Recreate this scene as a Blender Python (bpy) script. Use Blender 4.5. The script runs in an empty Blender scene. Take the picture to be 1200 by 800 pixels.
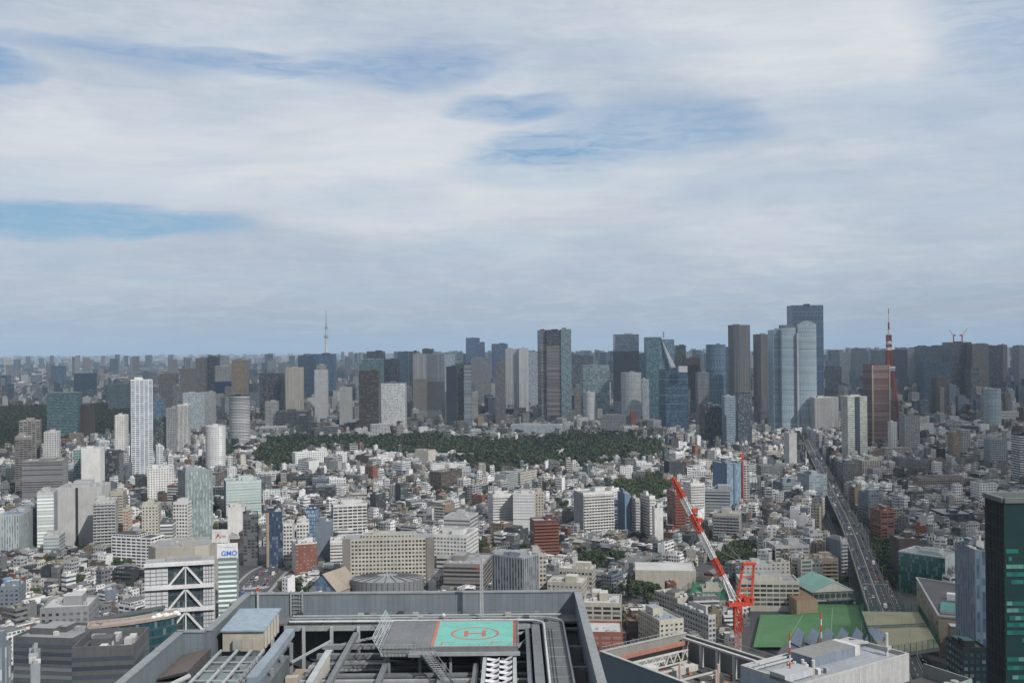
import bpy, math, random
import numpy as np
from mathutils import Vector
from mathutils.bvhtree import BVHTree
random.seed(7); NR = np.random.RandomState(7)
R = math.radians
scn = bpy.context.scene
COL = scn.collection
F = 1210.0; H = 210.0; ROLL = math.radians(0.487); V0 = 8.3
# ---------------------------------------------------------------- camera
cam = bpy.data.cameras.new("camera"); co = bpy.data.objects.new("camera", cam); COL.objects.link(co)
cam.sensor_width = 36; cam.lens = 36 * F / 1200; cam.clip_start = 1; cam.clip_end = 200000
co.location = (0, 0, H); co.rotation_mode = 'YXZ'
from mathutils import Matrix
co.matrix_world = Matrix.Translation((0, 0, H)) @ Matrix.Rotation(R(90) + math.atan(V0 / F), 4, 'X') @ Matrix.Rotation(-ROLL, 4, 'Z')
scn.camera = co
scn.render.resolution_x = 1024; scn.render.resolution_y = 682
v = scn.view_settings; v.view_transform = 'Standard'; v.look = 'None'; v.gamma = 1; v.exposure = 0.0; v.use_curve_mapping = False
scn.cycles.max_bounces = 5; scn.cycles.diffuse_bounces = 2; scn.cycles.glossy_bounces = 2; scn.cycles.volume_bounces = 0
scn.cycles.transmission_bounces = 2; scn.cycles.transparent_max_bounces = 8
scn.cycles.use_denoising = True; scn.cycles.caustics_reflective = False; scn.cycles.caustics_refractive = False
# ---------------------------------------------------------------- sun and sky
SUN_AZ, SUN_EL = 140.0, 40.0      # azimuth clockwise from the view direction
sd = bpy.data.lights.new("sun", 'SUN'); so = bpy.data.objects.new("sun", sd); COL.objects.link(so)
sd.energy = 5.0; sd.angle = R(0.6); sd.color = (1.0, 0.965, 0.91)
sv = Vector((math.sin(R(SUN_AZ)) * math.cos(R(SUN_EL)), math.cos(R(SUN_AZ)) * math.cos(R(SUN_EL)), math.sin(R(SUN_EL))))
so.rotation_euler = sv.to_track_quat('Z', 'Y').to_euler()
w = bpy.data.worlds.new("World"); scn.world = w; w.use_nodes = True
class NT:
    """small helper for building node graphs"""
    def __init__(s, t): s.t = t; s.t.nodes.clear()
    def n(s, k, **kw):
        x = s.t.nodes.new(k)
        for a, b in kw.items(): setattr(x, a, b)
        return x
    def l(s, a, b): s.t.links.new(a, b)
    def inp(s, sock, val):
        if isinstance(val, bpy.types.NodeSocket): s.l(val, sock)
        else: sock.default_value = val
    def m(s, op, a, b=0.0, c=0.0, clamp=False):
        x = s.n('ShaderNodeMath', operation=op); x.use_clamp = clamp
        s.inp(x.inputs[0], a); s.inp(x.inputs[1], b); s.inp(x.inputs[2], c); return x.outputs[0]
    def mix(s, f, a, b, typ='RGBA', blend='MIX'):
        x = s.n('ShaderNodeMix', data_type=typ)
        if typ == 'RGBA':
            x.blend_type = blend; s.inp(x.inputs[0], f); s.inp(x.inputs[6], a); s.inp(x.inputs[7], b); return x.outputs[2]
        s.inp(x.inputs[0], f); s.inp(x.inputs[2], a); s.inp(x.inputs[3], b); return x.outputs[0]
    def noise(s, vec, scale, detail=3, rough=.5, dist=0.0):
        x = s.n('ShaderNodeTexNoise'); s.inp(x.inputs['Vector'], vec); x.inputs['Scale'].default_value = scale
        x.inputs['Detail'].default_value = detail; x.inputs['Roughness'].default_value = rough; x.inputs['Distortion'].default_value = dist
        return x.outputs['Fac']
    def comb(s, a, b, c):
        x = s.n('ShaderNodeCombineXYZ'); s.inp(x.inputs[0], a); s.inp(x.inputs[1], b); s.inp(x.inputs[2], c); return x.outputs[0]
    def ss(s, x_, lo, hi):
        x = s.n('ShaderNodeMapRange', interpolation_type='SMOOTHSTEP'); s.inp(x.inputs[0], x_); s.inp(x.inputs[1], lo); s.inp(x.inputs[2], hi); return x.outputs[0]
def world_sky():
    g = NT(w.node_tree); out = g.n('ShaderNodeOutputWorld'); bg = g.n('ShaderNodeBackground'); g.l(bg.outputs[0], out.inputs[0])
    tc = g.n('ShaderNodeTexCoord').outputs['Generated']
    sep = g.n('ShaderNodeSeparateXYZ'); g.l(tc, sep.inputs[0]); x, y, z = sep.outputs
    az = g.m('ARCTAN2', x, y); el = g.m('ARCSINE', z)
    azd = g.m('MULTIPLY', az, 57.2958); eld = g.m('MAXIMUM', g.m('MULTIPLY', el, 57.2958), 0.0)
    sky = g.n('ShaderNodeTexSky', sky_type='NISHITA'); sky.sun_disc = False
    sky.sun_elevation = R(SUN_EL); sky.sun_rotation = R(SUN_AZ); sky.altitude = 0; sky.air_density = 1.0; sky.dust_density = 1.2
    skyv = g.n('ShaderNodeVectorMath', operation='SCALE'); g.l(sky.outputs[0], skyv.inputs[0]); skyv.inputs['Scale'].default_value = SKY_S
    # plane of cloud high above: perspective-correct coordinates
    zz = g.m('ADD', g.m('MAXIMUM', z, 0.0), 0.07)
    u = g.m('DIVIDE', x, zz); v_ = g.m('DIVIDE', y, zz)
    P = g.comb(g.m('ADD', g.m('MULTIPLY', u, 0.55), g.m('MULTIPLY', v_, 0.12)), g.m('MULTIPLY', v_, 0.9), 0.0)
    n1 = g.noise(P, 1.1, 6, .55, 0.7)          # large streaks
    P2 = g.comb(g.m('MULTIPLY', azd, .06), g.m('MULTIPLY', eld, .33), 3.1)
    n2 = g.noise(P2, 1.6, 6, .62, .5)        # fibres along the sky
    P3 = g.comb(g.m('MULTIPLY', azd, .12), g.m('MULTIPLY', eld, .28), 7.7)
    n3 = g.noise(P3, .9, 4, .5, .3)
    P4 = g.comb(g.m('MULTIPLY', azd, .35), g.m('MULTIPLY', eld, 1.9), 1.7)
    n4 = g.noise(P4, 1.3, 5, .6, .8)
    # named blue openings in the cloud: (azimuth, elevation, half width, half height, strength)
    gap = None
    GAPS = [(-14.5, 15.1, 13, .62, .80), (-18.5, 14.9, 6, .8, .6), (-4.8, 15.3, 4.6, 1.3, .85), (-27.3, 13.9, 2.2, .9, .95), (.9, 12.9, 3.6, .75, .9),
            (2.8, 10.8, 5.4, 1.1, 1.0), (8.3, 11.7, 5.4, 1.7, .78), (1.2, 9.6, 4.5, .8, .4), (-24.4, 6.75, 7.2, .95, 1.2), (27.5, 16.5, 4.6, 4.8, .62), (-22, 8.6, 8, 1.0, .22), (14, 8.6, 7, 1.2, .25), (27, 10, 3, 3, .25),
            (-33, 16, 6, 1.8, .6), (36, 9, 8, 2, .6), (-14, 30, 9, 3, .7), (12, 38, 12, 4, .7)]
    ewx = g.m('MULTIPLY', g.m('SUBTRACT', n3, .5), 12.0); ewy = g.m('ADD', g.m('MULTIPLY', g.m('SUBTRACT', n1, .5), 1.8), g.m('MULTIPLY', g.m('SUBTRACT', n2, .5), 1.7))
    A = g.m('ADD', azd, ewx); E = g.m('ADD', eld, ewy)
    for a0, e0, wa, we, s_ in GAPS:
        da = g.m('DIVIDE', g.m('SUBTRACT', A, a0), wa); de = g.m('DIVIDE', g.m('SUBTRACT', E, e0), we)
        r2 = g.m('ADD', g.m('MULTIPLY', da, da), g.m('MULTIPLY', de, de))
        k = g.m('MULTIPLY', g.ss(r2, 1.9, 0.0), s_)
        gap = k if gap is None else g.m('MAXIMUM', gap, k)
    gap = g.m('MULTIPLY', gap, g.m('ADD', .62, g.m('MULTIPLY', g.ss(n4, .35, .68), .42)), clamp=True)
    thin = g.m('MULTIPLY', g.ss(n1, .42, .70), .30)
    gap = g.m('MAXIMUM', gap, thin)
    # cloud brightness
    br = g.m('ADD', g.m('MULTIPLY', n1, .30), g.m('ADD', g.m('MULTIPLY', n2, .40), g.m('MULTIPLY', n3, .45)))
    br = g.m('ADD', g.ss(br, .40, .76), g.m('MULTIPLY', g.m('SUBTRACT', n4, .5), 1.0), clamp=True)
    cc = g.mix(br, CLOUD_DK, CLOUD_LT)
    # brighter band in the middle of the sky and towards the upper right
    def blob(a0, e0, wa, we):
        da = g.m('DIVIDE', g.m('SUBTRACT', A, a0), wa); de = g.m('DIVIDE', g.m('SUBTRACT', E, e0), we)
        return g.ss(g.m('ADD', g.m('MULTIPLY', da, da), g.m('MULTIPLY', de, de)), 1.4, 0.0)
    bb = g.m('MAXIMUM', g.m('MAXIMUM', g.m('MULTIPLY', blob(-9, 10.3, 22, 3.2), .75), g.m('MULTIPLY', blob(18, 16.5, 11, 4.2), .7)), g.m('MULTIPLY', blob(-4, 7.8, 12, 2.0), .6))
    cc = g.mix(g.m('MULTIPLY', bb, g.m('ADD', .35, g.m('MULTIPLY', n2, .8))), cc, CLOUD_BR)
    # low sky: blue-grey cloud base far away
    low = g.ss(eld, 6.6, .2)
    cc = g.mix(g.m('MULTIPLY', low, .93), cc, g.mix(g.ss(n4, .45, .62), CLOUD_LOW, CLOUD_LOW2))
    # small puffs above the horizon and the lit rim of the bank at the left
    puff = g.m('MULTIPLY', g.ss(g.m('ABSOLUTE', g.m('SUBTRACT', g.m('ADD', eld, g.m('MULTIPLY', g.m('SUBTRACT', n3, .5), 2.0)), 3.0)), .75, .0), g.ss(n4, .47, .62))
    cc = g.mix(g.m('MULTIPLY', puff, .5), cc, CLOUD_PUFF)
    rim = g.m('MULTIPLY', g.ss(g.m('ABSOLUTE', g.m('SUBTRACT', g.m('ADD', eld, g.m('MULTIPLY', g.m('SUBTRACT', n4, .5), .9)), 5.35)), .55, .0), g.m('MULTIPLY', g.ss(azd, -17, -22), 1.0))
    cc = g.mix(g.m('MULTIPLY', rim, .55), cc, CLOUD_PUFF)
    blue = g.mix(g.ss(eld, 3, 18), SKY_LO, SKY_HI)
    sk = g.mix(.75, skyv.outputs[0], blue)
    fin = g.mix(gap, cc, sk)
    # overhead and behind: plain broken cloud
    g.l(fin, bg.inputs[0]); bg.inputs[1].default_value = SKY_K
def rgb(r, g_, b, a=1.0): return (r, g_, b, a)
CLOUD_A = .58; HAZE_D = .000034
SKY_S = .085; SKY_K = 1.09
CLOUD_DK = rgb(.44, .50, .59); CLOUD_LT = rgb(.61, .65, .70); CLOUD_BR = rgb(.74, .755, .76)
CLOUD_LOW = rgb(.41, .47, .56); CLOUD_LOW2 = rgb(.48, .54, .615); CLOUD_PUFF = rgb(.50, .55, .62)
SKY_LO = rgb(.22, .42, .62); SKY_HI = rgb(.19, .335, .57)
world_sky()
# ---------------------------------------------------------------- materials
MATS = {}
def newmat(name):
    m = bpy.data.materials.new(name); m.use_nodes = True; return m, NT(m.node_tree)
def finish(g, bs):
    o = g.n('ShaderNodeOutputMaterial'); g.l(bs.outputs[0], o.inputs[0])
def facade_mat():
    """walls, roofs and windows: colours come from the mesh, the window grid from its UVs (one cell per window bay and storey)"""
    m, g = newmat("facade")
    def at(n):
        a = g.n('ShaderNodeAttribute', attribute_type='GEOMETRY'); a.attribute_name = n; return a
    wc = at('wcol').outputs['Color']; gc = at('gcol').outputs['Color']; par = at('par').outputs['Vector']
    sp = g.n('ShaderNodeSeparateXYZ'); g.l(par, sp.inputs[0]); wu, wv, rd = sp.outputs
    uv = g.n('ShaderNodeUVMap'); uv.uv_map = 'UVMap'; su = g.n('ShaderNodeSeparateXYZ'); g.l(uv.outputs[0], su.inputs[0]); u, v_, _ = su.outputs
    fu = g.m('ABSOLUTE', g.m('SUBTRACT', g.m('FRACT', u), .5)); fv = g.m('ABSOLUTE', g.m('SUBTRACT', g.m('FRACT', v_), .5))
    mask = g.m('MULTIPLY', g.m('LESS_THAN', fu, g.m('MULTIPLY', wu, .5)), g.m('LESS_THAN', fv, g.m('MULTIPLY', wv, .5)))
    cell = g.comb(g.m('FLOOR', u), g.m('FLOOR', v_), rd)
    wn = g.n('ShaderNodeTexWhiteNoise', noise_dimensions='3D'); g.l(cell, wn.inputs[0]); rnd = wn.outputs[0]
    pos = g.n('ShaderNodeNewGeometry').outputs['Position']
    n1 = g.noise(pos, .06, 4, .6); n2 = g.noise(pos, .9, 2, .5)
    st = g.n('ShaderNodeVectorMath', operation='MULTIPLY'); g.l(pos, st.inputs[0]); st.inputs[1].default_value = (.7, .7, .06)
    n3 = g.noise(st.outputs[0], 1.0, 3, .6)
    k = g.m('ADD', .15, g.m('ADD', g.m('MULTIPLY', n1, .40), g.m('ADD', g.m('MULTIPLY', n2, .22), g.m('MULTIPLY', n3, .32))))
    sc = g.n('ShaderNodeVectorMath', operation='SCALE'); g.l(wc, sc.inputs[0]); g.l(k, sc.inputs['Scale'])
    curtain = g.m('MULTIPLY', g.m('GREATER_THAN', rnd, .74), .17)
    gl = g.mix(curtain, gc, rgb(.33, .34, .33)); gs = g.n('ShaderNodeVectorMath', operation='SCALE'); g.l(gl, gs.inputs[0]); g.l(g.m('ADD', .65, g.m('MULTIPLY', rnd, .7)), gs.inputs['Scale'])
    c = g.mix(mask, sc.outputs[0], gs.outputs[0])
    b = g.n('ShaderNodeBsdfPrincipled'); g.l(c, b.inputs['Base Color'])
    g.l(g.mix(mask, .85, g.m('ADD', .08, g.m('MULTIPLY', rnd, .18)), 'FLOAT'), b.inputs['Roughness'])
    g.l(g.mix(mask, 1.35, 1.75, 'FLOAT'), b.inputs['IOR'])
    bp = g.n('ShaderNodeBump'); bp.inputs['Strength'].default_value = .5; bp.inputs['Distance'].default_value = .25
    g.l(g.m('SUBTRACT', 1.0, mask), bp.inputs['Height']); g.l(bp.outputs[0], b.inputs['Normal'])
    finish(g, b); return m
FAC = facade_mat()
def flat(name, col, rough=.6, metal=0.0, scale=.5, var=.25, spec=.5, ior=1.45, vscale=(1, 1, 1)):
    if name in MATS: return MATS[name]
    m, g = newmat(name); pos = g.n('ShaderNodeNewGeometry').outputs['Position']
    st = g.n('ShaderNodeVectorMath', operation='MULTIPLY'); g.l(pos, st.inputs[0]); st.inputs[1].default_value = vscale
    n1 = g.noise(st.outputs[0], scale, 5, .6); n2 = g.noise(st.outputs[0], scale * 9, 3, .6)
    k = g.m('ADD', 1 - var * .5, g.m('MULTIPLY', g.m('SUBTRACT', g.m('ADD', n1, n2), .5), var))
    sc = g.n('ShaderNodeVectorMath', operation='SCALE'); sc.inputs[0].default_value = col[:3]; g.l(k, sc.inputs['Scale'])
    b = g.n('ShaderNodeBsdfPrincipled'); g.l(sc.outputs[0], b.inputs['Base Color']); b.inputs['Metallic'].default_value = metal
    g.l(g.m('ADD', rough - .08, g.m('MULTIPLY', n2, .16)), b.inputs['Roughness']); b.inputs['IOR'].default_value = ior
    finish(g, b); MATS[name] = m; return m
def ground_mat():
    m, g = newmat("ground"); pos = g.n('ShaderNodeNewGeometry').outputs['Position']
    vor = g.n('ShaderNodeTexVoronoi'); vor.inputs['Scale'].default_value = .035; g.l(pos, vor.inputs['Vector'])
    sp = g.n('ShaderNodeSeparateXYZ'); g.l(vor.outputs['Color'], sp.inputs[0])
    vr2 = g.n('ShaderNodeTexVoronoi'); vr2.inputs['Scale'].default_value = .006; g.l(pos, vr2.inputs['Vector'])
    sp2 = g.n('ShaderNodeSeparateXYZ'); g.l(vr2.outputs['Color'], sp2.inputs[0])
    n = g.noise(pos, .12, 5, .65); n2 = g.noise(pos, .0012, 4, .6)
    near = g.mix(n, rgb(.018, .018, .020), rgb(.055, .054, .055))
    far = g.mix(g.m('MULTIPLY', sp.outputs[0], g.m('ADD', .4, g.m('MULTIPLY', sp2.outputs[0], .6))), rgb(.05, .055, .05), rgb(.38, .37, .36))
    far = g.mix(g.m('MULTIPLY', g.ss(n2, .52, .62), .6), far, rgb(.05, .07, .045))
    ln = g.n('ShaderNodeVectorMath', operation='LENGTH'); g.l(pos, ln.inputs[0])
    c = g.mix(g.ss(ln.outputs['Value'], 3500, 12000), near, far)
    b = g.n('ShaderNodeBsdfPrincipled'); g.l(c, b.inputs['Base Color']); b.inputs['Roughness'].default_value = .9; finish(g, b); return m
def leaf_mat(name, c1, c2, c3):
    m, g = newmat(name); geo = g.n('ShaderNodeNewGeometry')
    n = g.noise(geo.outputs['Position'], .07, 3, .6); r = geo.outputs['Random Per Island']
    oi = g.n('ShaderNodeObjectInfo').outputs['Random']
    c = g.mix(g.ss(n, .40, .60), c1, c2); c = g.mix(g.m('MULTIPLY', r, .45), c, c3); c = g.mix(g.m('MULTIPLY', oi, .3), c, c1)
    b = g.n('ShaderNodeBsdfPrincipled'); g.l(c, b.inputs['Base Color']); b.inputs['Roughness'].default_value = .75; b.inputs['IOR'].default_value = 1.3
    finish(g, b); return m
LEAF = leaf_mat("foliage", rgb(.022, .040, .018), rgb(.042, .062, .026), rgb(.085, .095, .035))
LEAFD = leaf_mat("forest_foliage", rgb(.010, .020, .011), rgb(.036, .050, .024), rgb(.070, .080, .036))
BARK = flat("bark", (.09, .065, .045), .9)
# ---------------------------------------------------------------- colours
C = dict(W=(.72, .71, .69), L=(.50, .50, .49), G=(.30, .31, .32), D=(.12, .125, .13), B=(.46, .43, .37), T=(.36, .29, .21), N=(.10, .078, .07), R=(.27, .10, .065),
         K=(.03, .032, .035), U=(.19, .225, .265), Y=(.56, .53, .45), V=(.25, .23, .215), M=(.31, .345, .375), Q=(.55, .62, .60), O=(.13, .05, .045), S=(.03, .052, .10), E=(.015, .075, .075), P=(.20, .29, .34), H=(.14, .20, .22), X=(.05, .062, .08), Z=(.055, .11, .18), F=(.20, .26, .25), J=(.045, .12, .105), A=(.16, .24, .34))
CN = dict(W='white', L='light grey', G='grey', D='dark grey', B='beige', T='tan', N='brown', R='red brick', K='black', U='blue grey', Y='cream', V='dull brown', M='cool grey', O='dark red', S='navy', X='charcoal')
# ---------------------------------------------------------------- mesh builder
class MB:
    def __init__(s): s.v = []; s.n = []; s.uv = []; s.w = []; s.g = []; s.p = []; s.blocks = []
    def poly(s, vs, wc, gc=(0, 0, 0), par=(0, 0, 0), uv=None):
        s.v += vs; s.n.append(len(vs)); s.uv += uv or [(0, 0)] * len(vs); s.w.append(wc); s.g.append(gc); s.p.append(par)
    def wall(s, a, b, z0, z1, wc, gc, par, bay, sto, inset=0):
        L = math.hypot(b[0] - a[0], b[1] - a[1]); nu = max(1, round(L / bay)); nv = max(1, round((z1 - z0) / sto))
        s.poly([(a[0], a[1], z0), (b[0], b[1], z0), (b[0], b[1], z1), (a[0], a[1], z1)], wc, gc, par, [(0, 0), (nu, 0), (nu, nv), (0, nv)])
    def prism(s, pts, z0, z1, wc, gc=(0, 0, 0), par=(0, 0, 0), bay=3, sto=3.3, top=None, bottom=False, cap=True, cols=None):
        n = len(pts)
        for i in range(n):
            c_ = cols[i] if cols and cols[i] else (wc, gc, par)
            s.wall(pts[i], pts[(i + 1) % n], z0, z1, c_[0], c_[1], c_[2], bay, sto)
        if cap: s.poly([(p[0], p[1], z1) for p in pts], top or wc)
        if bottom: s.poly([(p[0], p[1], z0) for p in reversed(pts)], wc)
    def box(s, cx, cy, z0, z1, w_, d, ang=0, wc=(.5, .5, .5), **k):
        s.prism(rect(cx, cy, w_, d, ang), z0, z1, wc, **k)
    def bar(s, a, b, t, wc, t2=None):
        """square-section bar from a to b"""
        a = Vector(a); b = Vector(b); d = (b - a).normalized(); up = Vector((0, 0, 1)) if abs(d.z) < .95 else Vector((0, 1, 0))
        x = d.cross(up).normalized() * t / 2; y = d.cross(x).normalized() * (t2 or t) / 2
        q = [(-1, -1), (1, -1), (1, 1), (-1, 1)]
        A = [tuple(a + x * i + y * j) for i, j in q]; B = [tuple(b + x * i + y * j) for i, j in q]
        for i in range(4): j = (i + 1) % 4; s.poly([A[j], A[i], B[i], B[j]], wc)
        s.poly(A, wc); s.poly(B[::-1], wc)
    def tube(s, a, b, r, wc, n=8, r2=None):
        a = Vector(a); b = Vector(b); d = (b - a).normalized(); up = Vector((0, 0, 1)) if abs(d.z) < .95 else Vector((0, 1, 0))
        x = d.cross(up).normalized(); y = d.cross(x).normalized(); r2 = r if r2 is None else r2
        A = [tuple(a + (x * math.cos(t) + y * math.sin(t)) * r) for t in [i * 2 * math.pi / n for i in range(n)]]
        B = [tuple(b + (x * math.cos(t) + y * math.sin(t)) * r2) for t in [i * 2 * math.pi / n for i in range(n)]]
        for i in range(n): j = (i + 1) % n; s.poly([A[j], A[i], B[i], B[j]], wc)
        s.poly(A, wc); s.poly(B[::-1], wc)
    def empty(s): return not s.n and not s.blocks
    def mesh(s, name, mat=None):
        vs = np.array(s.v, dtype=np.float32).reshape(-1, 3); cn = np.array(s.n, dtype=np.int32)
        uv = np.array(s.uv, dtype=np.float32).reshape(-1, 2); w_ = np.array(s.w, dtype=np.float32).reshape(-1, 3); g_ = np.array(s.g, dtype=np.float32).reshape(-1, 3); p_ = np.array(s.p, dtype=np.float32).reshape(-1, 3)
        for b in s.blocks:
            vs = np.concatenate([vs, b[0]]); cn = np.concatenate([cn, np.full(len(b[0]) // 4, 4, np.int32)])
            uv = np.concatenate([uv, b[1]]); w_ = np.concatenate([w_, b[2]]); g_ = np.concatenate([g_, b[3]]); p_ = np.concatenate([p_, b[4]])
        me = bpy.data.meshes.new(name); nl = int(cn.sum())
        me.vertices.add(len(vs)); me.vertices.foreach_set('co', vs.ravel())
        me.loops.add(nl); me.loops.foreach_set('vertex_index', np.arange(nl, dtype=np.int32))
        me.polygons.add(len(cn)); ls = np.concatenate([[0], np.cumsum(cn)[:-1]]).astype(np.int32)
        me.polygons.foreach_set('loop_start', ls); me.polygons.foreach_set('loop_total', cn)
        u = me.uv_layers.new(name='UVMap'); u.data.foreach_set('uv', uv.ravel())
        for nm, ar in (('wcol', w_), ('gcol', g_)):
            a = me.attributes.new(nm, 'FLOAT_COLOR', 'FACE'); a.data.foreach_set('color', np.concatenate([ar, np.ones((len(ar), 1), np.float32)], 1).astype(np.float32).ravel())
        a = me.attributes.new('par', 'FLOAT_VECTOR', 'FACE'); a.data.foreach_set('vector', p_.astype(np.float32).ravel())
        me.update(calc_edges=True); me.materials.append(mat or FAC); return me
    def obj(s, name, parent=None, mat=None, **pr):
        if s.empty(): return None
        o = bpy.data.objects.new(name, s.mesh(name, mat)); COL.objects.link(o)
        if parent: o.parent = parent; o.matrix_parent_inverse = parent_inv(parent)
        for k, v_ in pr.items(): o[k] = v_
        return o
def parent_inv(p):
    # things are unrotated Empties at their base (or meshes with identity transforms), so the inverse is a translation
    return Matrix.Translation(-Vector(p['_base'] if '_base' in p else (0, 0, 0)))
def thing(name, label, cat, loc, group=None, kind=None):
    o = bpy.data.objects.new(name, None); COL.objects.link(o); o.location = loc; o['_base'] = list(loc); o.empty_display_size = 1
    o['label'] = label; o['category'] = cat
    if group: o['group'] = group
    if kind: o['kind'] = kind
    return o
def tag(o, label=None, cat=None, group=None, kind=None):
    if label: o['label'] = label
    if cat: o['category'] = cat
    if group: o['group'] = group
    if kind: o['kind'] = kind
    return o
def copy_part(o, parent, loc):
    c = o.copy(); COL.objects.link(c); c.parent = parent; c.location = loc; return c
def rect(cx, cy, w_, d, ang=0):
    c, s = math.cos(ang), math.sin(ang)
    return [(cx + x * c - y * s, cy + x * s + y * c) for x, y in ((-w_ / 2, -d / 2), (w_ / 2, -d / 2), (w_ / 2, d / 2), (-w_ / 2, d / 2))]
def ngon(cx, cy, rx, ry, n, ang=0):
    c, s = math.cos(ang), math.sin(ang)
    return [(cx + rx * math.cos(t) * c - ry * math.sin(t) * s, cy + rx * math.cos(t) * s + ry * math.sin(t) * c) for t in [i * 2 * math.pi / n for i in range(n)]]
def UV_(px, py):
    """pixel of the photograph -> right and down from the centre, with the camera's slight roll taken out"""
    dx, dy = px - 600, py - 400; c, s = math.cos(ROLL), math.sin(ROLL)
    return dx * c - dy * s, dx * s + dy * c - V0
def PX(px, D, py=450): return UV_(px, py)[0] / F * D
def PZ(py, D, px=600): return H - UV_(px, py)[1] / F * D
def DG(px, py, z=0): return (H - z) * F / UV_(px, py)[1]
def G3(px, py, z=0):
    D = DG(px, py, z); return (PX(px, D, py), D, z)
def SCR(x, y, z):
    u, v_ = F * x / y, F * (H - z) / y + V0; c, s = math.cos(ROLL), math.sin(ROLL)
    return 600 + u * c + v_ * s, 400 - u * s + v_ * c
# rectangles already taken on the ground, and landmarks used to describe the rest
TAKEN = []; LMK = []; RECS_HERO = []
def take(cx, cy, w_, d, ang=0, h=0, margin=3): TAKEN.append((cx, cy, w_ / 2 + margin, d / 2 + margin, ang)); RECS_HERO.append((cx, cy, w_, d, ang, h))
def taken(x, y):
    x = np.asarray(x, float); y = np.asarray(y, float); r = np.zeros(x.shape, bool)
    for cx, cy, hw, hd, a in TAKEN:
        c, s = math.cos(a), math.sin(a); lx = (x - cx) * c + (y - cy) * s; ly = -(x - cx) * s + (y - cy) * c
        r |= (np.abs(lx) < hw) & (np.abs(ly) < hd)
    return r
# ================================================================ THE GROUND
def structure(name, mb_or_obj, kind='structure'):
    mb_or_obj['kind'] = kind; return mb_or_obj
g_ = MB(); S_ = 60000
g_.poly([(-S_, -3000, 0), (S_, -3000, 0), (S_, S_, 0), (-S_, S_, 0)], (.1, .1, .1))
structure('ground', g_.obj('ground', mat=ground_mat()))
# ================================================================ BUILDINGS DESCRIBED ONE BY ONE
STY = dict(grid=(3.2, 3.5, .62, .50), rib=(4, 3.6, 1.01, .45), ver=(2.6, 3.6, .5, 1.01), cur=(2.0, 3.9, .90, .84), apt=(3.4, 3.1, .74, .60), bln=(5, 3.5, 0, 0),
           fin=(2.4, 90, .5, 1.01), bay=(6.4, 3.2, .80, .55), sq=(3.4, 3.3, .45, .42), wide=(5, 3.6, .85, .55), lou=(60, 3.4, 1.01, .5), big=(7, 7.5, .86, .8))
def par_of(st, rd=0):
    s = STY[st]; return (s[2], s[3], rd)
_WIN = {}
def window_mesh(w_, h, gc, t=.14):
    key = (round(w_, 1), round(h, 1), gc, random.randrange(5))
    if key not in _WIN:
        m = MB(); y0 = -t
        f = lambda a, b, c, d: m.poly([a, b, c, d], (.3, .3, .3), gc, (1.01, 1.01, key[3] * 1.7), [(.4, .4), (.6, .4), (.6, .6), (.4, .6)])
        x = w_ / 2; z = h / 2
        f((-x, y0, -z), (x, y0, -z), (x, y0, z), (-x, y0, z)); f((-x, y0, z), (x, y0, z), (x, 0, z), (-x, 0, z)); f((-x, 0, -z), (x, 0, -z), (x, y0, -z), (-x, y0, -z))
        f((-x, 0, -z), (-x, y0, -z), (-x, y0, z), (-x, 0, z)); f((x, y0, -z), (x, 0, -z), (x, 0, z), (x, y0, z))
        _WIN[key] = m.mesh('window')
    return _WIN[key]
def put(name, me, parent, loc, ang):
    o = bpy.data.objects.new(name, me); COL.objects.link(o); o.parent = parent; o.matrix_parent_inverse = parent_inv(parent)
    o.location = loc; o.rotation_euler = (0, 0, ang); return o
def lin(c): return C[c] if isinstance(c, str) else c
def windows_on(root, a, b, z0, z1, st, gc, count):
    """window objects on the wall running a -> b (outward to its right-hand side)"""
    bay, sto, wu, wv = STY[st]; L = math.hypot(b[0] - a[0], b[1] - a[1]); nu = max(1, round(L / bay)); nv = max(1, round((z1 - z0) / sto))
    ang = math.atan2(b[1] - a[1], b[0] - a[0]); cw = L / nu; ch = (z1 - z0) / nv
    if wu > 1: nu = 1; cw = L
    for j in reversed(range(nv)):
        for i in range(nu):
            if count[0] <= 0: return z0 + (j + 1) * ch
            t = (i + .5) / nu
            put('window', window_mesh(cw * min(wu, .985), ch * wv, gc), root, (a[0] + (b[0] - a[0]) * t, a[1] + (b[1] - a[1]) * t, z0 + (j + .5) * ch), ang); count[0] -= 1
    return z0
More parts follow.
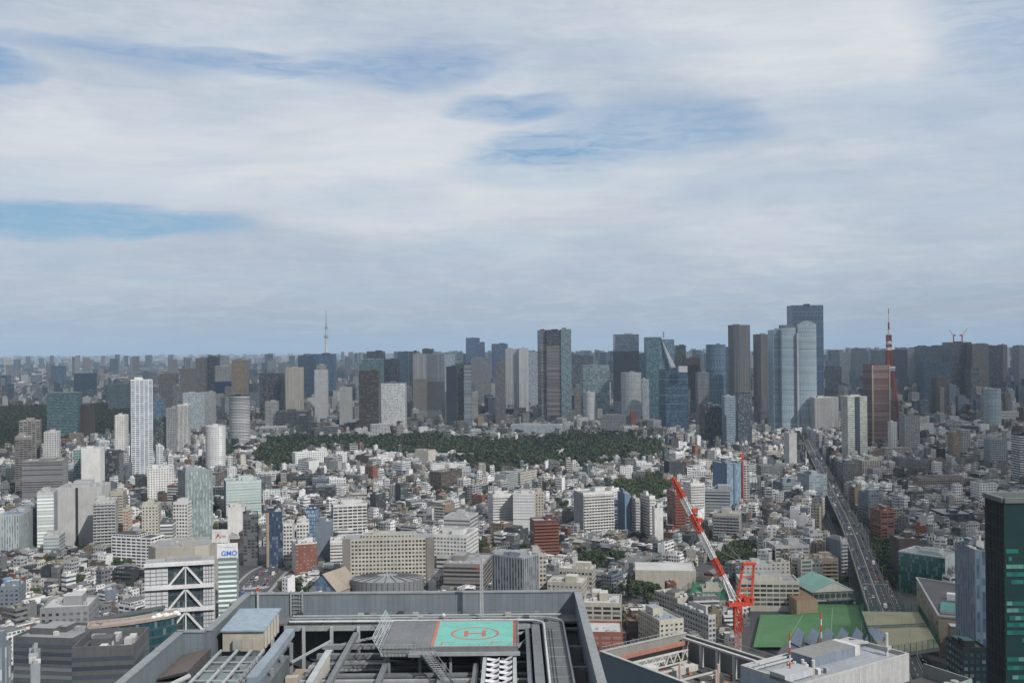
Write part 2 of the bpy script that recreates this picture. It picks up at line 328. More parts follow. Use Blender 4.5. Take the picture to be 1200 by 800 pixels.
def roof_things(root, pts, z1, rc, wc, rng, n=2, units=3, parapet=1.0, cap=True):
    """roof sheet, parapet ring, plant boxes and cooling units"""
    cx = sum(p[0] for p in pts) / len(pts); cy = sum(p[1] for p in pts) / len(pts)
    m = MB(); inner = [(cx + (p[0] - cx) * .965, cy + (p[1] - cy) * .965) for p in pts]
    k = len(pts)
    if parapet:
        for i in range(k):
            j = (i + 1) % k; a, b, c_, d = pts[i], pts[j], inner[j], inner[i]; zt = z1 + parapet
            m.poly([(a[0], a[1], zt), (b[0], b[1], zt), (c_[0], c_[1], zt), (d[0], d[1], zt)], wc)
            m.poly([(c_[0], c_[1], z1), (d[0], d[1], z1), (d[0], d[1], zt), (c_[0], c_[1], zt)], wc)
            m.poly([(a[0], a[1], z1), (b[0], b[1], z1), (b[0], b[1], zt), (a[0], a[1], zt)], wc)
        m.obj('parapet', root)
    if cap:
        m = MB(); m.poly([(p[0], p[1], z1 + .02) for p in pts], rc); m.obj('roof', root)
    a = math.atan2(pts[1][1] - pts[0][1], pts[1][0] - pts[0][0]); W = math.hypot(pts[1][0] - pts[0][0], pts[1][1] - pts[0][1]); Dp = math.hypot(pts[2][0] - pts[1][0], pts[2][1] - pts[1][1])
    if k > 4: W = Dp = 1.3 * math.hypot(pts[0][0] - cx, pts[0][1] - cy); a = 0
    def loc(u, v_): return (cx + u * W * math.cos(a) - v_ * Dp * math.sin(a), cy + u * W * math.sin(a) + v_ * Dp * math.cos(a))
    for i in range(n):
        m = MB(); x, y = loc(rng.uniform(-.22, .22), rng.uniform(-.2, .22)); bw = W * rng.uniform(.22, .45); bd = Dp * rng.uniform(.25, .45); bh = rng.uniform(2.6, 5.5)
        m.box(x, y, z1, z1 + bh, bw, bd, a, wc, top=rc); m.obj('rooftop_box', root)
    for i in range(units):
        m = MB(); x, y = loc(rng.uniform(-.4, .4), rng.uniform(-.4, .4)); u = rng.uniform(1.5, 3)
        m.box(x, y, z1, z1 + u * .8, u, u * rng.uniform(.6, 1.4), a, rng.choice([(.5, .5, .5), (.35, .36, .37), (.6, .6, .58)])); m.obj('cooling_unit', root)
NAMES = dict(ot='office_tower', at='apartment_tower', ob='office_building', ab='apartment_building', sb='school_building', hb='hotel_building', mb='museum_building')
CATS = dict(ot='office tower', at='apartment tower', ob='office building', ab='apartment building', sb='school building', hb='hotel', mb='museum')
HEROES = {}
def hero(spec, label, lm=None, group=None, **o):
    f = spec.split(); kind, x0, x1, top, D, rot, dep, st, wc, gc = f[:10]; rc = f[10] if len(f) > 10 else 'G'
    x0, x1, top, rot, dep = float(x0), float(x1), float(top), R(float(rot)), float(dep)
    D = DG((x0 + x1) / 2, float(D[1:])) if D[0] == 'b' else float(D)
    rng = random.Random(int(x0 * 7 + top)); X0, X1 = PX(x0, D, top), PX(x1, D, top); wd = (X1 - X0)
    dpx = min(dep, wd * .75 / max(abs(math.sin(rot)), 1e-3)); W = max((wd - dpx * abs(math.sin(rot))) / math.cos(rot), 3)
    cy = D + (W * abs(math.sin(rot)) + dpx * math.cos(rot)) / 2; cx = (X0 + X1) / 2 * (1 + (cy - D) / D * .5)
    z1 = PZ(top, D, (x0 + x1) / 2); zb = o.get('z0', 0)
    wcol, gcol, rcol = lin(wc), lin(gc), lin(rc)
    root = thing(NAMES.get(kind, kind), label, CATS.get(kind, o.get('cat', 'building')), (cx, cy, zb), group)
    pts = o['pts'](cx, cy, W, dpx, rot) if 'pts' in o else rect(cx, cy, W, dpx, rot)
    if 'crown' in o: z1c = z1; z1 = PZ(o['crown'][0], D, (x0 + x1) / 2)
    side = o.get('side'); cols = None; front = (wcol, gcol, par_of(st, rng.random() * 9)); bay, sto = STY[st][:2]
    near = D < 1350 and st in ('grid', 'sq', 'rib', 'apt', 'bay', 'wide') and len(pts) == 4
    m = MB(); cnt = [100]
    for i in range(len(pts)):
        a, b = pts[i], pts[(i + 1) % len(pts)]; vis = (i == 0) or (i == 3 and rot > 0) or (i == 1 and rot <= 0)
        c_, b_, s_ = front, bay, sto; sst = st
        if side and len(pts) == 4 and i in (1, 3):  # the tall white grid tower has its side's shade put into this colour
            sst, sw, sg = side.split(); c_ = (lin(sw), lin(sg), par_of(sst, rng.random() * 9)); b_, s_ = STY[sst][:2]
        base_z = zb
        if near and i == 0:
            zl = windows_on(root, a, b, zb + 4, z1 - 1, st, gcol, cnt)
            nv = max(1, round((z1 - 1 - zb - 4) / sto)); m.wall(a, b, max(zl, zb), z1, c_[0], c_[1], (0, 0, 0), b_, s_)
            if zl > zb + 4.1: m.wall(a, b, zb, zl, c_[0], c_[1], c_[2], b_, s_)
            else: m.wall(a, b, zb, zb + 4, c_[0], c_[1], (0, 0, 0), b_, s_)
        else: m.wall(a, b, zb, z1, c_[0], c_[1], c_[2], b_, s_)
    m.obj('wall', root)
    if o.get('bal'):
        L = math.hypot(pts[1][0] - pts[0][0], pts[1][1] - pts[0][1]); nv = max(1, round((z1 - zb) / sto)); step = (z1 - zb) / nv
        q = MB(); q.box(0, -.75, -.15, 1.0, L * .97, 1.3, 0, lin(o.get('balc', wc)), bottom=True); bm = q.mesh('balcony')
        mid = ((pts[0][0] + pts[1][0]) / 2, (pts[0][1] + pts[1][1]) / 2)
        for j in range(1, nv): put('balcony', bm, root, (mid[0], mid[1], zb + j * step), rot)
    if 'post' in o:      # full-height piers of another colour on the front wall: (fraction, width, colour)
        for t, pw, pc in o['post']:
            q = MB(); p = (pts[0][0] + (pts[1][0] - pts[0][0]) * t, pts[0][1] + (pts[1][1] - pts[0][1]) * t)
            q.box(p[0] + .3 * math.sin(rot), p[1] - .3 * math.cos(rot), zb, z1 + .5, pw, 1.6, rot, lin(pc)); q.obj('pier', root)
    if 'band' in o:      # bands across the whole building: (z fraction, height, colour)
        for t, bh, bc in o['band']:
            q = MB(); e = .35
            q.box(cx, cy, z1 * t - bh / 2, z1 * t + bh / 2, W + e * 2, dpx + e * 2, rot, lin(bc), bottom=True); q.obj('band', root)
    if 'crown' in o:     # a set-back top storey block: (its foot in the photo, width share, style, wall, glass)
        _, sh, cst, cw, cg = o['crown']; q = MB(); m2 = MB(); m2.poly([(p[0], p[1], z1 + .02) for p in pts], rcol); m2.obj('roof', root)
        cp = [(cx + (p[0] - cx) * sh, cy + (p[1] - cy) * sh) for p in pts]
        q.prism(cp, z1, z1c, lin(cw), lin(cg), par_of(cst, 3), *STY[cst][:2]); q.obj('crown', root)
        roof_things(root, cp, z1c, rcol, lin(cw), rng, 1, 0, .8)
    else: roof_things(root, pts, z1, rcol, o.get('parc', wcol), rng, o.get('nbox', 1 if D > 1800 else 2), o.get('units', 0 if D > 1700 else 4), o.get('parapet', 1.2))
    take(cx, cy, W, dpx, rot, z1)
    if lm: LMK.append(((x0 + x1) / 2, top + 8, lm))
    HEROES[lm or label] = (root, pts, z1, D)
    return root, pts, z1, D, (cx, cy, W, dpx, rot)
T = [l for l in '''
at 148 178 446 1650 24 26 bay W Z|tall white apartment tower with a square white frame grid over dark windows|the tall white grid tower|side=bln U K
at 178 192 523 1660 24 24 bay W Z|white grid-framed wing stepping down beside the tall white tower||
at 192 204 534 1665 24 24 bay W Z|lowest white grid-framed step at the foot of the tall white tower||
ot 55 92 464 2450 8 40 rib E H|teal green glass office tower with lit bands by the dark wood|the teal glass tower|crown=460 .8 bln L K
ot 93 107 475 2480 0 30 bln N K|plain dull brown slab tower right beside the teal glass tower||
ot 86 111 438 4300 10 45 grid S X|navy blue square office block with a pale window grid beyond the left wood|the navy grid block|
ot 61 75 429 5600 0 40 cur S Z|small square dark blue glass tower far off at the left||
ot 55 61 426 5700 0 40 grid G K|slim grey tower beside the small dark blue far tower||
at 18 47 494 1560 20 30 bay V K|highest of the grey balcony blocks at the far left with a stepped top||
at 12 38 513 1500 22 30 bay V K|grey apartment block with white window grid, lower left of the stepped block||bal=1
at 48 70 507 1540 18 26 sq L K|pale block with square windows behind the curved grey block||
ab 25 74 541 1420 10 34 lou V X|wide rounded grey apartment block of many white floor stripes at left|the striped rounded block|
ot 83 96 527 1530 15 30 cur Q J|pale green glass wing attached left of the blank white slab||
ot 95 119 526 1500 8 26 bln W K|blank white windowless slab block standing among darker offices|the blank white slab|
ot 119 141 531 1560 8 30 cur X K|black glass office block right of the blank white slab||
ot 141 149 545 1600 0 30 cur U K|narrow dark blue-grey block at the foot of the tall white tower||
ob 168 204 549 1440 18 30 sq W K|white block with small scattered square windows before the tall white tower||side=bay V K
ob 0 30 604 1060 6 60 ver L H A|low wide office with vertical fins and pale blue roof at left edge|the finned office at left|
ob 38 66 578 1090 16 34 rib L Q|left wing of the big pale offices with a green glass corner|the big pale offices|side=bln M K
ob 67 122 572 1120 8 40 bln L K|big blank beige-grey office slab with one column of slot windows||post=.44 2.2 K
ob 50 72 628 1040 10 24 rib L H|low pale block with ribbon windows before the big blank slab||
ab 104 137 588 1075 16 30 apt L K|pale apartment block with long balcony stripes right of the blank slab||bal=1;balc=L
ab 128 146 577 1160 10 22 apt B K|beige balcony block peeking up behind the balcony-striped block||bal=1;balc=Y
ob 146 152 597 1130 0 12 grid Y R|narrow yellow and red signboard building on the left shopping street||
ot 240 263 500 1800 0 26 grid W U|white round-cornered apartment tower with even rows of windows|the white rounded tower|pts=1
at 268 292 464 2250 0 30 lou X L|round dark tower ringed by pale floor lines left of centre|the dark ringed tower|pts=1
ot 271 290 422 3000 6 30 grid T K|tan tower with brown windows rising behind the dark ringed tower||
ot 187 207 438 3300 0 30 ver V K|slender pale tower with dark strips behind the tall white tower||
at 200 213 452 3000 20 30 ver G K|grey tower leaning out right of the slender pale tower||
ot 230 242 420 3700 0 40 rib V K|left half of the dull brown twin tower on the left skyline||
ot 242 255 419 3720 0 40 rib X K|right darker half of the dull brown twin tower on the left skyline||
ot 212 229 432 3900 0 40 grid V K|brown-grey block between the slender pale and twin towers||
ot 253 271 429 3500 0 40 wide L K|white framed block with black window grid above a navy base||band=.55 40 S
ob 212 240 461 2600 12 40 cur Q M|pale green-grey glass slab left of centre|the pale glass slab|
ob 238 249 460 2680 0 40 grid L M|pale end block touching the pale glass slab||
ob 193 207 479 2100 10 30 grid G K|grey half of the stepped block under the pale glass slab||
ob 206 222 475 2120 10 30 ver W K|white half of the stepped block under the pale glass slab||
ot 178 190 469 2160 0 30 cur H Z|dark blue glass block just right of the tall white tower||
ot 178 194 490 2100 0 34 cur J K|dark green glass block at right behind the tall white tower||
ob 134 148 487 2050 8 30 sq W K|white block of windows just left of the tall white tower||
ob 128 148 450 3600 0 50 rib H K|dark green-grey block left behind the tall white tower||
ot 305 330 438 2750 0 50 cur D K|dark grey glass office block at the centre left|the dark grey glass block|
ob 310 326 471 2650 6 30 grid L K|grey-white block before the dark grey glass block||
at 333 356 431 2700 10 34 fin Y V|broad cream apartment tower with close vertical ribs|the ribbed cream tower|
at 369 383 428 2900 0 30 grid W M|slim white tower with a raised square head below the needle tower|the slim white headed tower|crown=433 .7 grid L K
ot 350 364 417 4200 0 60 cur X S|dark navy block left of the needle tower base||
ot 364 392 415 4300 0 60 cur S Z|wide dark blue block under the needle tower||
ot 398 412 454 2700 0 20 bln L M|white slab with a slanted blank top at the centre left||
ot 421 444 435 2500 0 34 wide N K|brown office tower with a dark central window stack|the brown office tower|
ot 422 450 421 3000 8 40 cur M E|pale green glass tower behind the brown office tower||
ot 430 450 412 3800 0 50 cur S K|dark navy flat-topped block behind the green glass tower||
ot 452 468 421 3900 0 50 cur S K|dark blue block right of the pale green glass tower||
at 452 460 461 2640 0 18 grid W K|very slim white tower standing by itself near the centre||
ob 447 475 449 2600 0 40 cur P W|glass hall with pale arched frames right of the brown tower||
ot 466 479 412 4600 0 50 rib Z K|small blue-grey block on the centre skyline left of the beige pair||
ot 480 490 412 3900 0 50 cur S K|dark edge tower at left of the beige pair of towers||
ot 484 500 415 2900 0 40 fin M V|left striped half of the beige pair with a dark lower part|the beige pair of towers|band=.42 90 V
ot 500 520 415 2920 0 40 fin M X|right broader half of the beige pair of towers||band=.4 80 D
ot 495 508 409 4300 0 50 cur S K|dark box tower seen over the beige pair||
ot 520 533 415 3600 0 50 cur P M|blue-grey tower right of the beige pair||
ot 523 535 430 2650 0 30 bln X K|black-navy slim tower left of the twin green-glass towers||
at 535 543 427 2500 0 30 cur J K|left one of the twin dark green-glass towers at the centre|the twin green-glass towers|
at 544 552 427 2480 0 30 lou X M|right striped one of the twin dark green-glass towers||
at 553 560 460 2660 0 20 lou L D|slim striped tower at the right foot of the green-glass twins||
ob 541 550 483 2640 0 16 grid V K|short dull slab before the green-glass twins||
ob 560 567 488 2640 0 16 bln T K|short blank tan slab right of the slim striped tower||
ot 546 562 396 4700 0 60 cur Z S|tallest blue glass tower on the centre skyline, left part||
ot 562 568 401 4750 0 60 cur Z S|lower right shoulder of the tall blue glass tower||
ot 576 595 403 4500 0 60 cur Z S|square blue glass tower right of the tall blue one||
ob 552 575 420 3700 0 50 grid G K|grey block below the tall blue glass tower||
at 580 592 425 2700 0 30 ver V X|beige ribbed tower before the square blue glass one||
ot 592 610 409 3100 0 40 fin L G|white and grey striped tower on the centre skyline||
ot 608 619 408 3080 0 40 fin W M|paler right half of the white and grey striped tower||
ot 619 632 412 3500 0 50 cur U M|plain blue-grey slab left of the tall crystal-edged tower||
ot 630 645 387 2805 10 50 lou X V|dark left face of the huge grey tower at the centre||
ot 640 658 387 2795 0 50 lou X V|huge grey tower with pale stripes down its middle|the huge striped grey tower|crown=405 .98 cur X K
ot 657 669 386 2790 0 50 cur P H|green glass right edge of the huge tower patterned with diamonds||
ot 671 681 417 4300 0 50 cur S K|dark blue block at left of a pair beyond the huge tower||
ot 681 695 417 4350 0 50 rib X K|dark box at right of a pair beyond the huge tower||
ot 681 714 428 2900 6 40 big M H|pale wide block with a white frame crown over brown walls|the pale framed block|
ab 673 682 455 2700 0 24 grid V K|grey-brown slab before the pale framed block||
at 686 697 460 2680 0 24 grid W M|white rounded apartment tower with a domed top near centre|the white domed tower|pts=1
ot 720 748 392 3100 0 60 cur M S|tall blue-grey glass slab tower right of centre|the tall glass slab|band=.5 150 X
ot 748 758 415 3200 0 50 cur Z S|lower dark shoulder block right of the tall glass slab||
ot 728 752 437 2600 0 40 grid L P|pale glass drum-shaped office below the tall glass slab||pts=1
ot 752 760 445 2650 0 40 cur Q M|pale shoulder block beside the drum-shaped office||
ot 774 806 434 2480 12 45 rib S Z|dark navy glass box with thin pale floor lines|the navy glass box|band=.36 1.6 P;band2=1
ot 791 803 405 3100 0 40 cur J K|dark teal tower behind the blade-topped towers||
ot 802 820 420 3000 0 40 grid N K|brown block right of the dark teal tower||
ot 817 830 437 2600 0 34 grid G K|grey tower before the brown block||
ot 828 851 404 2900 0 40 cur P Z|rounded blue-grey glass tower left of the tall striped tower|the rounded glass tower|pts=1
ot 849 856 408 3300 0 40 cur Z S|slim blue tower behind the rounded glass tower||
at 853 882 381 2700 24 46 fin V X|tall grey tower of vertical stripes with a dark left face|the tall striped tower|side=cur Z S;pts=2
at 884 903 392 2750 10 40 fin V X|second tall striped tower just right of the tallest striped one|the second striped tower|pts=2
ob 822 848 475 2200 6 40 cur X K|wide black office box below the rounded glass tower||
ob 848 864 465 2150 0 30 rib M Z|pale blue-grey office left of the slim black block||
ot 864 880 461 2080 0 26 cur K X|slim black glass block below the tall striped tower|the slim black block|
ot 927 963 358 3300 0 70 cur Z S|tallest dark blue tower with a slightly tapered top at right|the tallest dark blue tower|pts=3
ob 953 981 466 2350 0 40 fin W K|wide white building of bold vertical fins at right|the white finned building|
ob 940 953 470 2400 0 40 bln D K|dark block between the curved glass tower and white finned building||
at 991 1014 465 1750 0 34 rib Y H|beige balcony tower with a dark glass strip down its middle|the beige strip tower|post=.5 7.5 X
ot 1016 1041 428 2150 10 40 lou O N|dark red brick tower with gold piers at its corners|the dark red tower|post=.0 3 T;post2=1
ot 1041 1051 470 2200 0 36 grid O K|lower reddish block at right foot of the dark red tower||
ot 923 932 508 1620 0 30 bln L K|white half of the slim white and black tower|the white and black tower|
ot 932 942 509 1630 0 30 cur K K|black half of the slim white and black tower||
ot 1048 1062 410 4200 0 50 grid X K|dark block directly right of the red lattice tower||
ot 1062 1076 408 4500 0 50 rib X L|dark and white striped slab right of the red lattice tower||
ot 1076 1096 406 4400 0 60 cur Z K|wide blue-grey tower left of the pair with cranes||
ot 1096 1111 405 4600 0 60 cur X K|dark tower touching the left side of the crane-topped tower||
ot 1080 1112 425 3600 0 60 rib Z K|broad lower blue block before the dark towers at right||
ot 1111 1136 401 3700 0 70 cur X K|dark unfinished tower carrying two red cranes on its roof|the crane-topped tower|crown=417 .999 cur K X
ot 1137 1156 403 3650 0 60 rib V K|brownish flat slab tower right of the crane-topped tower||
ot 1156 1173 405 3800 0 60 cur S K|dark navy tower right of the brownish flat slab||
ot 1173 1179 404 4300 0 40 grid V K|slim brown tower near the right edge of the skyline||
ot 1192 1206 405 4000 0 50 grid M K|grey tower cut by the right edge of the skyline||
at 1155 1174 456 2450 0 34 apt Q Z|pale green rounded apartment tower at the right|the pale green rounded tower|pts=1
at 1136 1146 432 3200 0 40 cur J K|dark green slab before the brownish flat slab||
at 1096 1108 443 3000 0 40 grid N K|brown apartment tower below the crane-topped tower||
ot 983 994 413 3900 0 40 grid M K|grey-blue tower right of the tallest dark blue tower||
ot 1000 1014 408 5200 0 50 rib U K|faint blue block left of the dark red tower skyline||
ot 1024 1038 411 4700 0 50 rib U K|faint blue block left of the red lattice tower||
ot 970 985 430 3500 0 40 cur S K|dark navy block at right of the tallest dark blue tower||
ob 1004 1031 540 1500 8 34 ver B K|beige-grey office with vertical window strips beside the expressway||
ob 986 1004 543 1470 0 30 grid D K|dark office left of the strip-windowed office by the expressway||
ob 939 968 557 1350 14 30 wide M H|glassy office with white floor bands left of the expressway|the banded office|
ab 909 938 566 1330 14 26 apt U K|blue-grey balcony block left of the banded office||bal=1;balc=M
ob 868 877 545 1360 6 20 apt L K|pale balcony slab right of the blue and white striped building||
ob 838 868 544 1340 26 30 ver U A|pale building with broad vertical blue stripes|the blue striped building|side=bln A A;post=.55 3 A;
ob 1011 1031 578 1210 10 24 grid U K|blue-grey block with a white rooftop box right of the expressway||
ab 1025 1046 599 1090 10 22 bay R K|orange brick apartment block right of the expressway|the orange brick block|
ob 1050 1075 632 930 0 22 bln N K|blank brown-grey slab office right of the expressway|the blank brown slab|
ab 972 991 633 930 24 20 apt L K|slim grey balcony tower beside the left edge of the expressway|the slim grey balcony tower|side=bln U K;bal=1;balc=L
ab 950 980 655 905 0 18 bay T K|tan terraced apartment block left of the slim grey balcony tower||bal=1;balc=T
ab 937 963 626 1000 20 22 grid L K|grey-white block behind the tan terraced apartments||
ab 386 430 592 1130 16 20 wide W K|white frame-grid block with deep black window squares|the black-windowed white grid block|side=bln U K
ob 371 388 612 1020 0 18 bln U K|plain blue-grey side block next to the red brick building||
ob 338 372 638 970 20 24 sq R D|red brick office with a white left wall|the red brick office|side=bln W K;parc=W
ab 385 403 634 1000 8 18 apt W K|small white balcony block between red brick and beige offices||bal=1
ot 307 332 601 1000 12 26 cur X S|dark glass office with one pale full-height pier|the dark glass office with pier|post=.12 2.6 T
ob 331 344 614 1010 6 20 grid W K|white grid-window slice joined right of the dark glass office||
ob 345 363 613 1050 10 20 grid W K|white small office right behind the dark glass office||
ob 360 371 597 1080 0 20 cur S A|narrow navy blue block with a blue roof||
ab 280 304 604 1010 16 22 apt D K|dark balcony block at the road left of the dark glass office||
ob 402 508 628 915 4 22 grid Y K|long beige office of five window rows between brown end piers|the long beige office|post=.03 7 V;post2=1;crown=631 .6 grid Y K
ab 508 560 628 960 -14 40 grid W D|white stepped office with small dark windows right of the beige one|the white stepped office|
ab 520 560 607 1010 -14 30 rib L D|upper terrace block of the white stepped office||
ab 571 602 580 1180 14 26 apt W D|bright white apartment block with round-topped roof box|the bright white block|bal=1
ab 601 627 579 1160 -6 22 lou W G|white terraced balcony apartments right of the bright white block||
ob 621 637 577 1200 8 20 sq B K|beige block with small windows behind the white terraced apartments||
ab 621 655 611 1010 10 20 bay O K|dark red-brown terraced apartment block at centre|the red-brown terraces|bal=1;balc=R
ob 609 640 650 860 12 22 grid B K|beige office of tall windows in front of the red-brown terraces||
ab 673 720 578 1130 20 26 apt W K|tall white apartment complex with a dark end wall|the white apartment complex|side=bln G K;bal=1
ab 725 738 579 1150 16 22 bln A K|blue-grey blank slab right of the white apartment complex||
ab 738 749 585 1140 16 20 apt L K|pale balcony slab next to the blue-grey blank slab||bal=1
ab 752 767 582 1130 20 22 apt W K|pair of white stepped flats right of the blue-grey slab||bal=1
ob 766 776 596 1090 0 20 bln W K|small white triangular-stepped block left of the crane boom||
ab 784 803 577 1160 12 24 bay R K|red-brown brick apartment block behind the crane boom|the brick block behind the crane|bal=1;balc=R
ab 803 825 567 1230 12 24 apt W K|white balcony apartment block just right of the crane boom||bal=1
ab 825 858 574 1240 -10 24 rib M K|grey-blue long balcony block below the blue striped building||
ab 835 872 603 1110 -18 22 apt B K|grey terraced block with slanting balcony rows at right of crane||bal=1;balc=G
ob 205 222 589 1080 0 20 grid W K|white tall sliver block between lattice glass tower and offices||z0=0
ob 257 306 565 1280 20 34 rib Q F|pale green glass office with dark left face|the pale green office|side=bln U K
ob 265 288 595 1170 10 20 bln W K|small dark-sided block with a blank white rooftop board||side=bln D K
ab 165 187 592 1090 10 20 sq Y K|cream block with few small windows left of the glass lattice tower||
ob 187 204 613 1030 8 18 lou D L|dark grey striped office left of the glass lattice tower||
ob 556 562 660 930 0 14 bln L K|small pale block at right end of the flat dark complex||
ob 525 541 530 2050 0 16 bay W K|white terraces at right end of the long white slab by the wood||
ob 479 555 533 1960 -4 24 lou L D|long low white slab of flats at the edge of the wood|the long white slab|
ob 434 462 535 1900 0 22 lou W D|white two-part slab left of the long white slab||
ob 390 402 523 1980 0 22 grid N K|reddish brown tower block at the wood's lower edge|the reddish brown blocks|
ob 402 418 531 1950 0 22 grid O K|lower reddish brown block right of its taller neighbour||
ob 360 374 525 1960 0 20 grid D K|dark grey block at the left end of the wood||
ob 374 382 528 1930 0 16 grid W K|pointed white narrow block right of the dark grey one||
ab 652 664 529 2000 0 18 sq W K|single white tower block standing before the wood|the single white block|
ab 703 712 536 1850 0 16 sq G K|grey slab in the row behind the round wooded hill||
ab 718 726 536 1840 0 16 apt W K|white slab in the row behind the round wooded hill||
ab 737 750 532 1880 0 18 grid V K|dull brown block in the row behind the round wooded hill||
sb 598 661 499 2450 -8 60 rib L P|long low pale school hall above the wood at centre|the long school hall|
ob 325 362 482 2640 0 50 rib D K|low dark wide office block at the left of the wood||
sb 705 744 487 2500 -10 20 grid G K|long grey slab with a bright orange end wall|the orange-ended slab|
ob 739 745 483 2490 0 22 bln R K|orange end wall block closing the long grey slab||
ob 1053 1064 573 1420 0 16 sq W K|thin white tower block among the low houses at right||
ab 1125 1135 504 1900 0 22 apt L K|tall pale balcony tower among the low houses at right||
ab 1115 1124 508 1880 0 22 grid T K|brown balcony tower left of the tall pale one at right||
ab 1192 1206 510 1500 0 26 rib X L|dark striped tower cut by the right edge of the photo||
ab 1158 1178 515 1700 0 24 grid M K|grey-blue apartment block near the right edge||
ob 1095 1106 526 1700 0 20 bln K K|black box with a white right side among houses at right||side=bln W K
ab 1058 1076 487 2000 0 30 grid V M|pale brown square apartment block below the red lattice tower||
ob 1043 1050 495 1950 0 18 sq W K|small bright white block below the dark red tower||
ob 1070 1101 612 1100 4 40 grid D K|low dark office with a pale roof right of the expressway||
ob 1100 1136 603 1180 0 50 grid X K|wide navy-black office block among the right houses||
'''.strip().split('\n') if l]
def poly_oct(cx, cy, W, d, rot): return ngon(cx, cy, W / 2, W / 2, 20, rot)
def poly_cham(cx, cy, W, d, rot):
    q = []; c, s = math.cos(rot), math.sin(rot); k = min(W, d) * .2
    for x, y in ((-W/2 + k, -d/2), (W/2 - k, -d/2), (W/2, -d/2 + k), (W/2, d/2 - k), (W/2 - k, d/2), (-W/2 + k, d/2), (-W/2, d/2 - k), (-W/2, -d/2 + k)): q.append((cx + x * c - y * s, cy + x * s + y * c))
    return q
def poly_bow(cx, cy, W, d, rot):
    q = [(cx - W/2 + W * t, cy - d/2 - 4 * math.sin(math.pi * t)) for t in [i / 8 for i in range(9)]]
    return q + [(cx + W/2, cy + d/2), (cx - W/2, cy + d/2)]
for l in T:
    spec, label, lm, opt = (l.split('|') + ['', '', ''])[:4]; o = {}
    for e in opt.split(';'):
        if '=' not in e: continue
        k, v_ = e.split('=', 1)
        if k == 'side': o['side'] = v_
        elif k == 'pts': o['pts'] = {'1': poly_oct, '2': poly_cham, '3': poly_bow}[v_]
        elif k == 'post': q = v_.split(); o['post'] = [(float(q[0]), float(q[1]), q[2])]
        elif k == 'post2': p = o['post'][0]; o['post'] = [p, (1 - p[0], p[1], p[2])]
        elif k == 'band': q = v_.split(); o['band'] = [(float(q[0]), float(q[1]), q[2])]
        elif k == 'band2': p = o['band'][0]; o['band'] = [(p[0] + t, p[1], p[2]) for t in (0, .12, .25, .37, .5)]
        elif k == 'crown': q = v_.split(); o['crown'] = (float(q[0]), float(q[1]), q[2], q[3], q[4])
        elif k in ('balc', 'parc'): o[k] = C[v_] if k == 'parc' else v_
        elif k == 'bal': o['bal'] = True
    hero(spec, label.strip(), lm or None, **o)
# ================================================================ SPECIAL TOWERS AND BUILDINGS
def T2(s_):      # more rows of the same table
    for l in [l for l in s_.strip().split('\n') if l]:
        spec, label, lm, opt = (l.split('|') + ['', '', ''])[:4]; o = {}
        for e in opt.split(';'):
            if '=' not in e: continue
            k, v_ = e.split('=', 1)
            if k == 'side': o['side'] = v_
            elif k == 'pts': o['pts'] = {'1': poly_oct, '2': poly_cham, '3': poly_bow}[v_]
            elif k == 'post': q = v_.split(); o['post'] = [(float(q[0]), float(q[1]), q[2])]
            elif k == 'bal': o['bal'] = True
            elif k == 'balc': o[k] = v_
            elif k == 'parapet': o[k] = float(v_)
            elif k in ('nbox', 'units'): o[k] = int(v_)
        hero(spec, label.strip(), lm or None, **o)
def FR(x, y, ang):   # local frame on the ground -> world
    c, s = math.cos(ang), math.sin(ang); return lambda u, v_, z=0: (x + u * c - v_ * s, y + u * s + v_ * c, z)
def text_obj(txt, size, loc, rz, col, parent, name='lettering', rx=90):
    cu = bpy.data.curves.new(name, 'FONT'); cu.body = txt; cu.size = size; cu.extrude = .06; cu.align_x = 'CENTER'; cu.align_y = 'CENTER'; cu.offset = size * .02
    t = bpy.data.objects.new('t', cu); me = bpy.data.meshes.new_from_object(t); bpy.data.objects.remove(t); me.materials.clear(); me.materials.append(flat('letter_%g_%g_%g' % col, (*col, 1), .5))
    o = bpy.data.objects.new(name, me); COL.objects.link(o); o.parent = parent; o.matrix_parent_inverse = Matrix.Identity(4) if parent is None or '_base' not in parent else parent_inv(parent)
    o.location = loc; o.rotation_euler = (R(rx), 0, rz); return o
def lattice(m, P0, P1, w0, w1, n, t, cols, tb=None):
    """four-legged lattice between two points; cols: colour per bay"""
    P0 = Vector(P0); P1 = Vector(P1); d = (P1 - P0).normalized(); up = Vector((0, 0, 1)) if abs(d.z) < .9 else Vector((0, 1, 0)); x = d.cross(up).normalized(); y = d.cross(x).normalized(); tb = tb or t * .6
    def c(i, k):
        f = i / n; p = P0.lerp(P1, f); w_ = (w0 + (w1 - w0) * f) / 2; a, b = ((-1, -1), (1, -1), (1, 1), (-1, 1))[k]; return p + x * a * w_ + y * b * w_
    for i in range(n):
        col = cols[int(i / n * len(cols))]
        for k in range(4):
            j = (k + 1) % 4; m.bar(c(i, k), c(i + 1, k), t, col)
            m.bar(c(i, k), c(i, j), tb, col)
            a, b = (k, j) if i % 2 else (j, k); m.bar(c(i, a), c(i + 1, b), tb, col)
            if n < 30: m.bar(c(i, b), c(i + 1, a), tb, col)
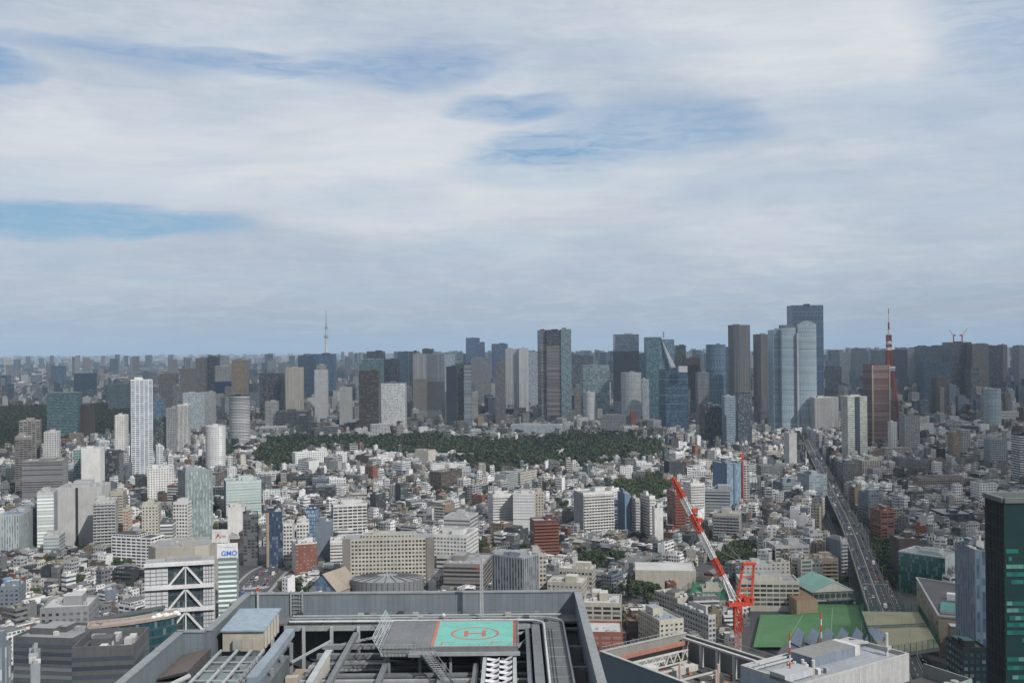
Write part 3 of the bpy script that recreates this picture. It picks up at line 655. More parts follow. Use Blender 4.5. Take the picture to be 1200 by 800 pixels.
def rings(m, cx, cy, prof, n, col, gc=(0, 0, 0), par=(0, 0, 0), ph=0):
    """surface of revolution from (z, radius[, colour]) rings"""
    for a, b in zip(prof[:-1], prof[1:]):
        cc = a[2] if len(a) > 2 else col
        for k in range(n):
            t0, t1 = ph + k * 2 * math.pi / n, ph + (k + 1) * 2 * math.pi / n
            m.poly([(cx + a[1] * math.cos(t0), cy + a[1] * math.sin(t0), a[0]), (cx + a[1] * math.cos(t1), cy + a[1] * math.sin(t1), a[0]), (cx + b[1] * math.cos(t1), cy + b[1] * math.sin(t1), b[0]), (cx + b[1] * math.cos(t0), cy + b[1] * math.sin(t0), b[0])], cc, gc, par)
RED = (.62, .075, .035); WHT = (.74, .73, .72); ORD_ = (.30, .055, .045)
# ---- the tall broadcasting needle on the horizon
D = 11350; x = PX(382.5, D, 420); zt = PZ(364, D, 382); k = zt / 634
t = thing('broadcasting_tower', 'tall pale needle tower rising alone from the far horizon', 'tower', (x, D, 0)); sc = (.62, .66, .72)
m = MB(); rings(m, x, D, [(0, 33 * k), (100 * k, 21 * k), (250 * k, 14 * k), (340 * k, 12 * k)], 12, sc, sc, (0, 0, 0)); m.obj('shaft', t)
m = MB(); rings(m, x, D, [(335 * k, 11 * k), (345 * k, 21 * k), (352 * k, 23 * k), (368 * k, 22 * k), (376 * k, 12 * k)], 16, (.4, .44, .5)); m.obj('lower_deck', t)
m = MB(); rings(m, x, D, [(376 * k, 11 * k), (440 * k, 9.5 * k)], 12, sc); m.obj('upper_shaft', t)
m = MB(); rings(m, x, D, [(436 * k, 10 * k), (445 * k, 17 * k), (462 * k, 17 * k), (472 * k, 8 * k), (497 * k, 6.5 * k)], 16, (.42, .46, .52)); m.obj('upper_deck', t)
m = MB(); rings(m, x, D, [(497 * k, 7.5 * k), (560 * k, 6 * k), (634 * k, 5 * k)], 8, sc); m.obj('antenna', t)
LMK.append((382, 405, 'the pale needle tower'))
# ---- red and white lattice tower
D = 3000; x = PX(1042, D, 440); zt = PZ(361, D, 1042); k = zt / 333.0
t = thing('lattice_tower', 'red and white steel lattice tower rising to a thin antenna', 'tower', (x, D, 0), None); LMK.append((1042, 440, 'the red lattice tower'))
def lat_ring(z): return (19 * (1 - z / 250) ** 1.9 + 5.0) * 1.0 if z < 250 else 5.0
for s_, (za, zb_) in enumerate(((0, 38), (38, 76), (76, 114), (114, 145))):
    m = MB(); n = 3
    for i in range(n):
        z0, z1 = za + (zb_ - za) * i / n, za + (zb_ - za) * (i + 1) / n; r0, r1 = lat_ring(z0), lat_ring(z1); col = ORD_
        for a in range(4):
            A = [Vector((x + r * k * sx, D + r * k * sy, z * k)) for r, z in ((r0, z0), (r1, z1)) for sx, sy in ((-1, -1), (1, -1), (1, 1), (-1, 1))]
            b = (a + 1) % 4; m.bar(A[a], A[4 + a], 3.2, col); m.bar(A[a], A[4 + b], 1.1, col); m.bar(A[b], A[4 + a], 1.1, col); m.bar(A[4 + a], A[4 + b], 1.6, col); mid0 = (A[a] + A[b]) / 2; m.bar(mid0, A[4 + a], .8, col)
    m.obj('leg_section', t)
m = MB(); m.box(x, D, 143 * k, 156 * k, 26, 26, 0, WHT, bottom=True); m.box(x, D, 146 * k, 149 * k, 27, 27, 0, (.1, .1, .1), bottom=True); m.obj('main_deck', t)
for i, (za, zb_, col) in enumerate(((156, 182, ORD_), (182, 206, ORD_), (206, 214, WHT), (214, 222, ORD_), (222, 226, WHT), (226, 252, ORD_))):
    m = MB(); r0, r1 = lat_ring(za) * k * 2, lat_ring(zb_) * k * 2; lattice(m, (x, D, za * k), (x, D, zb_ * k), r0, r1, 3, 2.8, [col], 1.5); m.obj('mast_section', t)
m = MB(); rings(m, x, D, [(221 * k, 5), (224 * k, 9), (230 * k, 9), (233 * k, 5)], 12, WHT); m.obj('upper_deck', t)
for za, zb_, r, col in ((252, 268, 4.2, WHT), (268, 290, 3.6, ORD_), (290, 300, 2.6, WHT), (300, 316, 2.2, WHT), (316, 333, 1.6, ORD_)):
    m = MB(); m.tube((x, D, za * k), (x, D, zb_ * k), r * k * .8, col, 8, r * k * .7); m.obj('antenna_section', t)
take(x, D, 110, 110, 0, 10)
# ---- curved pale glass tower with a cleft top
D = 2400; xl, xr = PX(908.5, D, 400), PX(958, D, 400); xc = (xl + xr) / 2; W = xr - xl; zt = PZ(383, D, 933)
t = thing('office_tower', 'huge pale curved glass tower with a cleft rounded top', 'office tower', (xc, D + 35, 0)); LMK.append((933, 420, 'the curved glass tower'))
def arc(x0, x1, y0, bulge, n): return [(x0 + (x1 - x0) * i / n, y0 - bulge * math.sin(math.pi * i / n) ** .8) for i in range(n + 1)]
A = arc(xl, xl + W * .16, D + 20, 1, 3); B = arc(xl + W * .16, xl + W * .50, D + 3, 3, 6); Cc = arc(xl + W * .53, xr - W * .03, D - 1, 4, 7)
for nm, P_, z1_, gc, wc, wu, wv in (('left_shell', A, zt - 6, (.14, .22, .28), (.34, .41, .46), .93, .7), ('middle_shell', B, zt - 2, (.18, .27, .33), (.50, .57, .60), .93, .62), ('right_shell', Cc, zt + 3, (.19, .28, .33), (.53, .59, .61), .93, .60)):
    m = MB(); pts = P_ + [(P_[-1][0], D + 70), (P_[0][0], D + 70)]; m.prism(pts, 0, z1_, wc, gc, (wu, wv, 3.3), 3.2, 4.4); m.obj(nm, t)
m = MB(); m.box(xl + W * .515, D + 8, 0, zt - 14, W * .035, 30, 0, (.6, .63, .64)); m.obj('cleft', t)
m = MB(); q = Cc  # raking glass crown over the right shell
for i in range(len(q) - 1):
    h0 = 1 + 13 * math.sin(math.pi * min(1, (i / 7) * .85 + .1)); h1 = 1 + 13 * math.sin(math.pi * min(1, ((i + 1) / 7) * .85 + .1))
    m.poly([(*q[i], zt + 3), (*q[i + 1], zt + 3), (*q[i + 1], zt + 3 + h1 * .8), (*q[i], zt + 3 + h0 * .8)], (.6, .65, .66), (.22, .3, .34), (.93, .6, 1), [(i, 0), (i + 1, 0), (i + 1, 3), (i, 3)])
m.obj('crown', t)
m = MB()
for i in range(9): m.bar((xl + W * .2 + i * W * .03, D + 10, zt - 2), (xl + W * .2 + i * W * .03, D + 10, zt + 6 - (i % 3)), 1.2, (.2, .22, .24))
m.box(xl + W * .33, D + 25, zt - 2, zt + 5, W * .3, 20, 0, (.24, .26, .28)); m.obj('roof_plant', t)
m = MB(); m.prism([(xr - 2, D + 12), (xr + 5, D + 30), (xr + 5, D + 70), (xr - 2, D + 70)], 0, zt - 20, (.3, .37, .44), (.08, .14, .2), (.9, .8, 2), 3, 4.2); m.obj('right_wing', t)
take(xc, D + 30, W + 10, 80, 0, zt)
# ---- glass towers cut by a slanted white blade
D = 2750; t_x0, t_x1 = PX(757.5, D, 400), PX(791, D, 400); za = PZ(395, D, 760); zb_ = PZ(396, D, 790)
t = thing('office_tower', 'dark green glass towers split by a slanted white blade edge', 'office tower', (t_x0 + 30, D + 25, 0)); LMK.append((776, 420, 'the blade-edged towers'))
w_ = t_x1 - t_x0; xm = t_x0 + w_ * .55
m = MB(); G_ = (.05, .12, .15)
m.prism([(t_x0, D + 6), (t_x0 + w_ * .45, D), (xm, D + 4), (xm, D + 50), (t_x0, D + 50)], 0, za, (.16, .24, .27), G_, (.92, .86, 4), 3, 4); m.obj('left_body', t)
m = MB(); m.prism([(xm, D + 6), (t_x1, D + 14), (t_x1, D + 50), (xm, D + 50)], 0, zb_ - 3, (.22, .29, .34), (.09, .15, .20), (.92, .86, 8), 3, 4); m.obj('right_body', t)
m = MB(); p0 = Vector((xm - 3, D - 1, za - 3)); p1 = Vector((t_x1 + 1, D - 6, PZ(430, D, 790)))
m.prism([(p0.x - 1, p0.y), (p0.x + 1, p0.y), (p0.x + 1, p0.y + 3), (p0.x - 1, p0.y + 3)], p0.z - 1, p0.z + 1, (.7, .72, .72))
m.poly([tuple(p0), (p1.x - 13, p1.y, p1.z), tuple(p1)], (.66, .69, .70)); m.poly([(p0.x, p0.y + 5, p0.z), (p1.x, p1.y + 5, p1.z), (p1.x - 13, p1.y + 5, p1.z)], (.66, .69, .7)); m.poly([tuple(p0), tuple(p1), (p1.x, p1.y + 5, p1.z), (p0.x, p0.y + 5, p0.z)], (.7, .72, .72)); m.poly([tuple(p0), (p0.x, p0.y + 5, p0.z), (p1.x - 13, p1.y + 5, p1.z), (p1.x - 13, p1.y, p1.z)], (.4, .42, .42)); m.obj('blade', t)
m = MB(); m.tube((PX(779, D, 400), D + 20, zb_), (PX(779, D, 400), D + 20, PZ(388, D, 779)), 1.6, (.4, .42, .44), 6); m.obj('antenna', t)
m = MB(); m.box(PX(779, D, 432), 2460, PZ(436, 2460, 779), PZ(429, 2460, 779), 20, 12, 0, (.75, .75, .75)); o_ = m.obj('penthouse', HEROES['the navy glass box'][0])
take(t_x0 + w_ / 2, D + 25, w_, 50, 0, za)
# diamond bracing on the green edge of the huge tower
root, pts, z1, DD = HEROES['green glass right edge of the huge tower patterned with diamonds']; a, b = pts[0], pts[1]; m = MB(); n = 12
for j in range(n):
    z0_, z1_ = z1 * j / n, z1 * (j + 1) / n
    for q0, q1 in ((a, b), (b, a)): m.bar((q0[0], q0[1] - .8, z0_), (q1[0], q1[1] - .8, z1_), 1.3, (.42, .5, .5))
m.obj('diamond_bracing', root)
# ---- red cranes on the unfinished tower, and one small crane nearer
def skyline_crane(px, py, pyt, D, dx, label, th=3.2):
    x, z = PX(px, D, py), PZ(py, D, px); h = (PZ(pyt, D, px) - z); t = thing('tower_crane', label, 'crane', (x, D, z))
    m = MB(); m.bar((x, D, z), (x, D, z + h), th, RED); m.obj('mast', t)
    m = MB(); m.bar((x, D, z + h), (x + dx, D, z + h + abs(dx) * 1.3), th * .5, (.6, .35, .3)); m.obj('jib', t)
    m = MB(); m.box(x - dx * .2, D, z + h - 2, z + h + 3, th * 2.8, 4, 0, RED, bottom=True); m.obj('counter_jib', t)
skyline_crane(1117.5, 401, 393, 3700, -16, 'left red crane of two on the unfinished dark tower')
skyline_crane(1127.5, 401, 393, 3700, 18, 'right red crane of two on the unfinished dark tower, jib leaning right')
skyline_crane(871, 590, 534, 1300, 9, 'small red tower crane beside the blue striped building', 1.1)
T2('''
ot 205 247 553 1090 36 24 cur M F|tapering pale green lattice-glass tower with a grey finned left face|the lattice-glass tower|side=ver M K
ob 175 247 642 880 0 46 bln B K|broad round-fronted beige building behind the white braced block|the round beige building|pts=2;units=6
ob 250 280 654 800 12 30 rib F Q|green glass office carrying the big white roof sign with blue letters|the signboard office|parapet=.6;nbox=0
sb 866 936 682 b716 -4 24 wide Y K|cream school block of strip windows behind the green field|the cream school block|units=8
sb 868 903 662 860 -4 16 sq L D|grey-white roof block with small vents on top of the school||
ab 903 947 640 940 6 22 bay L K|grey-white block of flats behind the cream school block||
sb 900 932 668 890 30 18 wide Y K|tan flats stepping down right behind the cream school||bal=1;balc=Y
ob 1060 1132 654 b702 44 40 bln Q K|low green glass building with a pale blank right wall|the pale-walled glass building|side=cur J E;units=9
ob 1133 1150 646 560 4 22 ver U Z|slim grey-blue tower just left of the emerald glass tower||
ob 1141 1150 636 575 0 10 bln W K|white roof block above the slim grey-blue tower||
ob 1122 1150 760 520 0 20 grid K E J|dark low block with pale green ledges at the foot of the emerald tower||
ob 1084 1108 655 905 0 26 rib G K L|small grey office with a pale roof behind the pale-walled glass building||
ob 520 577 662 880 -8 46 rib V K G|flat dark complex of broad terraces with pale roof edges|the flat dark complex|nbox=1;units=8
ob 512 560 652 960 -8 40 rib L K D|upper terrace of the flat dark complex with a dark planted roof||units=2
ab 576 632 655 800 -36 22 ver M K G|long grey finned block running away right of the dark complex|the grey finned block|units=9
sb 683 732 708 700 -7 26 bay B K L|cream school block with recessed balconies right of the roof parapet|the near cream school|units=9
sb 689 732 742 640 -4 26 bay R O L|low hall with dark red panels between white posts|the red-panelled hall|units=4;nbox=0
sb 641 690 684 830 -14 24 sq B K L|cream blocks behind the near cream school||units=5
sb 655 700 668 880 -14 20 grid B K L|upper cream school block with pale roofs||units=5
sb 743 818 669 880 -6 34 bln B K L|wide pale gymnasium with a plain wall and light roof|the pale gymnasium|units=0;nbox=0;parapet=.5
sb 770 814 702 790 28 30 grid B K D|school block with a dark cluttered roof before the gymnasium||units=14
sb 752 800 728 700 18 34 sq Y K M|low cream school hall with a light blue-grey roof||units=5;nbox=1
sb 800 836 722 720 24 40 grid L K G|low grey-roofed wing left of the big crane||units=7
ob 822 846 690 850 0 14 bln B K|plain beige block standing in the green-netted court||units=2
ob 633 655 683 900 -10 18 sq U K L|small blue-grey house with a white roof left of the conifers||
ob 84 163 767 392 7 26 lou D X D|grey office with louvred bands and an open plant deck on its roof|the louvred grey office|parapet=3.2;nbox=1;units=12
ob 17 54 779 372 24 44 bln M U G|pale grey block with a long ridged roof at bottom left||parapet=.6;nbox=2;units=6
ob -12 8 758 345 0 5 ver U M G|blue-grey panelled block cut by the left edge at bottom||
ob 20 104 750 470 -8 26 rib D X G|long low grey glass-roofed building behind the louvred office||units=5
ob 45 108 714 560 10 26 sq G K L|long pale roofed block with a small white box on top||units=5
ob 0 25 688 815 8 16 sq U K L|pale blue-grey block with rows of small windows at the left edge|the pale blue-grey block|
''')
# curved crown and taper of the lattice-glass tower: slim fins that lean in towards the top
root, pts, z1, DD = HEROES['the lattice-glass tower']; a, b = pts[0], pts[1]
for k in range(9):
    f = (k + .5) / 9; m = MB(); x_, y_ = a[0] + (b[0] - a[0]) * f, a[1] + (b[1] - a[1]) * f; nx_, ny_ = (b[1] - a[1]), -(b[0] - a[0]); l_ = math.hypot(nx_, ny_); nx_, ny_ = nx_ / l_, ny_ / l_
    for (f0, o0), (f1, o1) in zip(((0, 1.6), (.35, .3), (.7, 1.3), (1, .2)), ((.35, .3), (.7, 1.3), (1, .2), (1.04, .1))): m.bar((x_ + nx_ * o0, y_ + ny_ * o0, z1 * f0), (x_ + nx_ * o1, y_ + ny_ * o1, z1 * f1), .5, (.40, .43, .43))
    m.obj('facade_fin', root)
# water tank on the left
x, y, _ = G3(10, 681, 22); t = thing('water_tank', 'round blue water tank standing over the pale blue-grey block', 'tank', (x, y, 15)); m = MB(); m.tube((x, y, 19), (x, y, 25), 4, (.16, .30, .45), 16); m.obj('tank', t)
m = MB(); [m.bar((x + a, y + b, 0), (x + a, y + b, 19), .5, (.5, .5, .5)) for a in (-3, 3) for b in (-3, 3)]; m.obj('frame', t)
# ---- signboard office lettering and the billboard behind it
root, pts, z1, DD = HEROES['the signboard office']; a, b = pts[0], pts[1]; ang = math.atan2(b[1] - a[1], b[0] - a[0]); L = math.hypot(b[0] - a[0], b[1] - a[1]); hh = PZ(637, DD, 265) - z1
fr = FR(a[0], a[1], ang); m = MB(); p = fr(L / 2, 1.2); m.box(p[0], p[1], z1, z1 + hh, L * 1.12, 2.4, ang, (.78, .78, .78)); sb_ = m.obj('signboard', root)
p = fr(L * .60, -.12, z1 + hh * .33); text_obj('GMO', hh * .46, p, ang, (.02, .12, .5), sb_)
p = fr(L * .5, -.10, z1 + hh * .78); m = MB(); m.box(p[0], p[1], p[2] - .35, p[2] + .35, L * .7, .16, ang, (.52, .60, .72), bottom=True); m.obj('sign_stripe', sb_)
D_ = 830; x = PX(258.5, D_, 630); t = thing('billboard', 'white roof billboard with a red peak mark above the signboard office', 'billboard', (x, D_, PZ(642, D_, 258)))
m = MB(); z0_, z1_ = PZ(635, D_, 258), PZ(620, D_, 258); w_ = 19 / F * D_; m.box(x, D_, z0_, z1_, w_, 1.4, 0, (.8, .79, .79), bottom=True); bb = m.obj('board', t)
m = MB(); [m.bar((x + k * w_ * .4, D_ + .6, 0), (x + k * w_ * .4, D_ + .6, z0_), .6, (.35, .35, .36)) for k in (-1, 1)]; m.obj('post', t)
m = MB(); zc = (z0_ + z1_) / 2
m.poly([(x - w_ * .3, D_ - .75, zc - 2.6), (x - w_ * .12, D_ - .75, zc + 2.6), (x - w_ * .02, D_ - .75, zc + .2), (x - w_ * .14, D_ - .75, zc - .6)], (.6, .04, .06)); m.poly([(x - w_ * .06, D_ - .75, zc - 1.5), (x + w_ * .02, D_ - .75, zc + .2), (x + w_ * .06, D_ - .75, zc - 1.9)], (.6, .04, .06)); m.obj('peak_mark', bb)
m = MB(); m.poly([(x + w_ * .1, D_ - .75, zc - 1.0), (x + w_ * .36, D_ - .75, zc - 1.0), (x + w_ * .36, D_ - .75, zc + .6), (x + w_ * .1, D_ - .75, zc + .6)], (.62, .35, .36)); m.obj('word_strip', bb)
# ---- white braced block
def braced():
    D = 590; ang = R(14); x0, z1 = PX(170, D, 660), PZ(660, D, 170); x1 = PX(250, D, 655); L = (x1 - x0) / math.cos(ang) * .95; fr = FR(x0, D, ang)
    p = fr(L / 2, 7); t = thing('office_building', 'white braced office with big crossing diagonals before dark glass bays', 'office building', (p[0], p[1], 0)); LMK.append((215, 690, 'the white braced office'))
    m = MB(); m.box(p[0], p[1], 0, z1 - .5, L, 12, ang, (.42, .44, .46), gc=(.3, .33, .35), par=(.9, .86, 2), bay=4, sto=3.4); m.obj('core', t)
    st = 27.0 / F * D; u0, u1 = L * .33, L * .84
    for i in range(6):
        zt = z1 - i * st
        m = MB(); q = fr(L / 2, .2 - .8); m.box(q[0], q[1], zt - 1.9, zt, L * 1.01 if i != 1 else L, 2.6, ang, (.74, .74, .74), bottom=True); m.obj('floor_beam', t)
        zb = zt - st
        m = MB(); q = fr((u0 + u1) / 2, .75); m.box(q[0], q[1], zb, zt - 1.9, u1 - u0, .5, ang, (.10, .11, .12), gc=(.035, .05, .055), par=(.94, .88, i), bay=1.6, sto=3.3); m.obj('glass_bay', t)
        for s in (0, 1):
            m = MB(); a_ = fr(u0 + .6, -.6, zb); b_ = fr((u0 + u1) / 2, -.6, zt - 2.2); c_ = fr(u1 - .6, -.6, zb)
            m.bar(a_ if s == 0 else c_, b_, 1.1, (.76, .76, .76)); m.obj('brace', t)
        m = MB(); m.bar(fr((u0 + u1) / 2, -.6, zb), fr((u0 + u1) / 2, -.6, zt - 2), .7, (.72, .72, .72)); m.obj('hanger', t)
        for (a_, b_) in ((0, u0), (u1, L)):
            m = MB(); q = fr((a_ + b_) / 2, .3); m.box(q[0], q[1], zb, zt - 1.9, b_ - a_, .8, ang, (.62, .63, .64)); m.obj('side_panel', t)
            m = MB()
            for k in range(5): m.bar(fr(a_ + .2, -.35, zb + (k + .5) * (st - 1.9) / 5), fr(b_ - .2, -.35, zb + (k + .5) * (st - 1.9) / 5), .22, (.25, .26, .27))
            for k in (1, 2, 3): m.bar(fr(a_ + (b_ - a_) * k / 4, -.35, zb), fr(a_ + (b_ - a_) * k / 4, -.35, zt - 2), .2, (.3, .31, .32))
            m.obj('ladder_frame', t)
    m = MB(); m.poly([fr(0, 1, z1 + .02), fr(L, 1, z1 + .02), fr(L, 13, z1 + .02), fr(0, 13, z1 + .02)], (.38, .38, .38)); m.obj('roof', t)
    m = MB(); q = fr(L * .55, 7); m.box(q[0], q[1], z1, z1 + 1.6, L * .5, 6, ang, (.36, .36, .36)); m.obj('rooftop_box', t)
    take(p[0], p[1], L, 14, ang, z1)
braced()
# ---- teal curved glass building
def teal():
    z = 80; P_ = [G3(a, b, 80)[:2] for a, b in ((104, 736), (130, 733.5), (152, 731), (175, 727.5), (195, 724), (208, 721))]; P_ += [(P_[-1][0] - 3, P_[-1][1] + 9), (P_[2][0] - 3, P_[2][1] + 9), (P_[0][0] - 3, P_[0][1] + 9)]; t = thing('office_building', 'teal curved glass building with a pinkish roof rim and white roof balls', 'office building', (-182, 505, 0)); LMK.append((160, 755, 'the teal curved building'))
    m = MB(); m.prism(P_, 0, z, (.05, .075, .085), (.012, .05, .06), (.95, .72, 5), 1.5, 4.1, top=(.40, .34, .31)); m.obj('wall', t)
    m = MB()
    for i in range(len(P_)):
        a, b = P_[i], P_[(i + 1) % len(P_)]; m.bar((a[0], a[1], z + .6), (b[0], b[1], z + .6), 1.2, (.36, .30, .27))
    m.obj('parapet', t)
    m = MB(); q = [G3(110, 727, 80)[:2], G3(192, 712, 80)[:2], G3(194, 708, 80)[:2], G3(112, 722, 80)[:2]]; m.prism(q, 0, z, (.07, .10, .11), (.03, .07, .07), (.9, .7, 1), 3, 4, top=(.10, .10, .10)); m.obj('rear_wing', t)
    for i in range(7):
        m = MB(); a = (P_[3][0] + 1.0 + i * 1.7, P_[3][1] + 4 + i * 1.0 + (i % 3)); r_ = 1.3 + (i % 2) * .4; rings(m, a[0], a[1], [(z + .1, r_ * .6), (z + r_ * .6, r_), (z + r_ * 1.2, r_ * .8), (z + r_ * 1.6, .05)], 10, (.8, .8, .78)); m.obj('roof_ball', t)
    take(-185, 515, 60, 60, .3, z)
teal()
# ---- oval hall before the beige office
def oval():
    x, y, rx, ry, z = PX(455, 865, 680), 862, 30, 19, 20; t = thing('assembly_hall', 'oval grey hall with radial roof ribs before the long beige office', 'hall', (x, y, 0)); LMK.append((455, 680, 'the oval grey hall'))
    P_ = ngon(x, y, rx, ry, 40); m = MB(); m.prism(P_, 0, z, (.22, .23, .24), (.05, .05, .06), (.16, 1.01, 0), 7, 30, cap=False); m.obj('wall', t)
    m = MB()
    for i in range(40): a, b = P_[i], P_[(i + 1) % 40]; m.poly([(*a, z), (*b, z), (x + (b[0] - x) * .3, y + (b[1] - y) * .3, z + 2.4), (x + (a[0] - x) * .3, y + (a[1] - y) * .3, z + 2.4)], (.26, .27, .28))
    m.poly([(x + (a[0] - x) * .3, y + (a[1] - y) * .3, z + 2.4) for a in P_], (.30, .31, .32)); m.obj('roof', t)
    for i in range(0, 40, 2):
        a = P_[i]; m = MB(); m.bar((a[0], a[1], z + .3), (x + (a[0] - x) * .3, y + (a[1] - y) * .3, z + 2.8), .55, (.12, .125, .13)); m.obj('roof_rib', t)
    m = MB(); q = ngon(x, y, rx + 4, ry + 5, 40); m.prism(q, 0, 7, (.35, .33, .30), top=(.30, .31, .24)); m.obj('base_terrace', t)
    take(x, y, 70, 50, 0, z)
    x = PX(392, 862, 675); y = 862; t = thing('auditorium', 'tan gabled hall with a blue glass end left of the oval hall', 'hall', (x, y, 0)); m = MB(); h = 13; rh = 14; w_ = 14; d = 16; a_ = R(-25); fr = FR(x, y, a_)
    m.prism([fr(-w_, -d)[:2], fr(w_, -d)[:2], fr(w_, d)[:2], fr(-w_, d)[:2]], 0, h, (.42, .35, .28)); m.obj('wall', t)
    m = MB(); m.poly([fr(-w_ - 1, -d - 1, h), fr(0, -d - 1, h + rh), fr(0, d, h + rh), fr(-w_ - 1, d, h)], (.36, .30, .25)); m.poly([fr(w_ + 1, -d - 1, h), fr(w_ + 1, d, h), fr(0, d, h + rh), fr(0, -d - 1, h + rh)], (.34, .29, .24)); m.obj('roof', t)
    m = MB(); m.poly([fr(-w_, -d - .05, h), fr(w_, -d - .05, h), fr(0, -d - .05, h + rh)], (.2, .25, .3), (.10, .17, .26), (.9, .9, 1), [(0, 0), (8, 0), (4, 4)]); m.obj('glass_gable', t); take(x, y, 40, 50, a_, h + 8)
oval()
# ---- teal-roofed gabled hall
def hall():
    D = 835; x0, x1 = PX(951, D, 700), PX(1000, D, 700); xc = (x0 + x1) / 2; W = x1 - x0; ze = PZ(692, D, 975); rh = 8; d = 40; a = R(8); fr = FR(xc, D, a); h_ = W / 2
    t = thing('gymnasium', 'hall with a pale teal gabled roof and white gable end behind the green field', 'hall', (xc, D + 20, 0)); LMK.append((975, 688, 'the teal-roofed hall'))
    m = MB(); q = [fr(-h_, 0)[:2], fr(h_, 0)[:2], fr(h_, d)[:2], fr(-h_, d)[:2]]; m.prism(q, 0, ze, (.46, .42, .36), (.05, .05, .06), (.7, .4, 1), 5, 6); m.obj('wall', t)
    m = MB(); e = 1.5
    m.poly([fr(-h_ - e, -e, ze), fr(0, -e, ze + rh), fr(0, d, ze + rh), fr(-h_ - e, d, ze)], (.24, .42, .36)); m.poly([fr(h_ + e, -e, ze), fr(h_ + e, d, ze), fr(0, d, ze + rh), fr(0, -e, ze + rh)], (.27, .46, .39)); m.obj('roof', t)
    m = MB(); m.poly([fr(-h_ - e + .4, -e + .3, ze), fr(h_ + e - .4, -e + .3, ze), fr(0, -e + .3, ze + rh - .3)], (.66, .63, .58)); m.obj('gable', t)
    m = MB(); m.prism([fr(-h_, -3.5)[:2], fr(h_, -3.5)[:2], fr(h_, -.05)[:2], fr(-h_, -.05)[:2]], ze * .42, ze * .52, (.42, .42, .43), bottom=True); m.obj('canopy', t)
    for i in range(7): m = MB(); p = fr(-h_ + (i + .5) * W / 7, -.3); m.box(p[0], p[1], ze * .6, ze * .86, W / 7 * .72, .5, a, (.06, .07, .08)); m.obj('window', t)
    take(xc, D + 20, W, d + 6, a, ze + rh)
    x, y, _ = G3(932, 705, 10); t = thing('school_annex', 'low tan annex with a brown flat roof between cream school and teal-roofed hall', 'annex', (x, y, 0)); m = MB(); m.box(x + 6, y + 12, 0, 13, 17, 34, .1, (.44, .33, .22), top=(.24, .15, .09)); m.obj('wall', t); take(x + 6, y + 12, 17, 34, .1, 13)
hall()
# ---- beige wedge building right of the court
def wedge():
    P_ = [(286, 697), (306, 690), (350, 775), (316, 812)]; z = 27; t = thing('sports_centre', 'tan wedge-shaped building with a dark roof beside the expressway end', 'building', (315, 745, 0)); LMK.append((1100, 710, 'the tan wedge building'))
    m = MB(); m.prism(P_, 0, z, (.36, .31, .23), (.10, .12, .12), (.3, .2, 1), 20, 12, top=(.11, .105, .11)); m.obj('wall', t)
    m = MB()
    for i in range(4): a, b = P_[i], P_[(i + 1) % 4]; m.bar((*a, z + .5), (*b, z + .5), 1.3, (.40, .40, .39))
    m.obj('parapet', t); m = MB(); m.box(302, 716, z, z + 1.8, 13, 26, -.42, (.45, .46, .46), top=(.10, .28, .26)); m.obj('glass_roof', t)
    m = MB(); m.box(318, 742, z, z + 4.5, 14, 6, -.42, (.7, .7, .7)); m.obj('rooftop_box', t); take(315, 750, 50, 120, -.25, z)
wedge()
# ---- emerald glass tower at the right edge
def emerald():
    t = thing('office_tower', 'dark emerald glass tower with teal reflection bands at the right edge', 'office tower', (180, 340, 0)); LMK.append((1175, 690, 'the emerald glass tower'))
    x0, x1, y0, y1 = 156.6, 205, 330, 343.5; z = 159.5
    m = MB(); m.wall((x0, y1), (x0, y0), 0, z, (.022, .028, .031), (.010, .013, .015), (0, 0, 0), 2.2, 4.1); [m.bar((x0 - .08, y0, z - 4.1 * q_), (x0 - .08, y1, z - 4.1 * q_), .22, (.035, .045, .048)) for q_ in range(1, 34)]; [m.bar((x0 - .08, y0 + (y1 - y0) * q_ / 6, 0), (x0 - .08, y0 + (y1 - y0) * q_ / 6, z), .14, (.04, .05, .054)) for q_ in range(1, 6)]; m.wall((x1, y1), (x0, y1), 0, z, (.05, .06, .06), (.02, .03, .03), (.96, .9, 1), 2, 4); m.obj('side_wall', t)
    m = MB(); m.wall((x0, y0), (x1, y0), 0, z, (.02, .035, .035), (.008, .05, .045), (.97, .62, 2), 1.9, 4.1); m.obj('front_wall', t, flat('emerald_glass', (.005, .026, .026, 1), .12, 0, .08, .9, ior=1.7, vscale=(.3, .3, 3)))
    m = MB(); m.poly([(x0, y0, z), (x1, y0, z), (x1, y1, z), (x0, y1, z)], (.09, .14, .13)); m.obj('roof', t)
    for a, b in (((x0, y0), (x1, y0)), ((x0, y1), (x0, y0)), ((x1, y1), (x0, y1))): m = MB(); m.bar((*a, z + .7), (*b, z + .7), 1.5, (.16, .18, .18)); m.obj('parapet', t)
    rr = random.Random(4)
    for j, (py, f0, f1) in enumerate(((645, 0, .25), (654, .05, .12), (663, 0, .7), (672, 0, 1), (681, .1, .9), (706, 0, .6), (714, 0, 1), (723, .05, 1), (731, 0, .5), (740, 0, 1), (749, .3, 1), (771, 0, .8), (781, 0, 1), (792, .1, 1))):  # teal reflections on the window rows, painted as coloured bands
        zz = PZ(py, y0, 1190); m = MB(); xa, xb = x0 + .4 + f0 * 16, x0 + .4 + f1 * (16 if f1 < 1 else 46); m.box((xa + xb) / 2, y0 - .06, zz - .7, zz + .7, xb - xa, .2, 0, (.02, .10, .085), bottom=True, gc=(.008, .11, .095), par=(.92, .9, j), bay=1.9, sto=1.4); m.obj('window_band', t)
    take(180, 337, 50, 20, 0, z)
emerald()
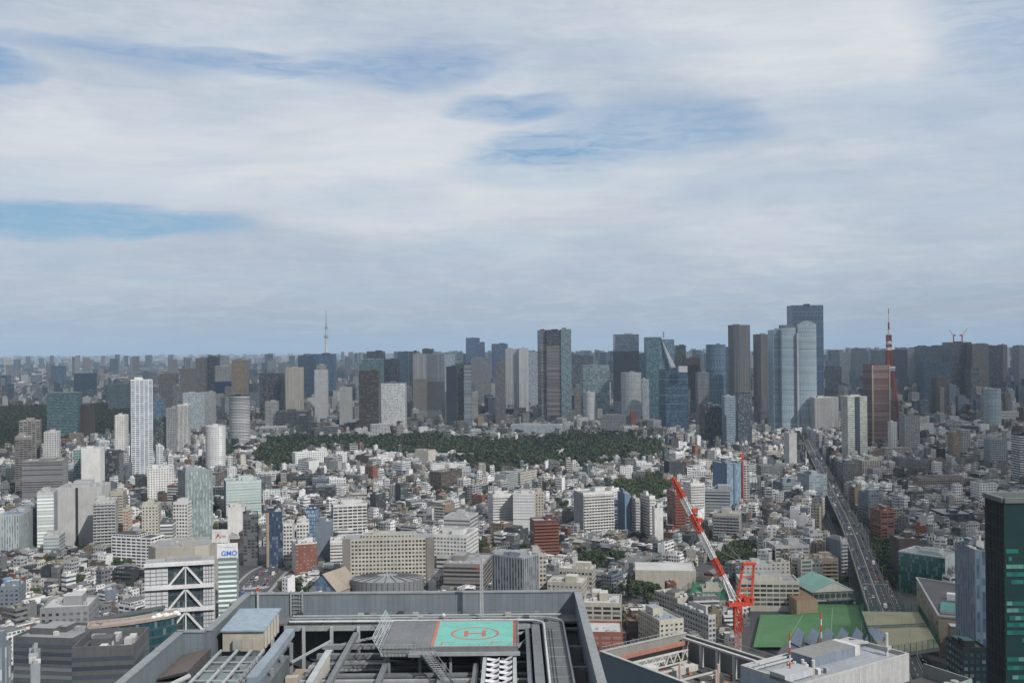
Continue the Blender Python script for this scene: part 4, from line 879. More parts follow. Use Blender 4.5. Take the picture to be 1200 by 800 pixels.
# ================================================================ THE CITY BETWEEN THEM
def inpoly(P, x, y):
    x = np.asarray(x, float); y = np.asarray(y, float); r = np.zeros(x.shape, bool); n = len(P)
    for i in range(n):
        x1, y1 = P[i]; x2, y2 = P[(i + 1) % n]
        if y1 == y2: continue
        r ^= ((y1 > y) != (y2 > y)) & (x < (x2 - x1) * (y - y1) / (y2 - y1) + x1)
    return r
def spoly(pts, z=0): return [G3(a, b, z)[:2] for a, b in pts]
WOODS = [spoly([(296, 530), (315, 512), (350, 507), (420, 511), (480, 507), (560, 513), (600, 514), (660, 507), (700, 504), (745, 509), (775, 517), (772, 532), (740, 538), (690, 541), (640, 540), (600, 546), (575, 551), (552, 543), (515, 532), (480, 528), (440, 527), (400, 524), (370, 528), (345, 541), (318, 548), (300, 543)], 12),
         spoly([(-120, 478), (55, 474), (150, 472), (165, 492), (150, 505), (60, 520), (-120, 540)], 12),
         spoly([(700, 572), (716, 562), (745, 553), (772, 552), (784, 566), (765, 582), (722, 582)], 10),
         spoly([(843, 642), (858, 634), (880, 634), (888, 648), (872, 656), (850, 656)], 8),
         spoly([(1012, 592), (1030, 590), (1052, 640), (1056, 688), (1040, 692), (1024, 640)], 8),
         spoly([(676, 650), (700, 640), (712, 655), (700, 668), (680, 665)], 8),
         spoly([(1070, 470), (1105, 468), (1112, 478), (1075, 482)], 10), spoly([(240, 520), (262, 512), (275, 528), (250, 536)], 10), spoly([(1070, 478), (1105, 478), (1110, 486), (1072, 488)], 10)]
ROADC = [G3(a, b, 14)[:2] for a, b in ((1100, 880), (1068, 800), (1032, 712), (998, 620), (977, 578), (963, 549), (953, 529), (946, 514))]
AVE = [G3(a, b, 0)[:2] for a, b in ((225, 745), (285, 700), (312, 672), (330, 662), (372, 640))]     # crossing by the red brick office
def near_line(L, x, y, hw):
    r = np.zeros(np.shape(x), bool)
    for (x1, y1), (x2, y2) in zip(L[:-1], L[1:]):
        dx, dy = x2 - x1, y2 - y1; t = np.clip(((x - x1) * dx + (y - y1) * dy) / (dx * dx + dy * dy), 0, 1)
        r |= np.hypot(x - x1 - t * dx, y - y1 - t * dy) < hw
    return r
AVE2 = [(-420, 900), (-150, 1010), (60, 1330), (330, 1850), (520, 2500)]     # a broad street running away to the right
def blocked(x, y):
    x = np.asarray(x, float); y = np.asarray(y, float)
    r = taken(x, y) | near_line(ROADC, x, y, 25 - 7 * (y > 1250)) | near_line(AVE, x, y, 17) | (near_line(AVE2, x, y, 9))
    for w_ in WOODS: r |= inpoly(w_, x, y)
    for z_ in KEEP: r |= inpoly(z_, x, y)
    for gx_, gy_, gr_ in GROVES: r |= np.hypot(x - gx_, y - gy_) < gr_
    return r
WALLS = [('white', .30, (.80, .80, .80)), ('light grey', .15, (.44, .445, .45)), ('grey', .17, (.19, .195, .20)), ('cream', .08, (.55, .52, .46)), ('beige', .07, (.33, .30, .25)),
         ('tan', .05, (.24, .18, .13)), ('brown', .06, (.10, .072, .055)), ('brick red', .025, (.21, .085, .055)), ('dark grey', .09, (.055, .058, .063)), ('blue grey', .025, (.17, .205, .25))]
WP = np.cumsum([a[1] for a in WALLS]); WP /= WP[-1]
ROOFS = [('light grey', .24, (.32, .325, .33)), ('white', .14, (.58, .58, .58)), ('grey', .28, (.155, .155, .16)), ('dark grey', .18, (.06, .06, .062)), ('pale green', .045, (.14, .21, .17)), ('brown', .06, (.115, .075, .058)), ('blue', .01, (.10, .16, .24)), ('beige', .055, (.26, .23, .19))]
RP = np.cumsum([a[1] for a in ROOFS]); RP /= RP[-1]
GLS = [(.035, .045, .055), (.05, .06, .065), (.03, .03, .035), (.07, .10, .11)]
recs = []
def add_rec(kind, cx, cy, w_, d, h, ang, rng, zb=0):
    wi = int(np.searchsorted(WP, rng.random())); ri = int(np.searchsorted(RP, rng.random()))
    pitched = kind == 'house' and rng.random() < .42
    if pitched: ri = rng.choice([2, 2, 3, 5, 0, 3, 2, 0])
    j = rng.uniform(.85, 1.12)
    recs.append(dict(k=kind, x=cx, y=cy, w=w_, d=d, h=h, a=ang, wi=wi, ri=ri, pit=pitched, wc=tuple(c * j for c in WALLS[wi][2]), rc=tuple(c * j for c in ROOFS[ri][2]), gc=rng.choice(GLS),
                     st=rng.choice(['apt', 'apt', 'grid', 'sq', 'rib', 'bay', 'grid', 'ver']) if kind != 'house' else rng.choice(['sq', 'sq', 'grid']), rd=rng.random() * 50, seed=rng.random()))
def fill_near():
    rng = random.Random(11); seeds = []
    for j in range(14):
        for i in range(-8, 10):
            seeds.append((i * 260 + rng.uniform(-90, 90), 560 + j * 230 + rng.uniform(-80, 80), rng.choice([-32, -14, 6, 18, 24, 28, 35, 52]) * math.pi / 180 + rng.uniform(-.06, .06)))
    SX = np.array([s[0] for s in seeds]); SY = np.array([s[1] for s in seeds])
    cand = []
    for si, (sx, sy, a) in enumerate(seeds):
        if abs(sx) > .56 * sy + 260: continue
        c, s = math.cos(a), math.sin(a)
        y = -250
        while y < 250:
            bd = rng.uniform(19, 25); x = -250
            while x < 250:
                bw = rng.uniform(36, 70); gx, gy = sx + (x + bw / 2) * c - (y + bd / 2) * s, sy + (x + bw / 2) * s + (y + bd / 2) * c
                if np.argmin((SX - gx) ** 2 + (SY - gy) ** 2) == si: cand.append((x, y, bw, bd, sx, sy, a))
                x += bw + rng.uniform(4, 7)
            y += bd + rng.uniform(4, 8)
    lots = []
    for x, y, bw, bd, sx, sy, a in cand:
        c, s = math.cos(a), math.sin(a); r = rng.random()
        gy = sy + y
        big = .13 if gy < 1500 else .19
        if r < big * .35: parts_ = [(0, 0, bw, bd)]
        elif r < big: parts_ = [(0, 0, bw * .5, bd), (bw * .5, 0, bw * .5, bd)]
        else:
            parts_ = []
            for row in (0, 1):
                t = 0
                while t < bw - 6:
                    lw = rng.uniform(6.8, 11.5) if rng.random() > .10 else rng.uniform(14, 24)
                    lw = min(lw, bw - t); parts_.append((t, row * bd / 2, lw, bd / 2)); t += lw
        for px_, py_, pw, pd in parts_:
            lx, ly = x + px_ + pw / 2, y + py_ + pd / 2; gap = rng.uniform(.8, 2.6)
            lots.append((sx + lx * c - ly * s, sy + lx * s + ly * c, pw - gap, pd - gap, a))
    X = np.array([l[0] for l in lots]); Y = np.array([l[1] for l in lots]); W = np.array([l[2] for l in lots])
    bl = blocked(X, Y) | (np.abs(X) > .56 * Y + 60) | (Y < 560) | (Y > 2650)
    for dx in (-.5, .5):
        A = np.array([l[4] for l in lots]); bl |= blocked(X + dx * W * np.cos(A), Y + dx * W * np.sin(A))
    for l, b in zip(lots, bl):
        if b: continue
        x, y, w_, d, a = l; ar = w_ * d
        if w_ < 4 or d < 4: continue
        if rng.random() < .11: trees.append((x, y, rng.uniform(6, 11), rng.random())); continue
        if rng.random() < .03: continue
        nearroad = bool(near_line(ROADC, np.array([x]), np.array([y]), 90)[0])
        if ar > 330:
            k = rng.choice(['apartment_building', 'apartment_building', 'office_building']); h = rng.choice([10, 13, 16, 19, 22, 28]) * rng.uniform(.9, 1.1); h = min(h, 6 + ar * .03 + 6)
        elif w_ > 15 or rng.random() < (.12 if y < 1500 else .24):
            k = rng.choice(['apartment_building', 'apartment_building', 'office_building']); h = rng.choice([10, 10, 13, 13, 16, 19, 25]) * rng.uniform(.9, 1.1)
            if y < 1250 and h > 17: h *= .75
        else: k = 'house'; h = rng.choice([5.8, 6.5, 7, 8.8, 9.5])
        if nearroad and rng.random() < .6: k = 'office_building'; h = rng.uniform(20, 34); w_ = max(w_, 10)
        if y > 2200 and rng.random() < .25: h *= rng.uniform(1.3, 2.0)
        if k != 'house' and h / min(w_, d) > 3.2: h = min(w_, d) * 3.2
        add_rec(k, x, y, w_, d, h, a + (math.pi / 2 if rng.random() < .25 and abs(w_ - d) < 3 else 0), rng)
trees = []     # (x, y, height, seed)
def boxes_block(mb, X, Y, W, D_, Z1, A, wc, gc, par, rc, bay, sto):
    """many plain blocks at once (four walls and a roof each)"""
    n = len(X); c, s = np.cos(A), np.sin(A); K = [(-.5, -.5), (.5, -.5), (.5, .5), (-.5, .5)]
    P = np.stack([np.stack([X + kx * W * c - ky * D_ * s, Y + kx * W * s + ky * D_ * c], 1) for kx, ky in K], 1)   # n,4,2
    V = np.zeros((n, 5, 4, 3), np.float32); U = np.zeros((n, 5, 4, 2), np.float32)
    for f in range(4):
        a, b = P[:, f], P[:, (f + 1) % 4]
        V[:, f, 0, :2] = a; V[:, f, 1, :2] = b; V[:, f, 2, :2] = b; V[:, f, 3, :2] = a; V[:, f, 2, 2] = Z1; V[:, f, 3, 2] = Z1
        L = W if f % 2 == 0 else D_; nu = np.maximum(1, np.round(L / bay)); nv = np.maximum(1, np.round(Z1 / sto))
        U[:, f, 1, 0] = nu; U[:, f, 2, 0] = nu; U[:, f, 2, 1] = nv; U[:, f, 3, 1] = nv
    V[:, 4, :, :2] = P; V[:, 4, :, 2] = Z1[:, None]
    wcol = np.repeat(wc[:, None], 5, 1); wcol[:, 4] = rc; gcol = np.repeat(gc[:, None], 5, 1); pr = np.repeat(par[:, None], 5, 1); pr[:, 4] = 0
    mb.blocks.append((V.reshape(-1, 3), U.reshape(-1, 2), wcol.reshape(-1, 3).astype(np.float32), gcol.reshape(-1, 3).astype(np.float32), pr.reshape(-1, 3).astype(np.float32)))
def far_blocks(mb, d0, d1, cell, hf, seed, cov=.6):
    rs = np.random.RandomState(seed); ys = np.arange(d0, d1, cell); X = []; Y = []
    for y in ys:
        xs = np.arange(-.56 * y - 100, .56 * y + 100, cell); X.append(xs); Y.append(np.full(xs.shape, y))
    X = np.concatenate(X); Y = np.concatenate(Y); n = len(X)
    X = X + rs.uniform(-.45, .45, n) * cell; Y = Y + rs.uniform(-.45, .45, n) * cell
    keep = rs.rand(n) < .88
    if d0 < 6000: keep &= ~blocked(X, Y)
    fld = np.sin(X * .0011 + 1) + np.sin(Y * .0009 + X * .0004 + 2) + np.sin(X * .003 - Y * .002)
    X, Y, fld = X[keep], Y[keep], fld[keep]; n = len(X)
    W = cell * rs.uniform(.4, .98, n); D_ = cell * rs.uniform(.35, .9, n)
    Z = hf(rs, X, Y, fld, n)
    A = (np.floor(X / 900) * 2.3 + np.floor(Y / 900) * 1.7) % 1.0 - .35 + rs.choice([0, 0, 0, .3], n)
    wi = np.searchsorted(WP, rs.rand(n)); wc = np.array([a[2] for a in WALLS])[wi] * rs.uniform(.72, 1.05, (n, 1)); ri = np.searchsorted(RP, rs.rand(n)); rc = np.array([a[2] for a in ROOFS])[ri] * rs.uniform(.8, 1.1, (n, 1))
    tall = Z > 55
    wc[tall] = np.array([(.30, .30, .30), (.16, .19, .23), (.06, .09, .13), (.20, .18, .165), (.38, .39, .40), (.09, .13, .18)])[rs.randint(0, 6, tall.sum())]
    gc = np.array(GLS)[rs.randint(0, 4, n)]
    stn = list(STY); par = np.array([(STY[k][2], STY[k][3], 0) for k in ('grid', 'apt', 'rib', 'sq', 'ver', 'bay')])[rs.randint(0, 6, n)]; par[:, 2] = rs.rand(n) * 40
    boxes_block(mb, X, Y, W, D_, Z, A, wc, gc, par, rc, 3.4, 3.3)
    # stair and plant boxes on the roofs of the nearer ones
    if d0 < 3000:
        k = rs.rand(n) < .6
        boxes_block(mb, X[k] + rs.uniform(-.2, .2, k.sum()) * W[k], Y[k], W[k] * .3, D_[k] * .35, Z[k] + rs.uniform(2.5, 5, k.sum()), A[k], wc[k], gc[k], par[k] * 0, rc[k], 3.4, 3.3)
def emit_rec(r, P, full):
    """one building: P(name) gives the mesh each part goes to"""
    cx, cy, w_, d, h, a = r['x'], r['y'], r['w'], r['d'], r['h'], r['a']; rng = random.Random(r['seed']); c, s = math.cos(a), math.sin(a)
    L = lambda u, v_: (cx + u * c - v_ * s, cy + u * s + v_ * c)
    bay, sto, wu, wv = STY[r['st']]; bay *= rng.uniform(.8, 1.2); par = (wu, wv, r['rd']); wc, gc, rc = r['wc'], r['gc'], r['rc']
    pts = rect(cx, cy, w_, d, a); wl = P('wall')
    blank = rng.random() < .35
    for i in range(4): wl.wall(pts[i], pts[(i + 1) % 4], 0, h, wc, gc, (0, 0, 0) if (blank and i % 2) else par, bay, sto)
    if r['pit']:
        m = P('roof'); e = .5; rh = min(w_, d) * .28
        if w_ >= d: q = [L(-w_/2 - e, -d/2 - e), L(w_/2 + e, -d/2 - e), L(w_/2 + e, d/2 + e), L(-w_/2 - e, d/2 + e)]; hip = .3 * d if r['seed'] > .5 else 0; r1, r2 = L(-w_/2 - e + hip, 0), L(w_/2 + e - hip, 0)
        else: q = [L(w_/2 + e, -d/2 - e), L(w_/2 + e, d/2 + e), L(-w_/2 - e, d/2 + e), L(-w_/2 - e, -d/2 - e)]; hip = .3 * w_ if r['seed'] > .5 else 0; r1, r2 = L(0, -d/2 - e + hip), L(0, d/2 + e - hip)
        z0 = h - .1; z1 = h + rh; t = lambda p, z: (p[0], p[1], z)
        m.poly([t(q[0], z0), t(q[1], z0), t(r2, z1), t(r1, z1)], rc); m.poly([t(q[2], z0), t(q[3], z0), t(r1, z1), t(r2, z1)], rc)
        g1 = rc if hip else wc
        m.poly([t(q[1], z0), t(q[2], z0), t(r2, z1)], g1); m.poly([t(q[3], z0), t(q[0], z0), t(r1, z1)], g1); m.poly([t(p, z0) for p in q[::-1]], wc)
    else:
        m = P('roof'); zt = h + (.9 if r['k'] != 'house' else .45); inn = rect(cx, cy, w_ - .7, d - .7, a)
        m.poly([(p[0], p[1], h) for p in pts], rc)
        m = P('parapet')
        for i in range(4):
            j = (i + 1) % 4; A_, B_, C_, D_ = pts[i], pts[j], inn[j], inn[i]
            m.poly([(*A_, h), (*B_, h), (*B_, zt), (*A_, zt)], wc); m.poly([(*A_, zt), (*B_, zt), (*C_, zt), (*D_, zt)], wc); m.poly([(*C_, h + .02), (*D_, h + .02), (*D_, zt), (*C_, zt)], wc)
        nb = (1 if rng.random() < .6 else 0) if r['k'] == 'house' else rng.choice([1, 1, 2])
        for i in range(nb):
            m = P('rooftop_box'); u, v_ = rng.uniform(-.28, .28) * w_, rng.uniform(-.28, .28) * d; p = L(u, v_); bw, bd = min(w_ * .4, rng.uniform(2.6, 6)), min(d * .4, rng.uniform(2.4, 5)); bh = rng.uniform(2.0, 3.6)
            m.prism(rect(p[0], p[1], bw, bd, a), h, h + bh, wc if rng.random() < .7 else (.55, .55, .54), top=rc)
        for i in range(rng.choice([0, 1, 2, 3]) if r['k'] == 'house' else rng.choice([2, 3, 5, 7])):
            m = P('cooling_unit'); p = L(rng.uniform(-.4, .4) * w_, rng.uniform(-.4, .4) * d); u = rng.uniform(.8, 2.1); m.prism(rect(p[0], p[1], u, u * rng.uniform(.5, 1.2), a), h, h + rng.uniform(.8, 1.8), rng.choice([(.6, .6, .59), (.4, .41, .42), (.2, .2, .21), (.5, .42, .35)]))
        if r['k'] == 'house' and rng.random() < .4 or r['k'] != 'house' and rng.random() < .3:      # set-back top floor
            m = P('upper_storey'); sx = rng.choice([-1, 1]); p = L(sx * w_ * .17, 0); m.prism(rect(p[0], p[1], w_ * .62, d * .9, a), h, h + 2.9, wc, gc, par, 3.2, 2.9, top=rc)
    if r['k'] == 'apartment_building' and h > 8:
        n = max(2, round(h / sto)); bc = tuple(min(x * 1.12, .8) for x in wc) if rng.random() < .7 else (.62, .62, .61); side = rng.choice([-1, -1, 1]); dep = 1.2
        for j in range(1, n):
            m = P('balcony'); p = L(0, side * -(-(d / 2 + dep / 2)) if side > 0 else -(d / 2 + dep / 2)); z = j * h / n
            m.prism(rect(p[0], p[1], w_ * .94, dep, a), z - .1, z + 1.0, bc, bottom=full)
# ------------------------------------------------- leaves
def leaf_cloud(rs, n, rx, ry, rz, cz, leaf, nblob=9):
    """leaf-sized faces in clumps through a crown's volume, local coordinates"""
    B = []
    for i in range(nblob):
        t = rs.uniform(0, 2 * np.pi); q = rs.uniform(0, 1) ** .5 * .68; zz = rs.uniform(-.75, .8); B.append((np.cos(t) * q * rx, np.sin(t) * q * ry, cz + zz * rz * .85, rs.uniform(.34, .52) * (1 - .35 * max(zz, 0))))
    B = np.array(B); bi = rs.randint(0, nblob, n); d = rs.normal(size=(n, 3)); d /= np.linalg.norm(d, axis=1)[:, None]; rr = rs.uniform(.6, 1.05, n) ** .7
    r0 = min(rx, ry, rz)
    c = B[bi, :3] + d * (rr * B[bi, 3] * (rx + rz) / 2)[:, None]
    nrm = d + rs.normal(size=(n, 3)) * .45; nrm /= np.linalg.norm(nrm, axis=1)[:, None]
    t1 = np.cross(nrm, rs.normal(size=(n, 3))); t1 /= np.linalg.norm(t1, axis=1)[:, None]; t2 = np.cross(nrm, t1); L = leaf * rs.uniform(.6, 1.3, (n, 1)); 
    return np.stack([c - t1 * L - t2 * L * .7, c + t1 * L - t2 * L * .5, c + t1 * L * .8 + t2 * L, c - t1 * L * .7 + t2 * L * .8], 1)     # n,4,3
def plain_mesh(name, V, mat, smooth=False):
    V = V.reshape(-1, 3).astype(np.float32); me = bpy.data.meshes.new(name); n = len(V) // 4
    me.vertices.add(n * 4); me.vertices.foreach_set('co', V.ravel()); me.loops.add(n * 4); me.loops.foreach_set('vertex_index', np.arange(n * 4, dtype=np.int32))
    me.polygons.add(n); me.polygons.foreach_set('loop_start', np.arange(0, n * 4, 4, dtype=np.int32)); me.polygons.foreach_set('loop_total', np.full(n, 4, np.int32))
    me.update(calc_edges=True); me.materials.append(mat); return me
def crown_core(rs, rx, ry, rz, cz):
    """dense inner leaves so that a crown is not see-through at its middle"""
    V = leaf_cloud(rs, 60, rx * .7, ry * .7, rz * .7, cz, rx * .22, 5); return V
TREEM = []
def make_tree_meshes():
    rs = np.random.RandomState(5)
    for i in range(7):
        con = i >= 5
        if con:      # conifer: stacked shrinking clumps
            V = np.concatenate([leaf_cloud(rs, 90, .30 * (1 - t), .30 * (1 - t), .09, .16 + t * .8, .03, 5) for t in np.linspace(0, .93, 9)])
        else: V = np.concatenate([leaf_cloud(rs, 620, .42, .40 * rs.uniform(.85, 1.1), .34, .62, .034, 11 + i), crown_core(rs, .42, .42, .34, .62)])
        cm = plain_mesh('crown', V, LEAFD if con else LEAF)
        m = MB(); m.tube((0, 0, 0), (.01, 0, .5), .035, (.1, .08, .06), 7, .022)
        for k in range(4):
            t = k * 1.6 + i; m.tube((.008, 0, .3 + .04 * k), (.2 * math.cos(t), .2 * math.sin(t), .58 + .04 * k), .014, (.1, .08, .06), 5, .006)
        TREEM.append((cm, m.mesh('trunk', BARK)))
def tree_obj(x, y, h, seed, name='tree', label='', con=False, z=0, group=None):
    rng = random.Random(seed); cm, tm = TREEM[5 + rng.randrange(2)] if con else TREEM[rng.randrange(5)]
    t = bpy.data.objects.new(name, None); COL.objects.link(t); t.location = (x, y, z); t.scale = (h * rng.uniform(.9, 1.2), h * rng.uniform(.9, 1.2), h) if not con else (h * .8, h * .8, h); t.rotation_euler = (0, 0, rng.uniform(0, 6.28)); t.empty_display_size = .3
    for nm, me in (('crown', cm), ('trunk', tm)): o = bpy.data.objects.new(nm, me); COL.objects.link(o); o.parent = t
    t['label'] = label; t['category'] = 'tree'
    if group: t['group'] = group
    return t
def woodland(name, polys, mat, cell, hrange, leaves, leaf, seed):
    rs = np.random.RandomState(seed); out = []; protos = [leaf_cloud(rs, leaves, .62, .62, .42, .6, leaf, 6) for _ in range(8)]
    for P in polys:
        xs = [p[0] for p in P]; ys = [p[1] for p in P]
        gx, gy = np.meshgrid(np.arange(min(xs), max(xs), cell), np.arange(min(ys), max(ys), cell)); gx = gx.ravel() + rs.uniform(-.5, .5, gx.size) * cell; gy = gy.ravel() + rs.uniform(-.5, .5, gy.size) * cell
        nz = np.sin(gx * .031 + gy * .017) + np.sin(gx * .013 - gy * .029 + 2) + np.sin(gx * .071 + 1) * .5; jx = gx + nz * 14; jy = gy + nz * 34; k = inpoly(P, jx, jy) & ~taken(gx, gy) & (rs.rand(gx.size) < .93) & (nz > -1.75) & (np.abs(gx) < .6 * gy + 80)
        for x, y in zip(gx[k], gy[k]):
            h = rs.uniform(*hrange); V = protos[rs.randint(8)] * np.array([h * .9, h * .9, h]); a = rs.uniform(0, 6.28); c, s = math.cos(a), math.sin(a)
            W = V.copy(); W[..., 0] = V[..., 0] * c - V[..., 1] * s + x; W[..., 1] = V[..., 0] * s + V[..., 1] * c + y; out.append(W)
    o = bpy.data.objects.new(name, plain_mesh(name, np.concatenate(out), mat)); COL.objects.link(o); o['kind'] = 'stuff'; return o
# ================================================================ EXPRESSWAY, STREETS, FIELD AND COURTS
def offset_line(L, o):
    out = []
    for i, p in enumerate(L):
        a = L[max(i - 1, 0)]; b = L[min(i + 1, len(L) - 1)]; dx, dy = b[0] - a[0], b[1] - a[1]; n = math.hypot(dx, dy); out.append((p[0] + dy / n * o, p[1] - dx / n * o))
    return out
def smooth(L, n=6):
    out = []
    for i in range(len(L) - 1):
        p0, p1, p2, p3 = L[max(i - 1, 0)], L[i], L[i + 1], L[min(i + 2, len(L) - 1)]
        for k in range(n):
            t = k / n; out.append(tuple(.5 * (2 * p1[j] + (p2[j] - p0[j]) * t + (2 * p0[j] - 5 * p1[j] + 4 * p2[j] - p3[j]) * t * t + (3 * p1[j] - p0[j] - 3 * p2[j] + p3[j]) * t ** 3) for j in (0, 1)))
    return out + [L[-1]]
def ribbon(name, L, o0, o1, z, col, parent=None, mat=None, dz=None, kind='structure'):
    a, b = offset_line(L, o0), offset_line(L, o1); m = MB()
    for i in range(len(L) - 1):
        m.poly([(*a[i], z), (*b[i], z), (*b[i + 1], z), (*a[i + 1], z)][::-1], col)
        if dz: 
            m.poly([(*a[i], z - dz), (*a[i + 1], z - dz), (*a[i + 1], z), (*a[i], z)], col); m.poly([(*b[i + 1], z - dz), (*b[i], z - dz), (*b[i], z), (*b[i + 1], z)], col); m.poly([(*a[i], z - dz), (*b[i], z - dz), (*b[i + 1], z - dz), (*a[i + 1], z - dz)], col)
    o = m.obj(name, parent, mat)
    if not parent: o['kind'] = kind
    return o
def dashes(name, L, o0, wd, z, col, on, off):
    pts = offset_line(L, o0); m = MB(); acc = 0
    for a, b in zip(pts[:-1], pts[1:]):
        d = math.hypot(b[0] - a[0], b[1] - a[1]); t = -acc
        ux, uy = (b[0] - a[0]) / d, (b[1] - a[1]) / d
        while t < d:
            s0, s1 = max(t, 0), min(t + on, d)
            if s1 > s0: p, q = (a[0] + ux * s0, a[1] + uy * s0), (a[0] + ux * s1, a[1] + uy * s1); nx, ny = uy * wd / 2, -ux * wd / 2; m.poly([(p[0] + nx, p[1] + ny, z), (q[0] + nx, q[1] + ny, z), (q[0] - nx, q[1] - ny, z), (p[0] - nx, p[1] - ny, z)], col)
            t += on + off
        acc = (acc + d) % (on + off)
    o = m.obj(name); o['kind'] = 'structure'; return o
ASPH = (.085, .085, .09); LINE = (.62, .62, .60)
RL = smooth(ROADC); SH = 14.0
ribbon('road', RL, -23, 23, .05, (.05, .05, .053))
for o_, nm in ((-17, 'lane_marking'), (-14, 'lane_marking'), (15, 'lane_marking'), (19, 'lane_marking')): dashes(nm, RL, o_, .3, .06, LINE, 5, 5)
deck = ribbon('expressway', RL, -10, 10, SH, (.20, .20, .20), dz=1.6)
ribbon('expressway_lanes', RL, -9.5, 9.5, SH + .012, (.042, .042, .045))
for o_ in (-9.2, -.9, .9, 9.2): dashes('edge_line', RL, o_ * .97, .22, SH + .02, LINE, 1000, 0)
for o_ in (-5.3, 5.3): dashes('lane_marking', RL, o_, .22, SH + .02, LINE, 6, 6)
for o_, nm in ((-9.8, 'side_barrier'), (9.8, 'side_barrier'), (0, 'median_barrier')):
    b_ = ribbon(nm, RL, o_ - .28, o_ + .28, SH + 1.15, (.14, .14, .14) if o_ else (.26, .26, .255), dz=1.14, kind='thing'); tag(b_, {-9.8: 'concrete left edge barrier of the raised expressway', 9.8: 'concrete right edge barrier of the raised expressway', 0: 'concrete barrier down the middle of the raised expressway'}[o_], 'barrier')
pier_n = 0
acc = 0
for a, b in zip(RL[:-1], RL[1:]):
    acc += math.hypot(b[0] - a[0], b[1] - a[1])
    if acc > 42 and a[1] > 560: 
        acc = 0; pier_n += 1; t = thing('expressway_pier', 'concrete pier under the raised expressway, row of alike piers', 'pier', (a[0], a[1], 0), 'piers carrying the expressway')
        m = MB(); an = math.atan2(b[1] - a[1], b[0] - a[0]) - math.pi / 2; m.box(a[0], a[1], 0, 10.8, 3, 3, an, (.36, .36, .35)); m.obj('column', t); m = MB(); m.box(a[0], a[1], 10.8, 12.38, 19, 3, an, (.36, .36, .35), bottom=True); m.obj('cap_beam', t)
# streets crossing and running near the left
AL = smooth(AVE); ribbon('road', AL, -16, 16, .08, ASPH); 
for o_ in (-9.5, -6, 6, 9.5): dashes('lane_marking', AL, o_, .3, .09, LINE, 5, 5)
ribbon('pavement', AL, -19, -16, .14, (.3, .3, .29)); ribbon('pavement', AL, 16, 19, .14, (.3, .3, .29))
ribbon('road', smooth(AVE2), -7.5, 7.5, .03, ASPH)
cl = [G3(a, b, 0)[:2] for a, b in ((150, 700), (270, 690), (300, 684), (360, 676), (430, 700))]; ribbon('road', smooth(cl), -10, 10, .075, ASPH)
m = MB()
p = Vector(G3(296, 690, 0)); 
for k in range(9): q = p + Vector((k * 2.2 - 8, k * .5, 0)); m.poly([(q.x, q.y, .1), (q.x + 1.1, q.y, .1), (q.x + 3, q.y + 9, .1), (q.x + 1.9, q.y + 9, .1)], LINE)
m.obj('crossing_marking')['kind'] = 'structure'
tree_jobs = []; tree_jobs2 = []
KEEP = [spoly([(886, 700), (1012, 700), (1030, 860), (860, 860)]), spoly([(1000, 700), (1100, 700), (1120, 860), (1010, 860)], 5), spoly([(805, 678), (862, 678), (862, 705), (800, 705)], 8), spoly([(280, 640), (312, 640), (350, 700), (270, 710)])]
# ---- green field with its lines and the rows of small marks
fz = 3; P_ = spoly([(888, 704.5), (930, 704.5), (1010, 706), (1013, 756), (880, 756)], fz); P_ = spoly([(940, 706), (1011, 708), (1014, 757), (882, 757), (891, 719), (938, 719)], fz)
m = MB(); m.poly([(*p, fz) for p in P_], (.05, .17, .05)); m.obj('playing_field', mat=flat('turf', (.05, .13, .05, 1), .9, scale=.08, var=.7))['kind'] = 'structure'
m = MB()
def seg(a, b, z=fz + .02, w_=.35, col=(.30, .42, .30)):
    A, B = Vector(G3(*a, fz)), Vector(G3(*b, fz)); d = (B - A).normalized(); n = Vector((d.y, -d.x, 0)) * w_ / 2; m.poly([(A.x + n.x, A.y + n.y, z), (B.x + n.x, B.y + n.y, z), (B.x - n.x, B.y - n.y, z), (A.x - n.x, A.y - n.y, z)], col)
seg((945, 711), (1008, 712)); seg((1008, 712), (1009, 745)); seg((945, 711), (925, 745)); seg((975, 711), (973, 745)); m.obj('pitch_marking')['kind'] = 'structure'
t = thing('sports_net', 'tall green net fence around the green field beside the court', 'net fence', (*G3(1012, 720, 3)[:2], 3)); 
def net(t, pts, h, z, gap=4.0, col=(.04, .17, .12), rows=5):
    m = MB(); n_ = MB()
    for a, b in zip(pts[:-1], pts[1:]):
        L = math.hypot(b[0] - a[0], b[1] - a[1]); k = max(1, round(L / gap))
        for i in range(k + 1): x, y = a[0] + (b[0] - a[0]) * i / k, a[1] + (b[1] - a[1]) * i / k; m.bar((x, y, z), (x, y, z + h), .3, col)
        for r_ in range(rows + 1): n_.bar((*a, z + h * r_ / rows), (*b, z + h * r_ / rows), .12, col)
        kk = int(L / .9)
        for i in range(kk): x, y = a[0] + (b[0] - a[0]) * i / kk, a[1] + (b[1] - a[1]) * i / kk; n_.bar((x, y, z), (x, y, z + h), .10, col)
    m.obj('net_posts', t); n_.obj('net', t)
net(t, [P_[0], P_[1], P_[2]], 9, 3)
